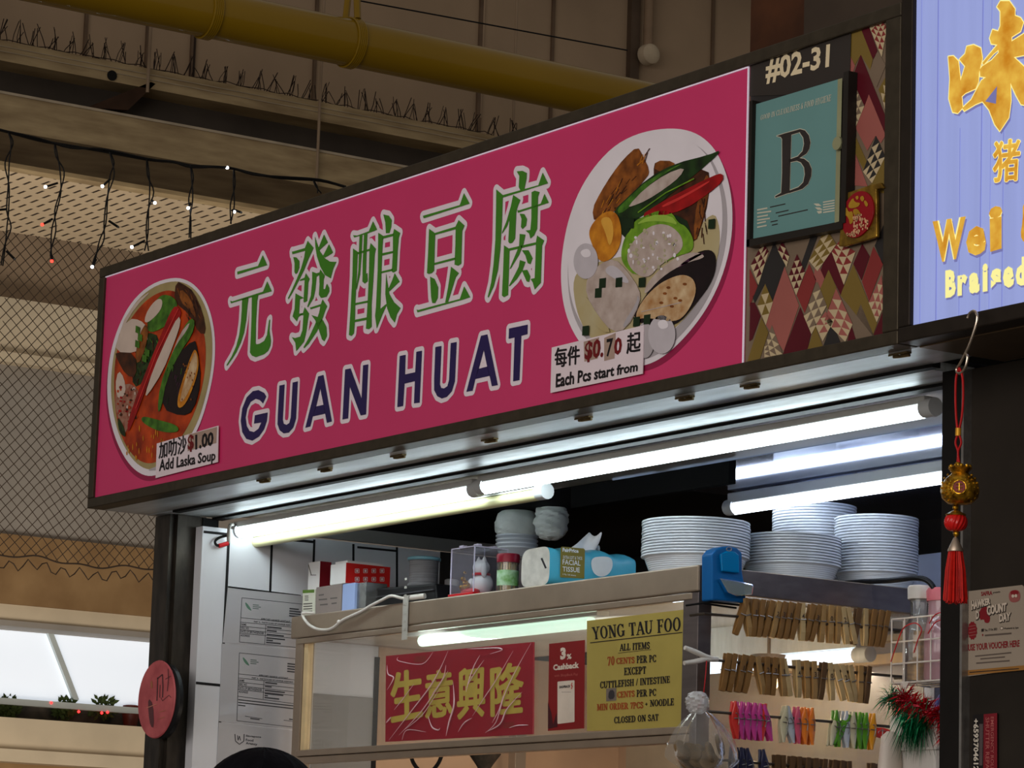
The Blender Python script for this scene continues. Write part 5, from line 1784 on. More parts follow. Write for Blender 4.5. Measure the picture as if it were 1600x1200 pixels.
def blob(c, rx, ry, rz, n, mm, seed, jit, topflat=1.0):
    random.seed(seed)
    ph = [(random.uniform(2, 9), random.uniform(2, 7), random.uniform(0, 6), random.uniform(.3, 1)) for _ in range(9)]
    q = MB()

    def f(u, v):
        a, t = 2 * math.pi * u, math.pi * v
        d = 1 + jit * sum(k * math.sin(round(p) * a + s_ * 3 * t + o_) for p, s_, o_, k in ph) / 3
        e = .6
        st = math.sin(t)
        st = st ** e if st > 0 else 0
        return (c[0] + rx * d * st * math.cos(a), c[1] + ry * d * st * math.sin(a), c[2] - rz * math.cos(t) * (1 + .3 * jit * math.sin(5 * a)))
    return q.grid(f, n, mm)


blob((Xk, .27, (ztop_ + zmid_) / 2 + .002), .05, .05, (ztop_ - zmid_) / 2 + .002, 48, 22, 2, .05).build('bag', bagm2, T, True)
Xn = x_on(860, .29, 2.40)
T2 = blob((Xn, .29, aty(860, 815, .29).z), .040, .036, .040, 48, 24, 8, .12).build('bag_knot', bagm2, T, True)

# ---- blue holder on the corner, wire ledge, clear cup
XH = CX1 + .012
T = thing('blue_holder', 'translucent blue plastic wall holder fixed at the corner of the case', 'holder', (XH + .02, .06, 2.21))
bluep = mat('translucent_blue_plastic', (0, 80, 138), .45, 0, .12, 10, spec=.2)
outl = [(1102, 866), (1110, 858), (1122, 854), (1135, 853), (1148, 856), (1158, 864), (1158, 892), (1163, 918), (1165, 936), (1160, 942), (1102, 938)]
P = [atx(1113 + (x - 1102) * .84, y, XH + .034) for x, y in outl]
m = MB().prism(P, (-.034, 0, 0))
m.build('holder_body', bluep, T, bevel=.003)
P = [atx(x, y, XH + .036) for x, y in ((1124, 866), (1134, 861), (1146, 862), (1153, 868), (1153, 896), (1126, 893))]
MB().prism(P, (.005, 0, 0)).build('front_window', mat('clear_blue_window', (0, 106, 160), .2, 0, .1, 10), T, bevel=.002)
P = [atx(x, y, XH + .036) for x, y in ((1120, 904), (1146, 908), (1172, 914), (1170, 930), (1146, 932), (1132, 926))]
MB().prism(P, (.012, 0, 0)).build('clear_cup', clear('clear_cup_plastic', (170, 180, 176), .35, .05), T, bevel=.002)
m = MB()
for a_, b_ in (((1072, 946), (1110, 941)), ((1110, 941), (1162, 946)), ((1100, 943), (1150, 950))):
    m.tube([atx(*a_, XH + .02), atx(*b_, XH + .02)], .0022, 6)
m.build('wire_ledge', MATS['near_black_post'], T, True)
wl = [atx(1139 + 4 * math.cos(t), 858 + 3 * math.sin(t), XH + .0365) for t in [2 * math.pi * i / 14 for i in range(14)]]
MB().tube(wl, .0008, 5, closed=True).build('screw_ring', case_st, T)

# ---- rods and clothes pegs
woods = [mat('peg_wood_%s' % n_, c_, .6, 0, .14, 30, stretch=(1, 1, .2)) for n_, c_ in (('honey', (160, 124, 76)), ('brown', (128, 92, 50)), ('pale', (180, 152, 106)), ('dark', (92, 66, 40)))]
XRD = .072
spring_m = mat('peg_spring_wire', (130, 124, 116), .3, .8, .1, 40)


def peg_jaw(s_, w_=.0052, L=.036):
    """one tapered jaw; the peg hangs with its length along z, jaws either side along x"""
    m = MB()
    pr = [(.0006, -L), (.0014, -L * .7), (.0008, L * .05), (.0014, L * .35), (.0052, L), (.0072, L), (.0068, L * .3), (.0064, -L * .55), (.0036, -L)]
    m.prism([(s_ * x, -w_, z) for x, z in pr][::s_], (0, 2 * w_, 0))
    return m


def make_peg(name, label, jaw_mat, sp_mat, grp, plastic=False):
    T = thing(name, label, 'clothes peg', (0, 0, 0), grp)
    for s_ in (1, -1):
        if plastic:
            m = MB()

            def f(u, v, s_=s_):
                a = 2 * math.pi * u
                z = -.034 + .070 * v
                wd = .0080 * (1 - .25 * math.cos(2 * math.pi * v)) * (math.sin(math.pi * min(max(v, .03), .97)) ** .35)
                th = .0032
                off = .0035 + .004 * abs(v - .45)
                return (s_ * (off + th * math.cos(a)), wd * math.sin(a), z)
            m.grid(f, 14, 16)
            m.build('jaw', jaw_mat, T, True)
        else:
            peg_jaw(s_).build('jaw', jaw_mat, T)
    m = MB()
    hw = .0062
    m.tube([(.0078, -hw, .004), (.0078, hw, .004)], .0009, 5)
    m.tube([(-.0078, -hw, .004), (-.0078, hw, .004)], .0009, 5)
    m.tube([(.0078 * math.cos(t), hw, .004 + .003 * math.sin(t)) for t in [math.pi * i / 8 for i in range(9)]], .0009, 5)
    if plastic: m.tube([(.0085, -.001 + .005 * math.sin(t), .002 + .012 * math.cos(t)) for t in [-.4 + 1.9 * math.pi / 8 * i * .5 for i in range(9)]], .0007, 5)
    m.build('spring', sp_mat, T)
    return T


DIG = {}


def row(items, z_at, name, grp, where, rowrods, plastic=False, mats=None, dyn=True):
    protos = {}
    own = []
    nn = 0
    for (zx, tilt, key, *rest) in items:
        px = 1060 + zx / 4
        p = atx(px, z_at(px), XRD)
        m_ = mats[key]
        lab = '%s, %s' % (rest[0] if rest else name, where % ORD[nn])
        if key not in protos:
            o = protos[key] = make_peg('clothes_peg', lab, m_, spring_m, grp, plastic)
        else:
            o = copy_tree(protos[key])
            for ch in [q for q in o.children if q.name.startswith('inked_digit')]: bpy.data.objects.remove(ch)
            o['label'] = lab
        if dyn and not plastic and nn in (2, 5, 6, 7, 9, 11, 13, 15) and key != 'd':
            vs, fs = txt('23104'[nn % 5], .02)
            mx_ = max(v[0] for v in vs)
            dm = MB().add([(.0077, (v[0] / mx_ - .5) * .0055, .006 + v[1] * .013) for v in vs], fs).data('inked_digit', INK)
            di = bpy.data.objects.new('inked_digit', dm)
            COL.objects.link(di)
            di.parent = o
            own.append((o, di))
        o.location = (XRD, p.y, p.z + .0)
        o.rotation_euler = (tilt, 0, random.uniform(-.12, .12))
        nn += 1


INK = mat('faded_pen_ink', (58, 44, 40), .7)
WM = dict(h=woods[0], b=woods[1], p=woods[2], d=woods[3])
random.seed(21)
r1 = [(388, -.32, 'b'), (425, .24, 'h'), (466, -.02, 'b'), (508, -.12, 'b'), (556, -.24, 'b'), (600, -.22, 'h'), (640, -.18, 'b'), (680, -.16, 'b'), (724, -.22, 'b'), (768, .04, 'p'),
      (812, -.22, 'b'), (850, -.24, 'b'), (893, -.02, 'h'), (945, 0, 'h'), (990, .02, 'h'), (1034, .2, 'p'), (1075, .3, 'p'), (1108, -.16, 'd'), (1160, .03, 'p'), (1205, -.1, 'b'), (1245, -.16, 'b'), (1285, -.2, 'b')]
row(r1, lambda px: 963 + (px - 1150) * .085, 'wooden clothes peg', 'wooden pegs on the top wire', '%s from the blue holder on the top wire', None, mats=WM)
r2 = [(290, -.16, 'b'), (330, -.14, 'b'), (385, -.18, 'b'), (432, -.2, 'b'), (505, .3, 'h'), (548, .06, 'b'), (592, -.06, 'b'), (645, .16, 'h'), (672, .26, 'p'), (742, .1, 'p'), (795, .08, 'h'),
      (842, .06, 'h'), (895, -.1, 'd'), (948, .14, 'p'), (1000, .34, 'p'), (1045, .36, 'p'), (1082, .26, 'p'), (1130, .02, 'h'), (1175, -.08, 'd')]
row(r2, lambda px: 1050 + (px - 1130) * .09, 'wooden clothes peg', 'wooden pegs on the second wire', '%s from the white clip on the second wire', None, mats=WM)


def pl(n_, c_): return mat('peg_plastic_' + n_, c_, .25, 0, .06, 20, coat=.2)


PM_ = dict(m=pl('magenta', (196, 66, 140)), r=pl('red', (206, 56, 50)), g=pl('grey', (176, 180, 186)), c=pl('milky', (190, 182, 150)), k=pl('pink', (204, 86, 110)), o=pl('orange', (224, 122, 44)),
           n=pl('green', (84, 140, 36)), a=pl('amber', (214, 142, 30)), y=pl('yellow', (220, 180, 50)), v=pl('navy', (52, 52, 78)))
CN = dict(m='magenta', r='red', g='grey', c='milky', k='pink', o='orange', n='green', a='amber', y='yellow', v='navy')
r3 = [(352, .1, 'r'), (385, .06, 'm'), (425, .05, 'm'), (465, .03, 'm'), (500, .05, 'm'), (522, -.1, 'r'), (548, .3, 'm'), (655, -.08, 'c'), (692, .22, 'g'), (738, .06, 'k'), (782, .04, 'o'), (824, .03, 'o'),
      (968, -.3, 'c'), (985, .12, 'n'), (1012, 2.55, 'n'), (1042, .05, 'g'), (1084, .03, 'c'), (1122, .03, 'n'), (1160, -.03, 'n'), (1205, -.06, 'a'), (1272, 1.5, 'r')]
r3 = [(a, t, k, CN[k] + ' plastic clothes peg') for a, t, k in r3]
row(r3, lambda px: 1126 + (px - 1150) * .085, '', 'plastic pegs on the third wire', '%s from the hanging bag on the third wire', None, True, PM_)
r4 = [(345, .08, 'v'), (395, .22, 'v'), (440, .25, 'v'), (535, .2, 'v')]
r4 = [(a, t, k, 'navy plastic clothes peg') for a, t, k in r4]
row(r4, lambda px: 1197 + (px - 1150) * .085, '', 'navy pegs on the bottom wire', '%s from the hanging bag on the bottom wire', None, True, PM_)
r5 = [(a, random.uniform(-.1, .1), 'd') for a in (610, 648, 700, 745, 800, 850, 900, 960, 1010, 1060, 1200, 1245)]
row(r5, lambda px: 1204 + (px - 1150) * .085, 'dark wooden clothes peg', 'wooden pegs on the bottom wire', '%s along the bottom wire after the navy pegs', None, mats=WM)
# the wires
rodm = mat('dark_rod', (84, 74, 64), .35, .7, .15, 30)
for lab, y0, sl in (('top peg wire along the side of the case', 963, .085), ('second peg wire along the side of the case, held by the white clip', 1034, .09),
                    ('third peg wire with the coloured pegs', 1115, .085), ('bottom peg wire with navy and dark wooden pegs', 1189, .085)):
    a, c_ = atx(1100, y0 - 4, XRD), atx(1420, y0 + 270 * sl, XRD)
    m = MB().tube([(CX1, a.y, a.z), (XRD, a.y, a.z), (XRD, c_.y, c_.z), (CX1, c_.y, c_.z)], .0028, 8)
    solo(m, 'peg_wire', rodm, lab, 'wire', 'peg wires on the case', smooth=True)
# white grip clip
T = thing('grip_clip', 'white two-pronged plastic clip at the front corner post', 'clip', atx(1090, 1025, XRD))
wp = mat('white_clip_plastic', (206, 198, 188), .35, 0, .05, 20)
for a_ in ([(1070, 1012), (1085, 1018), (1102, 1026), (1116, 1030)], [(1069, 1036), (1085, 1034), (1102, 1030), (1116, 1030)]):
    MB().tube([atx(x, y, XRD + .008) for x, y in a_], lambda t: .0042 + .001 * math.sin(3 * t), 10).build('prong', wp, T, True)
MB().tube([atx(1108, 1030, XRD + .008), atx(1120, 1030, XRD + .004)], .0055, 10).build('clip_head', wp, T, True)
# bag of biscuits on a red string
XBG = XRD + .055
T = thing('biscuit_bag', 'knotted clear bag of round brown biscuits hanging on a red string', 'bag', atx(1095, 1190, XBG))
film = clear('crinkled_bag_film', (214, 204, 192), .15, .15, (255, 250, 244), .12, .25, 60)
red_string = mat('red_string', (170, 24, 28), .6)
MB().tube(catmull([atx(1104, 1032, XRD + .01), atx(1102, 1060, XBG), atx(1098, 1090, XBG), atx(1090, 1108, XBG)]), .0011, 6).build('red_string', red_string, T)
k_ = atx(1090, 1098, XBG)
blob(k_, .02, .022, .02, 30, 16, 3, .16).build('knot', clear('bag_knot_film', (226, 222, 220), .45, .2, (255, 255, 255), .12, .3, 50), T, True)
bc = atx(1094, 1152, XBG)


def bagf(u, v):
    a = 2 * math.pi * u
    r_ = .008 + .066 * math.sin(min(1, v * 1.25) * math.pi / 2) ** .8 * (1 - .55 * max(0, v - .8) / .2)
    cr = 1 + .09 * math.sin(7 * a + 3 * v) + .05 * math.sin(13 * a)
    return (bc.x + r_ * .55 * cr * math.cos(a), bc.y + r_ * cr * math.sin(a) + .012 * v, k_.z - .012 - .115 * v)


MB().grid(bagf, 40, 18).build('bag_film', film, T, True)
bis = mat('brown_biscuit', (104, 82, 54), .7, 0, .25, 60, .3)
random.seed(9)
for i_, (px, py, rot) in enumerate(((1066, 1172, .3), (1080, 1176, -.2), (1096, 1178, .4), (1110, 1176, .9), (1125, 1164, 1.0), (1088, 1186, .1), (1106, 1188, -.3), (1072, 1188, .2))):
    q = atx(px, py, XBG + random.uniform(-.012, .012))
    m = MB()
    n_ = Vector((.75, math.sin(rot) * .8, math.cos(rot) * .5)).normalized()
    u_ = n_.orthogonal().normalized()
    v_ = n_.cross(u_)
    ringp = lambda r_, d_: [q + u_ * r_ * math.cos(t) + v_ * r_ * math.sin(t) + n_ * d_ for t in [2 * math.pi * i / 20 for i in range(20)]]
    rings = [ringp(.018, -.0045), ringp(.021, -.002), ringp(.021, .002), ringp(.018, .0045)]
    fs = [[i * 20 + k, i * 20 + (k + 1) % 20, (i + 1) * 20 + (k + 1) % 20, (i + 1) * 20 + k] for i in range(3) for k in range(20)]
    m.add([x for r_ in rings for x in r_], fs + [list(range(19, -1, -1)), list(range(60, 80))])
    tag(solo(m, 'round_biscuit', bis, 'x', 'biscuit', 'biscuits in the hanging bag', smooth=True), 'round brown biscuit in the hanging knotted bag', 'biscuit', 'biscuits in the hanging bag')

# ---- notices on the front glass
YG = .009
T = sticker('price_board', 'yellow YONG TAU FOO price board on the case glass', 'notice', [(917, 970), (1073, 952), (1073, 1138), (917, 1142)], 1, YG, .002, mat('yellow_board', (164, 146, 72), .4, 0, .08, 8, .04, coat=.15))
A = Art(1, YG).frame(830, 920, 4.286)
K, RR = 0, 1
A.fat(serif('YONG TAU FOO'), [(405, 258), (1000, 188), (1000, 280), (412, 340)], K, 1, 1.3)
A.line([(394, 362), (1012, 292)], 6, K, 1)
A.fat(serif('ALL ITEMS'), [(592, 370), (794, 355), (794, 402), (592, 417)], K, 1, 1.3)
A.line([(582, 431), (803, 407)], 3, K, 1)
A.fat(serif('70'), [(512, 456), (557, 451), (557, 510), (512, 515)], RR, 1, 1.3)
A.fat(serif('CENTS'), [(570, 464), (692, 455), (692, 498), (570, 504)], RR, 1, 1.3)
A.fat(serif('PER PC'), [(706, 450), (835, 442), (835, 490), (706, 498)], K, 1, 1.3)
A.fat(serif('EXCEPT'), [(622, 530), (768, 519), (768, 568), (622, 578)], K, 1, 1.3)
A.fat(serif('CUTTLEFISH / INTESTINE'), [(462, 622), (928, 583), (928, 630), (462, 668)], K, 1, 1.3)
A.poly([(502, 668), (570, 662), (570, 748), (502, 754)], 2, 1)
A.smooth([(520, 680), (555, 676), (560, 735), (515, 742)], 3, 2, 1)
A.fat(serif('CENTS'), [(576, 690), (692, 680), (692, 722), (576, 731)], RR, 1, 1.3)
A.fat(serif('PER PC'), [(706, 678), (835, 670), (835, 716), (706, 724)], K, 1, 1.3)
A.fat(serif('MIN ORDER 7PCS'), [(440, 772), (750, 756), (750, 800), (440, 815)], RR, 1, 1.3)
A.fat(serif('+ NOODLE'), [(764, 748), (955, 733), (955, 780), (764, 790)], K, 1, 1.3)
A.fat(serif('CLOSED ON SAT'), [(556, 858), (852, 838), (852, 882), (556, 902)], K, 1, 1.3)
A.mb.build('lettering', [MATS['black_print'], mat('orange_brown_print', (150, 66, 30), .5), mat('tape_patch', (112, 100, 90), .5), mat('smudged_ink', (52, 48, 50), .5)], T)

T = sticker('cashback_notice', 'narrow red 3% cashback notice beside the yellow board', 'notice', [(858, 1006), (913, 1000), (912, 1138), (856, 1142)], 1, YG, .0015, mat('brick_red_paper', (126, 26, 26), .6, 0, .05, 9))
A = Art(1, YG).frame(830, 920, 4.286)
A.text(txt('3', .06), [(195, 395), (232, 390), (232, 470), (195, 477)], 0, 1)
A.text(txt('%', .04), [(238, 437), (270, 434), (270, 470), (238, 474)], 0, 1)
A.text(txt('Cashback', .045), [(147, 508), (320, 488), (320, 530), (148, 548)], 0, 1)
A.text(txt('with ShopBack Pay'), [(155, 575), (312, 562), (312, 585), (155, 595)], 2, 1)
A.poly([(176, 626), (180, 621), (286, 612), (290, 616), (290, 888), (286, 892), (180, 905), (176, 900)], 0, 1)
A.text(txt('SHOPBACK', .04), [(188, 650), (262, 643), (262, 660), (188, 668)], 1, 2)
A.line([(274, 628), (268, 648), (276, 650), (268, 672)], 5, 3, 2)
for k in range(9):
    for j in range(3): A.poly([(205 + k * 7, 690 + j * 0), (209 + k * 7, 690), (209 + k * 7, 693), (205 + k * 7, 693)], 1, 2)
A.poly([(112, 760), (135, 830), (150, 930), (112, 938)], 4, 1)
A.poly([(140, 930), (170, 830), (176, 925)], 4, 1)
A.mb.build('print', [mat('pale_notice_print', (208, 192, 176), .5), MATS['black_print'], mat('faint_pink_print', (176, 96, 88), .5), mat('red_logo', (190, 40, 40), .5), mat('dark_maroon_print', (66, 22, 26), .5)], T)

T = sticker('blessing_banner', 'dark red new year banner with gold characters in crinkled clear wrap', 'banner', [(603, 1025), (833, 1003), (832, 1147), (602, 1159)], 1, YG, .004, mat('dark_red_velvet', (146, 18, 34), .4, 0, .08, 9))
A = Art(1, YG).frame(600, 1000, 6.4)
gold_br = mat('dull_gold_print', (186, 164, 70), .45, 0, .1, 20)
for ch, q in (('生', [(70, 330), (380, 290), (380, 760), (80, 820)]), ('意', [(420, 320), (680, 290), (680, 740), (420, 790)]), ('興', [(740, 300), (1010, 260), (1000, 760), (740, 790)]), ('隆', [(1070, 270), (1390, 215), (1385, 730), (1075, 760)])):
    A.fat(txt(ch), q, 0, 1, 11)
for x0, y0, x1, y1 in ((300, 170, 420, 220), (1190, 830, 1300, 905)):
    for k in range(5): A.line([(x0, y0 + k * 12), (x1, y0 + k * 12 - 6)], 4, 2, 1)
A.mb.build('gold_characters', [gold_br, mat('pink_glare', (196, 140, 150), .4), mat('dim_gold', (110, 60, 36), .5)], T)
wrap = clear('crinkled_clear_wrap', (226, 190, 196), .03, .10, (255, 236, 238), .02, .08, 28)
A = Art(1, YG - .004)


def wrapf(u, v):
    p = A.p((596 + 243 * u, (1022 - 22 * u) * (1 - v) + (1164 - 14 * u) * v))
    random.seed(int(u * 400) * 77 + int(v * 300))
    d = .0009 * abs(math.sin(18 * (u * 1.6 + v * 1.0) + 2 * math.sin(7 * v))) ** 3 + .0006 * abs(math.sin(31 * (u * .9 - v * .3) + 3 * math.sin(5 * u))) ** 4
    return (p.x, p.y - d, p.z)


MB().grid(wrapf, 110, 60).build('clear_wrap', wrap, T, True)
m = MB()
random.seed(17)
fold = mat('glare_wrap_fold', (226, 190, 196), .15, 0, .1, 30)  # pale ridges draw the glare along the creases of the wrap
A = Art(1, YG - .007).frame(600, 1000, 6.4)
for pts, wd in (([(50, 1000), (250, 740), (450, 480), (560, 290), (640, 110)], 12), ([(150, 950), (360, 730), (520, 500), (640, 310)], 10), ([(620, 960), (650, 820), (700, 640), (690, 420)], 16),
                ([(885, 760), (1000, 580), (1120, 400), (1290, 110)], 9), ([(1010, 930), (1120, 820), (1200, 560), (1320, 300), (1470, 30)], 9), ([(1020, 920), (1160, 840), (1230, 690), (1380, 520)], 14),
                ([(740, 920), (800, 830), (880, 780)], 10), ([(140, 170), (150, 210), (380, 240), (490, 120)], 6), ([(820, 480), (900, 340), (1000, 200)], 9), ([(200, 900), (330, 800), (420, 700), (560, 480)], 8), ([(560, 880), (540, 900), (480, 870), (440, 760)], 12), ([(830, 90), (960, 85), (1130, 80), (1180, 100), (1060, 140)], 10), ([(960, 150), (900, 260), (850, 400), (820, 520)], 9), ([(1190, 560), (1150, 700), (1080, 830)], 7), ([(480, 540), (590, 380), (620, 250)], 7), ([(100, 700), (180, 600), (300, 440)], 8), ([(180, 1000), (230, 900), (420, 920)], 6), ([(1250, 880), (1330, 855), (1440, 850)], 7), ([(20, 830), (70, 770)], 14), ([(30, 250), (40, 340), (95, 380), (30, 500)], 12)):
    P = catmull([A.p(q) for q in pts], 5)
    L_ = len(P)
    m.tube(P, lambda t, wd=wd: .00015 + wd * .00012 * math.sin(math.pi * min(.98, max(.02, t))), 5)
m.build('wrap_glare_folds', fold, T, True)

# ---- papers on the left wall
XPp = XW + .0016
paper_w = mat('laminated_paper', (172, 170, 172), .25, 0, .03, 8, coat=.3)
lineink = mat('form_line_print', (70, 70, 74), .6)
logo_g = mat('green_logo_print', (96, 132, 112), .6)


def form(pts, border, label, y_off, rows, foot):
    P = [atx(x, y, XPp) for x, y in pts]
    T = thing('licence_form', label, 'paper', sum(P, Vector()) / 4)
    MB().prism(P, (-.0012, 0, 0)).build('sheet', paper_w, T)
    A = Art(0, XPp, 1)
    b = [Vector(q) for q in border]

    def bl(u, v): return (b[0] * (1 - u) + b[1] * u) * (1 - v) + (b[3] * (1 - u) + b[2] * u) * v

    def ln(u0, v0, u1, v1, wd=.8): A.line([bl(u0, v0), bl(u1, v1)], wd, 0, 1)
    ln(0, 0, 1, 0); ln(0, 0, 0, 1); ln(0, 1, 1, 1)

    def tx(s_, u0, u1, v0, v1, mi=0): A.text(txt(s_, .02), [bl(u0, v0), bl(u1, v0), bl(u1, v1), bl(u0, v1)], mi, 1)
    return T, A, bl, ln, tx


T, A, bl, ln, tx = form([(356, 919), (482, 932), (478, 1014), (348, 1004)], [(378, 934), (482, 945), (478, 1013), (374, 1003)], 'upper laminated licence form on the tiled left wall', 0, 4, False)
V = [.44, .54, .62, .69, .77, .85]
tx('APPROVED HAWKER ASSISTANT', .3, .74, .41, .46); tx('PART A - PARTICULARS OF HAWKER ASSISTANT', .2, .82, .49, .53)
ln(0, .45, 1, .45); ln(0, .55, 1, .55)
for v_ in (.64, .72, .80): ln(0, v_, 1, v_)
ln(.38, .55, .38, 1)
for s_, v_, u_ in (('NAME', .57, .09), ('NRIC NO', .65, .13), ('DATE OF BIRTH/GENDER', .73, .36), ('ADDRESS', .82, .15)): tx(s_, .01, u_, v_, v_ + .05)
for u1, v_ in ((.62, .58), (.55, .66), (.66, .75), (.68, .83), (.5, .88), (.62, .93)): A.line([bl(.4, v_ + .02), bl(u1, v_ + .02)], 2.2, 0, 1)
for k in range(4): A.line([bl(.72, .13 + k * .055), bl(.86 + .03 * k, .13 + k * .055)], 2.2, 0, 1)
for k in range(3): A.line([bl(.17, .13 + k * .04), bl(.26 + .03 * (k == 1), .13 + k * .04)], 1.4, 2, 1)
A.smooth([bl(.05, .08), bl(.1, .14), bl(.14, .22), bl(.16, .28), bl(.1, .24), bl(.06, .16)], 1, 1)
A.mb.build('form_print', [lineink, logo_g, mat('grey_green_print', (110, 124, 118), .6)], T)
T, A, bl, ln, tx = form([(347, 1005.5), (480, 1016), (472, 1141), (342, 1127)], [(374, 1020), (479, 1031), (474, 1138), (370, 1126)], 'middle laminated licence form with plastic glare on the left wall', 0, 4, True)
tx('APPROVED HAWKER ASSISTANT', .3, .74, .285, .315); tx('PART A - PARTICULARS OF HAWKER ASSISTANT', .2, .82, .335, .36)
ln(0, .31, 1, .31); ln(0, .37, .9, .37)
for v_ in (.43, .485, .54): ln(0, v_, .9, v_)
ln(.38, .37, .38, .64); ln(0, .64, 1, .66)
for s_, v_, u_ in (('NAME', .385, .09), ('NRIC NO', .44, .13), ('DATE OF BIRTH/GENDER', .495, .36), ('ADDRESS', .55, .15)): tx(s_, .01, u_, v_, v_ + .035)
for u1, v_ in ((.58, .395), (.5, .45), (.7, .51), (.68, .555), (.45, .585), (.62, .615)): A.line([bl(.4, v_), bl(u1, v_)], 2.0, 0, 1)
for v_, u1 in ((.69, .98), (.73, .98), (.77, .12)): A.line([bl(.01, v_), bl(u1, v_ + .0)], 1.6, 0, 1)
for k in range(4): A.line([bl(.72, .085 + k * .037), bl(.86 + .03 * k, .085 + k * .037)], 2.2, 0, 1)
for k in range(3): A.line([bl(.17, .085 + k * .026), bl(.26 + .03 * (k == 1), .085 + k * .026)], 1.4, 2, 1)
A.smooth([bl(.05, .05), bl(.1, .09), bl(.14, .14), bl(.16, .18), bl(.1, .155), bl(.06, .1)], 1, 1)
ln(.12, .92, .38, .93); ln(.7, .915, .98, .92)
A.line([bl(.2, .945), bl(.34, .947)], 1.6, 0, 1); A.line([bl(.78, .89), bl(.97, .893)], 1.8, 0, 1)
A.mb.build('form_print', [lineink, logo_g, MATS['grey_green_print']], T)
P = [(342, 1128.5), (470, 1143), (466, 1235), (337, 1220)]
T = sticker('agency_notice', 'lowest sheet on the left wall with the food agency shield logo', 'paper', P, 0, XPp, -.0012, paper_w)
A = Art(0, XPp, 1)
A.line([(367, 1147), (368, 1158), (374, 1163), (381, 1158), (381.5, 1147)], 1.4, 0, 1)
A.line([(371, 1149), (372, 1157), (374, 1150), (376, 1157)], 1.2, 0, 1)
A.text(txt('Singapore', .03), [(384, 1148), (408, 1150), (408, 1154), (384, 1152)], 0, 1)
A.text(txt('Food', .03), [(384, 1154), (396, 1155), (396, 1159), (384, 1158)], 0, 1)
A.text(txt('Agency', .03), [(384, 1159), (402, 1161), (402, 1166), (384, 1164)], 0, 1)
A.mb.build('print', [lineink], T)

# lamp lead at the left end of the tube
T = thing('lamp_lead', 'short grey lamp lead with red tape at the end of the left tube', 'cable', atx(350, 845, XW + .02))
MB().tube(catmull([aty(371, 822, -.09), atx(360, 820, XW + .03), atx(357, 835, XW + .02), atx(357, 848, XW + .01)]), .004, 8).build('lead', mat('grey_lead', (150, 146, 138), .5), T, True)
MB().tube(catmull([atx(357, 836, XW + .015), atx(343, 840, XW + .012), atx(336, 846, XW + .01), atx(339, 852, XW + .01), atx(347, 852, XW + .01)]), .003, 8).build('black_wire', MATS['gap_shade_and_rubber'], T, True)
MB().tube([atx(342, 853, XW + .012), atx(356, 849, XW + .012)], .005, 8).build('red_tape', mat('red_tape', (180, 24, 30), .5), T, True)

# ---- round red sign on the left post
YR = -.285
c = aty(249, 1093, YR)
T = thing('round_sign', 'round faded red sign on a thick black puck at the left post', 'sign', c)
MB().lathe([(.078, -.004), (.084, 0), (.084, .009)], (c.x + .012, YR + .0, c.z - .004), 40, 'y').build('black_puck', MATS['black_plastic'], T, True)
MB().lathe([(.086, .0), (.087, -.002), (.085, -.0045)], (c.x, YR - .004, c.z), 40, 'y').build('red_disc', mat('faded_red_sticker', (190, 96, 98), .5, 0, .12, 22, var2=(164, 74, 80)), T, True)
A = Art(1, YR - .0088).frame(210, 1020, 8)
A.line([(290, 310), (285, 480), (280, 600)], 14, 0, 1)
A.line([(290, 320), (350, 270), (355, 420), (350, 560)], 14, 0, 1)
A.line([(320, 400), (315, 560)], 9, 0, 1)
A.line([(420, 200), (425, 330), (410, 480)], 9, 0, 1)
A.line([(385, 330), (455, 290)], 7, 0, 1)
A.line([(330, 560), (350, 600), (430, 530), (460, 560)], 7, 0, 1)
A.smooth([(200, 350), (225, 350), (230, 440), (205, 450)], 2, 1)
A.smooth([(170, 560), (235, 640), (245, 940), (200, 920), (175, 760)], 0, 1, 1)
A.line([(150, 690), (280, 640)], 8, 1, 2)
A.line([(310, 740), (390, 720)], 7, 2, 1); A.line([(300, 830), (380, 800)], 7, 2, 1)
A.mb.build('faded_print', [mat('faded_grey_print', (92, 54, 58), .5), mat('pale_scratch', (196, 130, 110), .5), mat('faded_gold_print', (166, 104, 76), .5)], T)
# ================================================================== RIGHT SIDE, ORNAMENT, LIGHT STRINGS, PEOPLE
# ---- basket with bottles
YBK = .42
bx0, bx1 = x_on(1393, YBK, 2.14), x_on(1393, YBK, 2.14) + .19
bz1, bz0 = aty(1393, 968, YBK).z, aty(1393, 1068, YBK).z
T = thing('wire_basket', 'white wire basket with bottles hooked to the rear of the case', 'basket', ((bx0 + bx1) / 2, YBK + .05, bz0))
ww = mat('white_coated_wire', (196, 184, 172), .4, 0, .06, 20)
m = MB()
for z in (bz1, bz0 + (bz1 - bz0) * .64, bz0 + (bz1 - bz0) * .3, bz0):
    m.tube([(bx0, YBK, z), (bx1, YBK, z), (bx1, YBK + .1, z), (bx0, YBK + .1, z)], .0018, 6, closed=True)
for i in range(6):
    x = bx0 + (bx1 - bx0) * i / 5
    m.tube([(x, YBK, bz1), (x, YBK, bz0), (x, YBK + .1, bz0), (x, YBK + .1, bz1)], .0017, 6)
for y in (YBK + .03, YBK + .065):
    m.tube([(bx0, y, bz1), (bx0, y, bz0), (bx1, y, bz0), (bx1, y, bz1)], .0017, 6)
m.build('wire_frame', ww, T)
m = MB()
for x in (bx0 + .02, bx1 - .02): m.tube([(x, YBK + .1, bz1), (x, YBK + .13, bz1 + .02), (CX1 - .001 if x < .1 else x, YBK + .13, bz1 + .02)], .0018, 6)
m.build('hook', ww, T)
MB().box(bx0 + .03, bx0 + .05, YBK - .002, YBK, bz0 - .012, bz0 + .002).build('foot_tab', ww, T, bevel=.002)
T.location.z += 0
b1x = x_on(1434, YBK + .035, 2.15)
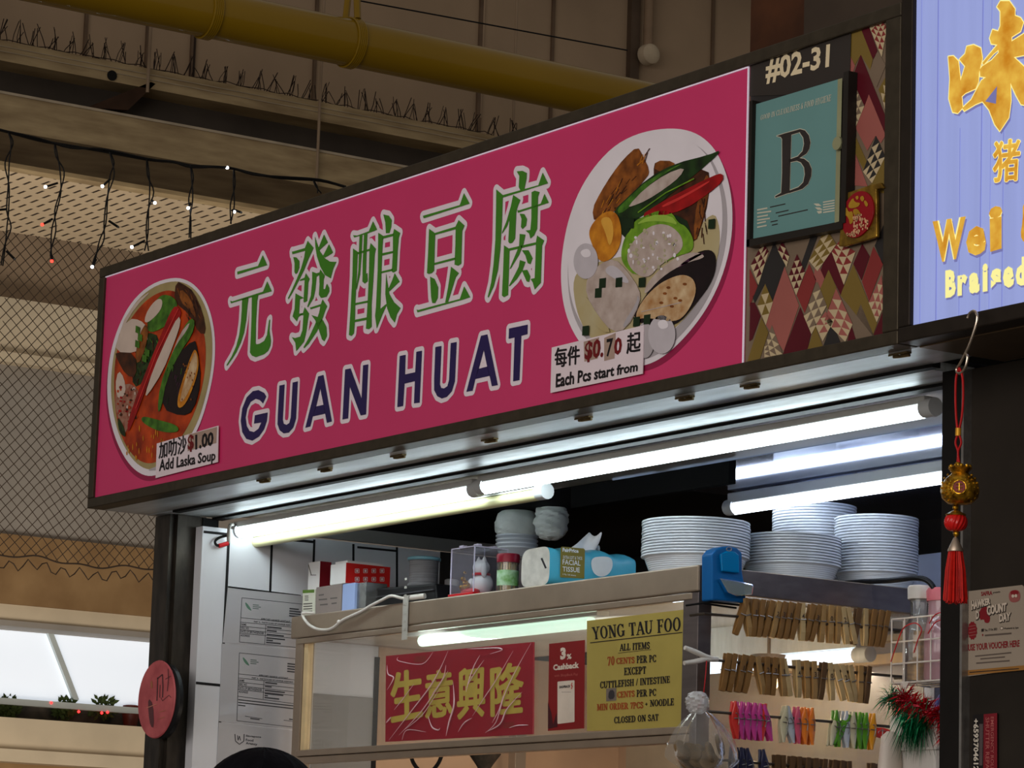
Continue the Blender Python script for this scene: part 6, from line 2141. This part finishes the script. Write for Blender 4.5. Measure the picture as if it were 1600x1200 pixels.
T = thing('clear_bottle', 'clear bottle with a white screw cap and amber contents in the wire basket', 'bottle', (b1x, YBK + .04, bz0 + .002))
cl = clear('bottle_glass', (206, 204, 196), .16, .05, (255, 255, 255), .3)
h1 = aty(1434, 917, YBK + .035).z - bz0
MB().lathe([(.029, 0), (.031, .005), (.031, h1 * .45), (.029, h1 * .58), (.021, h1 * .66), (.019, h1 * .7), (.019, h1 * .86)], (b1x, YBK + .04, bz0 + .002), 28).build('bottle_body', cl, T, True)
MB().lathe([(.024, h1 * .86), (.0245, h1 * .98), (.022, h1)], (b1x, YBK + .04, bz0 + .002), 28).build('screw_cap', mat('off_white_cap', (206, 196, 184), .4, 0, .05, 20), T, True)
MB().lathe([(.024, .004), (.024, .04), (.014, .046), (.013, .1)], (b1x, YBK + .04, bz0 + .002), 20).build('amber_contents', mat('amber_coins', (150, 110, 56), .35, .4, .4, 60, .4, (1, 1, 3)), T, True)
b2x = x_on(1474, YBK + .055, 2.15)
T = thing('pink_bottle', 'clear jar with a pale red lid and pinkish contents beside the clear bottle', 'bottle', (b2x, YBK + .05, bz0 + .002))
h2 = aty(1474, 921, YBK + .05).z - bz0
MB().lathe([(.030, 0), (.034, .006), (.034, h2 * .5), (.030, h2 * .62), (.026, h2 * .7), (.026, h2 * .86)], (b2x, YBK + .05, bz0 + .002), 28).build('jar_body', clear('pink_jar_plastic', (206, 156, 160), .55, .08, (255, 255, 255), .3), T, True)
MB().lathe([(.029, h2 * .86), (.030, h2 * .97), (.027, h2)], (b2x, YBK + .05, bz0 + .002), 28).build('lid', mat('pale_red_lid', (196, 104, 110), .4), T, True)
T = thing('red_twine', 'thin red twine tangled on the wire basket', 'twine', (bx0 + .05, YBK - .004, bz1))
m = MB().tube(catmull([aty(x, y, YBK - .004) for x, y in ((1392, 1034), (1400, 1010), (1410, 984), (1420, 976), (1432, 974), (1440, 984), (1434, 1000), (1428, 1020))]), .0012, 6)
m.tube(catmull([aty(x, y, YBK - .005) for x, y in ((1452, 974), (1462, 960), (1478, 957), (1480, 966), (1462, 972), (1450, 990))]), .0012, 6)
m.build('twine', red_string, T)
# black hose on the case top behind the bowls
T = solo(MB().tube(catmull([(-.06, .415, CASEZ + .006), (.0, .43, CASEZ + .007), aty(1390, 907, .425), aty(1430, 903, .43), aty(1450, 908, .44), aty(1462, 925, .45), aty(1470, 950, .47)]), .0055, 10), 'black_hose', MATS['black_plastic'],
         'black hose lying in front of the bowl stack nearest the right post', 'hose', smooth=True)

# ---- tinsel garlands on white canisters
random.seed(31)


def tinsel(pts, n, L, mname, col, name, label, Y, droop=.0, w_=.0011):
    m = MB()
    P = catmull([aty(x, y, Y) for x, y in pts], 6)
    for _ in range(n):
        i = random.randrange(len(P))
        p = P[i]
        d = Vector((random.gauss(0, 1), random.gauss(0, .8), random.gauss(0, 1) - droop)).normalized() * random.uniform(.5, 1) * L
        side = d.cross(Vector((random.random(), random.random(), random.random()))).normalized() * w_
        q1 = p + d * .5 + Vector((0, 0, .1 * L))
        q2 = p + d + Vector((0, 0, -.25 * L * max(0, droop)))
        m.add([p - side, p + side, q1 + side, q1 - side, q2], [(0, 1, 2, 3), (3, 2, 4)])
    m.mat(0)
    o = solo(m, name, mat(mname, col, .25, .5, .4, 80), label, 'tinsel')
    return o


YCN = .30
cx0, cx1 = x_on(1388, YCN, 1.99), x_on(1463, YCN, 1.99)
ctop = aty(1425, 1114, YCN).z
T = thing('white_canister', 'tall white plastic canister under the tinsel beside the right post', 'canister', ((cx0 + cx1) / 2, YCN + .06, 1.0))
wpl = mat('milky_white_plastic', (198, 190, 182), .4, 0, .04, 8)
MB().box(cx0, cx1, YCN, YCN + .1, 1.0, ctop).build('canister_body', wpl, T, bevel=.008)
MB().box(cx0 - .003, cx1 + .003, YCN - .003, YCN + .103, ctop - .07, ctop - .064).build('rim_line', wpl, T, bevel=.002)
cxd = x_on(1385, YCN - .03, 1.95)
T = solo(MB().lathe([(.022, 1.0 - 1.0), (.026, .9), (.02, .955), (.008, .965)], (cxd, YCN - .02, 1.0), 24, sx=.7), 'milky_spoon_stand', mat('milky_translucent', (206, 190, 176), .3), 'milky rounded plastic upright in front of the white canister', 'stand', smooth=True)
tinsel([(1388, 1092), (1398, 1092), (1408, 1100), (1415, 1112)], 260, .05, 'green_tinsel', (12, 104, 62), 'green_tinsel', 'green tinsel tuft spilling left of the red tinsel above the canister', YCN - .004, .35)
tinsel([(1410, 1088), (1425, 1100), (1440, 1108), (1460, 1115), (1478, 1125), (1482, 1150)], 760, .042, 'red_tinsel', (168, 14, 26), 'red_tinsel', 'thick red tinsel garland draped over the white canister', YCN - .006, .1)
tinsel([(1420, 1118), (1432, 1120), (1445, 1124)], 330, .07, 'green_tinsel', (12, 104, 62), 'green_tinsel', 'green tinsel bunch hanging down the front of the white canister', YCN - .012, 1.5)
# bright blue cloth strip and post seen past the canister
o = solo(MB().tube(catmull([aty(x, y, .5) for x, y in ((1478, 1082), (1470, 1090), (1464, 1100), (1468, 1108), (1478, 1100))]), .006, 8), 'blue_hanger', mat('slate_blue_plastic', (70, 82, 140), .5), 'slate blue plastic loop hanging below the wire basket', 'hanger', smooth=True)
p = aty(1452, 1085, .6)
solo(MB().box(p.x - .012, p.x + .012, .6, .62, 1.0, p.z + .02), 'lit_upright', mat('warm_lit_wood', (206, 172, 108), .5), 'pale wooden upright behind the red tinsel', 'upright')

# ---- counter under the case
b = MB().box(-1.52, .99, .0, .9, 0, 1.0)
struct(b, 'wall_counter', MATS['case_side_steel'])

# ---- hanging tassel ornament with S-hook
YO = YS - .024
hook_m = mat('chrome_hook', (190, 176, 160), .2, .95, .1, 30)
pts = [(1512, 497), (1515, 490), (1521, 486), (1526, 490), (1527, 500), (1522, 518), (1514, 540), (1507, 555), (1499, 570), (1495, 577), (1497, 583), (1503, 582), (1509, 572), (1512, 558), (1509, 552)]
T = solo(MB().tube(catmull([aty(x, y, YO) for x, y in pts]), .0022, 8), 'hook', hook_m, 'chrome S-hook hooked on the bottom edge of the lit sign', 'hook', smooth=True)
T = thing('tassel_ornament', 'red and gold lucky tassel ornament hanging from the chrome S-hook', 'ornament', aty(1495, 940, YO))
rc = mat('red_silk_cord', (176, 20, 22), .5, 0, .1, 60)
L1 = [(1499, 575), (1494, 590), (1493, 620), (1494, 650), (1496, 670)]
L2 = [(1499, 575), (1504, 590), (1505, 620), (1503, 650), (1499, 670)]
MB().tube(catmull([aty(x, y, YO) for x, y in L1]), .0018, 8).build('cord', rc, T, True)
MB().tube(catmull([aty(x, y, YO) for x, y in L2]), .0018, 8).build('cord', rc, T, True)
MB().tube([aty(1497.5, 669, YO), aty(1497, 681, YO)], .0045, 12).build('gold_sleeve', mat('yellow_gold_thread', (206, 150, 40), .4, .3, .2, 80), T, True)
for pp in ([(1496, 680), (1493, 692), (1497, 706), (1496, 724)], [(1499, 680), (1502, 692), (1497, 706), (1499, 724)]):
    MB().tube(catmull([aty(x, y, YO) for x, y in pp]), .0017, 8).build('cord', rc, T, True)
c = aty(1500, 762, YO)
s1 = (aty(1528, 762, YO) - aty(1472, 762, YO)).length / 2
sz = (aty(1500, 735, YO) - aty(1500, 788, YO)).length / 2
pxm = (aty(1500, 700, YO) - aty(1500, 800, YO)).length / 100   # metres per pixel here, vertically
rr = 32 * pxm
gp = mat('antique_gold', (206, 156, 44), .3, .85, .4, 90, .5, var2=(96, 64, 12))
MB().ball(aty(1497, 727, YO), 6 * pxm, n=12, m=8).build('bead', gp, T, True)
m = MB()
prof = [(.15, -27), (.6, -25), (.92, -16), (1.0, -6), (.95, 4), (.75, 14), (.5, 20), (.42, 23), (.62, 30), (.5, 33), (.2, 31)]
m.lathe([(r_ * rr, z * pxm) for r_, z in prof], c, 30, sy=.9)
o = m.build('gold_pouch', gp, T, True)
m = MB()
random.seed(2)
for k in range(10):
    a = 2 * math.pi * k / 10
    m.ball((c.x + .5 * rr * math.cos(a), c.y + .45 * rr * math.sin(a), c.z + 33 * pxm), 3 * pxm, n=8, m=6)
for s_ in (-1, 1):
    for k in range(7):
        a = -1.1 + k * .36
        for q in (.5, .72, .9):
            bq = c + Vector((.69, .72, 0)) * s_ * rr * q * math.cos(a * .8) * .96 + Vector((.72, -.69, 0)) * rr * .93 * math.sqrt(max(.02, 1 - q * q)); m.ball((bq.x, bq.y, c.z + rr * .8 * math.sin(a) * q - 2 * pxm), 2.1 * pxm, n=7, m=5)
m.build('gold_beading', gp, T, True)
uu, ss = Vector((.72, -.69, 0)), Vector((.69, .72, 0))
mc = c + uu * rr * .90 + Vector((0, 0, -3 * pxm))
MB().tube([mc - uu * .003, mc + uu * .002], 10 * pxm, 22).build('red_medallion', mat('dark_red_enamel', (104, 26, 22), .3, .2, .2, 60), T, True)
m = MB()
m.tube([mc + uu * .002 + ss * 10.5 * pxm * math.cos(t) + Vector((0, 0, 10.5 * pxm * math.sin(t))) for t in [2 * math.pi * i / 20 for i in range(20)]], 1.4 * pxm, 6, closed=True)
for a_, b_ in (((-5, 4), (5, 4)), ((0, 6), (0, -6)), ((-5, -1), (5, -1)), ((-4, -6), (4, -6))):
    m.tube([mc + uu * .003 + ss * a_[0] * pxm + Vector((0, 0, a_[1] * pxm)), mc + uu * .003 + ss * b_[0] * pxm + Vector((0, 0, b_[1] * pxm))], .8 * pxm, 5)
m.build('gold_character', gp, T, True)
MB().ball(aty(1493, 793, YO), 5 * pxm, n=12, m=8).build('bead', gp, T, True)
c = aty(1493.5, 803, YO)
MB().lathe([(3 * pxm, 6 * pxm), (9 * pxm, 3 * pxm), (16 * pxm, -1 * pxm), (15 * pxm, -3 * pxm)][::-1], c, 24).build('gold_cap', gp, T, True)
c = aty(1493.5, 816, YO)
m = MB()


def lant(u, v):
    a, t = 2 * math.pi * u, math.pi * v
    r_ = 17.5 * pxm * (math.sin(t) ** .7) * (1 + .05 * math.cos(16 * a + 5 * t))
    return (c.x + r_ * math.cos(a), c.y + r_ * math.sin(a), c.z + 14.5 * pxm * math.cos(t))


m.grid(lant, 96, 20).build('red_lantern_bead', mat('red_resin', (200, 24, 22), .25, 0, .1, 40, coat=.3), T, True)
MB().ball(aty(1494, 834, YO), 5 * pxm, n=12, m=8).build('bead', gp, T, True)
c = aty(1493, 862, YO)
MB().lathe([(12 * pxm, 0), (12.5 * pxm, 2 * pxm), (4 * pxm, 20 * pxm), (2 * pxm, 23 * pxm)], c, 20).build('silver_cone', mat('worn_silver', (176, 158, 140), .35, .7, .3, 60), T, True)
m = MB()
random.seed(6)
for k in range(190):
    a = random.uniform(0, 6.283)
    r0 = random.uniform(.2, 1)
    rt, rb = 10.5 * pxm * r0, 19 * pxm * r0
    zb_ = c.z - random.uniform(74, 81) * pxm
    m.tube([(c.x + rt * math.cos(a), c.y + rt * math.sin(a), c.z + pxm), (c.x + (rt * .6 + rb * .5) * math.cos(a + .04), c.y + (rt * .6 + rb * .5) * math.sin(a + .04), c.z - 30 * pxm),
            (c.x + rb * math.cos(a) + random.uniform(-1, 1) * pxm, c.y + rb * math.sin(a), zb_)], .8 * pxm, 4)
m.build('tassel', mat('red_tassel_thread', (200, 30, 20), .55, 0, .15, 100), T)

# ---- notices on the dark shutter
YV = -.2385
T = sticker('voucher_poster', 'white hawker discount day voucher poster on the dark shutter', 'poster', [(1511, 924), (1597, 914), (1600, 917), (1602, 1045), (1511, 1057)], 1, YV, .002, mat('white_poster_paper', (156, 142, 126), .5, 0, .04, 8))
A = Art(1, YV).frame(1500, 900, 7.5)
A.text(txt('SAFRA', .03), [(247, 185), (378, 172), (378, 222), (247, 235)], 1, 1)
A.text(txt('presents', .01), [(386, 185), (470, 176), (470, 203), (386, 212)], 0, 1)


def shadowed(s_, q):
    A.fat(txt(s_, .03), [(x + 4, y + 6) for x, y in q], 0, 1, 7)
    A.fat(txt(s_, .03), q, 2, 2, 2)


A.smooth([(225, 385), (330, 350), (320, 440), (355, 470), (345, 550), (290, 550), (280, 505), (230, 520)], 1, 1, 1)
shadowed('HAWKER', [(133, 292), (352, 258), (354, 330), (135, 400)])
shadowed('D', [(186, 412), (222, 406), (222, 500), (188, 510)])
shadowed('COUNT', [(314, 350), (546, 312), (540, 410), (318, 465)])
shadowed('DAY', [(462, 452), (592, 425), (585, 520), (462, 540)])
A.smooth([(590, 170), (680, 160), (710, 210), (700, 300), (590, 315), (565, 230)], 3, 1)
A.smooth([(595, 170), (675, 165), (690, 215), (590, 222)], 1, 2, 1)
A.oval(620, 235, 16, 20, 2, 3, 12); A.oval(655, 232, 16, 20, 2, 3, 12)
for k in range(12):
    pass
A.poly([(145 + (58 if i % 2 else 50) * math.cos(2 * math.pi * i / 24), 640 + (112 if i % 2 else 98) * math.sin(2 * math.pi * i / 24)) for i in range(24)], 1, 1)
for y in (585, 620, 660, 695): A.line([(105, y + 8), (185, y - 8)], 9, 3, 2)
A.text(txt('Tue, 17 Oct 2023', .02), [(288, 622), (435, 606), (435, 638), (288, 655)], 0, 1)
A.text(txt('Weekends by 2pm', .02), [(515, 605), (685, 594), (685, 622), (515, 632)], 0, 1)
A.oval(488, 612, 20, 20, 0, 1, 14); A.oval(488, 612, 15, 15, 2, 2, 14)
A.poly([(250, 620), (278, 616), (278, 650), (250, 655)], 0, 1)
A.smooth([(255, 680), (275, 678), (266, 715)], 1, 1)
A.line([(290, 697), (602, 672)], 20, 4, 1)
A.text(txt('USE YOUR VOUCHER HERE', .03), [(96, 800), (697, 748), (697, 828), (96, 880)], 1, 1)
for (x0, y0), (x1, y1) in (((176, 940), (600, 898)), ((238, 972), (526, 948)), ((190, 1022), (582, 992))): A.line([(x0, y0), (x1, y1)], 15, 4, 1)
A.poly([(88, 1105), (765, 1045), (765, 1100), (88, 1165)], 5, 1)
A.line([(110, 1130), (690, 1085)], 10, 0, 2)
A.mb.build('print', [mat('poster_black', (40, 32, 30), .5), mat('poster_red', (128, 26, 34), .5), mat('poster_white', (206, 190, 172), .5), mat('poster_pink', (150, 84, 80), .5), mat('poster_grey_text', (92, 80, 72), .5), mat('poster_ochre', (150, 104, 50), .5)], T)
T = sticker('shutter_repair_sticker', 'vertical black and dark red shutter repair sticker below the voucher poster', 'sticker', [(1520, 1117), (1558, 1114), (1558, 1240), (1519, 1242)], 1, YV, .001, mat('sticker_black', (26, 22, 22), .5))
A = Art(1, YV)
A.poly([(1537, 1116), (1558, 1114), (1558, 1240), (1536, 1241)], 0, 1)


def vtext(s_, x0, x1, y0, y1, mi, bold=.03):
    A.text(txt(s_, bold), [(x1, y0), (x1, y1), (x0, y1), (x0, y0)], mi, 2)


vtext('+6593704612', 1521, 1529, 1123, 1204, 1)
vtext('SHUTTER REPAIR', 1540, 1546, 1121, 1212, 2, .01)
vtext('EMERGENCY ROLLER', 1548, 1553, 1120, 1215, 2, .01)
A.poly([(1530, 1131), (1536, 1131), (1535, 1196), (1530, 1196)], 3, 1)
A.mb.build('print', [mat('sticker_red', (120, 26, 36), .5), mat('sticker_white', (210, 200, 184), .5), mat('sticker_pink', (170, 92, 88), .5), mat('sticker_grey', (84, 74, 74), .5)], T)

# ---- fairy lights
XL_ = -4.75
blk = mat('black_light_cable', (20, 18, 16), .6, 0, .2, 30)
wl_ = mat('lit_white_bulb', (240, 248, 255), .3, emit=(235, 245, 255), es=12)
rl_ = mat('lit_red_bulb', (255, 60, 50), .3, emit=(255, 40, 30), es=7)
ul_ = mat('unlit_bulb', (90, 90, 88), .3)
T = thing('fairy_lights', 'black icicle fairy light string with small white and red bulbs, draped below the roof beam', 'fairy lights', atx(160, 240, XL_))
cab = [(-40, 198), (0, 203), (60, 219), (110, 228), (160, 236), (230, 249), (270, 253), (300, 259), (355, 262), (395, 271), (440, 278), (500, 282), (540, 292)]
m = MB().tube(catmull([atx(x, y, XL_) for x, y in cab]), .0052, 7)
m.tube(catmull([atx(x, y + 3 * math.sin(x * .07), XL_ + .006) for x, y in cab]), .0038, 6)
m.build('main_cable', blk, T, True)
strands = [
    ([(14, 208), (18, 225), (10, 255), (14, 290), (11, 330), (13, 355), (8, 385), (2, 415)], [((9, 327), (-2, 328), 'u'), ((10, 392), (23, 405), 'u')]),
    ([(86, 224), (88, 245), (96, 268), (95, 300), (86, 330), (83, 360), (80, 395), (82, 408)], [((90, 286), (71, 292), 'w'), ((82, 342), (66, 351), 'r'), ((81, 400), (81, 408), 'r')]),
    ([(172, 238), (176, 255), (174, 275), (168, 310), (163, 350), (158, 375), (150, 400), (144, 417)], [((172, 280), (160, 291), 'w'), ((170, 345), (185, 355), 'u'), ((150, 405), (144, 417), 'w')]),
    ([(230, 249), (231, 275), (236, 300), (232, 330), (229, 365), (228, 392)], [((236, 312), (242, 317), 'w'), ((226, 376), (206, 386), 'w')]),
    ([(298, 258), (300, 280), (297, 310), (298, 340), (296, 372)], [((298, 318), (294, 325), 'w')]),
    ([(366, 266), (365, 290), (362, 320), (361, 350)], [((362, 328), (366, 331), 'w'), ((366, 328), (377, 332), 'u')]),
    ([(490, 282), (494, 292), (498, 302)], []),
]
for main, twigs in strands:
    m = MB()
    P0 = [atx(x, y, XL_) for x, y in main]
    m.tube(catmull([p + Vector((0, .006 * math.sin(i * 2.1), 0)) for i, p in enumerate(P0)]), .0026, 5)
    m.tube(catmull([p + Vector((.004, -.008 * math.sin(i * 2.1 + .6), 0)) for i, p in enumerate(P0)]), .0026, 5)
    for a_, b_, k in twigs:
        m.tube([atx(*a_, XL_), atx(*b_, XL_)], .0042, 6)
    st_ = m.build('icicle_strand', blk, T, True)
    for a_, b_, k in twigs:
        q = atx(*b_, XL_ + .004)
        MB().ball(q, .0055 if k != 'u' else .004, n=10, m=8).build('bulb', dict(w=wl_, r=rl_, u=ul_)[k], st_, True, label={'w': 'lit white bulb', 'r': 'lit red bulb', 'u': 'unlit bulb'}[k])
MB().ball(atx(355, 262, XL_ + .006), .0055, n=10, m=8).build('bulb', wl_, T, True, label='lit white bulb')

# ---- people
def person(name, label, head, face, hair_col, shirt, height, group=None):
    """standing figure: one lofted body from shoes to crown; hair and shirt are children"""
    hx, hy, hz_ = head          # crown of the head
    f = Vector((face[0], face[1], 0)).normalized()
    r_ = Vector((f.y, -f.x, 0))  # the figure's right
    k = height / 1.72
    base = Vector((hx, hy, hz_ - height))
    T = thing(name, label, 'person', base)
    skin = mat('skin_tone', (178, 132, 104), .5, 0, .06, 12)

    def loft(rows, n=28):
        m = MB()
        vs = []
        for (z, rx, ry, off, e) in rows:
            for i in range(n):
                a = 2 * math.pi * i / n
                ca, sa = math.cos(a), math.sin(a)
                x = math.copysign(abs(ca) ** e, ca) * rx * k
                y = math.copysign(abs(sa) ** e, sa) * ry * k
                q = base + r_ * x + f * (y + off * k) + Vector((0, 0, z * k))
                vs.append(q)
        fs = [(i * n + j, i * n + (j + 1) % n, (i + 1) * n + (j + 1) % n, (i + 1) * n + j) for i in range(len(rows) - 1) for j in range(n)]
        fs += [list(range(n - 1, -1, -1)), [(len(rows) - 1) * n + j for j in range(n)]]
        return m.add(vs, fs)

    body = loft([(.80, .165, .115, 0, .9), (.95, .17, .12, 0, .9), (1.08, .15, .105, 0, .9), (1.22, .165, .115, .0, .9), (1.34, .19, .11, -.005, .85), (1.40, .185, .09, -.01, .85), (1.435, .11, .07, -.01, 1), (1.455, .062, .06, -.008, 1),
                 (1.50, .056, .058, .0, 1), (1.525, .058, .066, .012, 1), (1.55, .064, .083, .018, 1), (1.585, .071, .093, .014, 1), (1.62, .075, .097, .008, 1), (1.66, .074, .094, .004, 1), (1.695, .058, .074, .0, 1), (1.715, .02, .03, 0, 1)])

    def part(c, u, v, w2, n=12, m_=8):
        q = base + r_ * c[0] * k + f * c[1] * k + Vector((0, 0, c[2] * k))
        body.ball(q, u * k, v * k, w2 * k, n, m_)
    part((0, .108, 1.585), .014, .016, .02)        # nose
    for s_ in (-1, 1):
        part((s_ * .077, .0, 1.59), .012, .014, .03)   # ears
        part((s_ * .03, .092, 1.61), .013, .01, .008)  # eyes
    part((0, .098, 1.55), .024, .01, .007)         # lips
    # arms, each a tapering tube from the shoulder down
    for s_ in (-1, 1):
        A_ = [(s_ * .185, -.01, 1.37), (s_ * .225, -.01, 1.2), (s_ * .235, .0, 1.08), (s_ * .225, .06, .95), (s_ * .215, .09, .86)]
        body.tube(catmull([base + r_ * x * k + f * y * k + Vector((0, 0, z * k)) for x, y, z in A_]), lambda t: (.05 - .02 * t) * k, 12)
        for j in range(5):
            a_ = base + r_ * (s_ * .215 + (j - 2) * .014) * k + f * .09 * k + Vector((0, 0, .85 * k))
            L_ = (.05, .085, .09, .085, .07)[j] * k
            body.tube([a_, a_ + Vector((0, 0, -L_ * .6)) + f * .006, a_ + Vector((0, 0, -L_)) + f * .018], .0085 * k, 8)
        body.tube(catmull([base + r_ * s_ * x * k + Vector((0, 0, z * k)) + f * y * k for x, y, z in ((.09, 0, .84), (.095, .0, .5), (.095, -.01, .42), (.095, -.01, .1), (.095, .0, .04))]), lambda t: (.085 - .045 * t) * k, 14)
        body.tube([base + r_ * s_ * .095 * k + f * y * k + Vector((0, 0, .035 * k)) for y in (-.06, 0, .1, .17)], lambda t: (.036 - .01 * t) * k, 12)
    body.build('body', skin, T, True)
    sh = loft([(.78, .178, .128, 0, .9), (.95, .184, .134, 0, .9), (1.08, .168, .122, 0, .9), (1.22, .178, .128, 0, .9), (1.34, .203, .122, -.005, .85), (1.405, .195, .10, -.01, .85), (1.44, .115, .078, -.01, 1), (1.452, .07, .066, -.008, 1)])
    for s_ in (-1, 1):
        A_ = [(s_ * .185, -.01, 1.375), (s_ * .225, -.01, 1.22), (s_ * .233, .0, 1.12)]
        sh.tube(catmull([base + r_ * x * k + f * y * k + Vector((0, 0, z * k)) for x, y, z in A_]), lambda t: (.064 - .01 * t) * k, 14)
    sh.build('shirt', mat(name + '_shirt', shirt, .8, 0, .08, 30), T, True)
    ha = MB()
    random.seed(12)

    def hf(u, v):
        a, t = 2 * math.pi * u, v * 2.0
        fr = math.cos(a - math.pi / 2)    # toward the face
        t = t * (1 - .38 * max(0, fr))
        j = 1 + .02 * math.sin(17 * a + 5 * v) + .015 * math.sin(31 * a)
        x = .088 * math.sin(t) * math.cos(a) * j
        y = .108 * math.sin(t) * math.sin(a) * j + .002
        return base + r_ * x * k + f * y * k + Vector((0, 0, (1.628 + .103 * math.cos(t) * (1 + .01 * math.sin(23 * a))) * k))
    ha.grid(hf, 60, 16)
    ha.build('hair', mat(name + '_hair', hair_col, .85, 0, .25, 90, .3, spec=.1), T, True)
    return T


c = CAM + ray(411, 1180) * 5.2
person('customer', 'dark haired person standing before the stall, only the crown in view', c + Vector((0, 0, 0)), (-.3, 1), (10, 9, 14), (44, 44, 56), c.z - 0.0)
q = aty(757, 1187, .3)
solo(MB().lathe([(.004, -.035), (.02, -.01), (.036, .012), (.034, .028), (.012, .032)], q, 20), 'dark_pouch', mat('dark_fuzzy_cloth', (52, 44, 36), .9, 0, .4, 60, .4),
     'small dark fuzzy pouch hanging below the rail under the red banner', 'pouch', smooth=True)
# a few things glimpsed under the case
o = solo(MB().tube(catmull([aty(x, y, .3) for x, y in ((642, 1180), (646, 1192), (656, 1204), (672, 1206), (684, 1194), (690, 1181))]), .0045, 8), 'hanging_cable', MATS['gap_shade_and_rubber'], 'black cable loop hanging below the case rail', 'cable', smooth=True)
p = aty(786, 1188, .7)
solo(MB().box(p.x - .018, p.x + .018, .7, .72, 1.0, p.z + .03), 'white_upright', mat('cream_upright', (206, 188, 160), .6), 'narrow cream upright seen below the red banner', 'upright')
p = aty(1003, 1185, .8)
solo(MB().box(p.x - .006, p.x + .006, .79, .81, 1.0, p.z + .06), 'dark_upright', mat('dark_red_upright', (84, 48, 36), .6), 'thin dark red upright seen below the yellow board', 'upright')
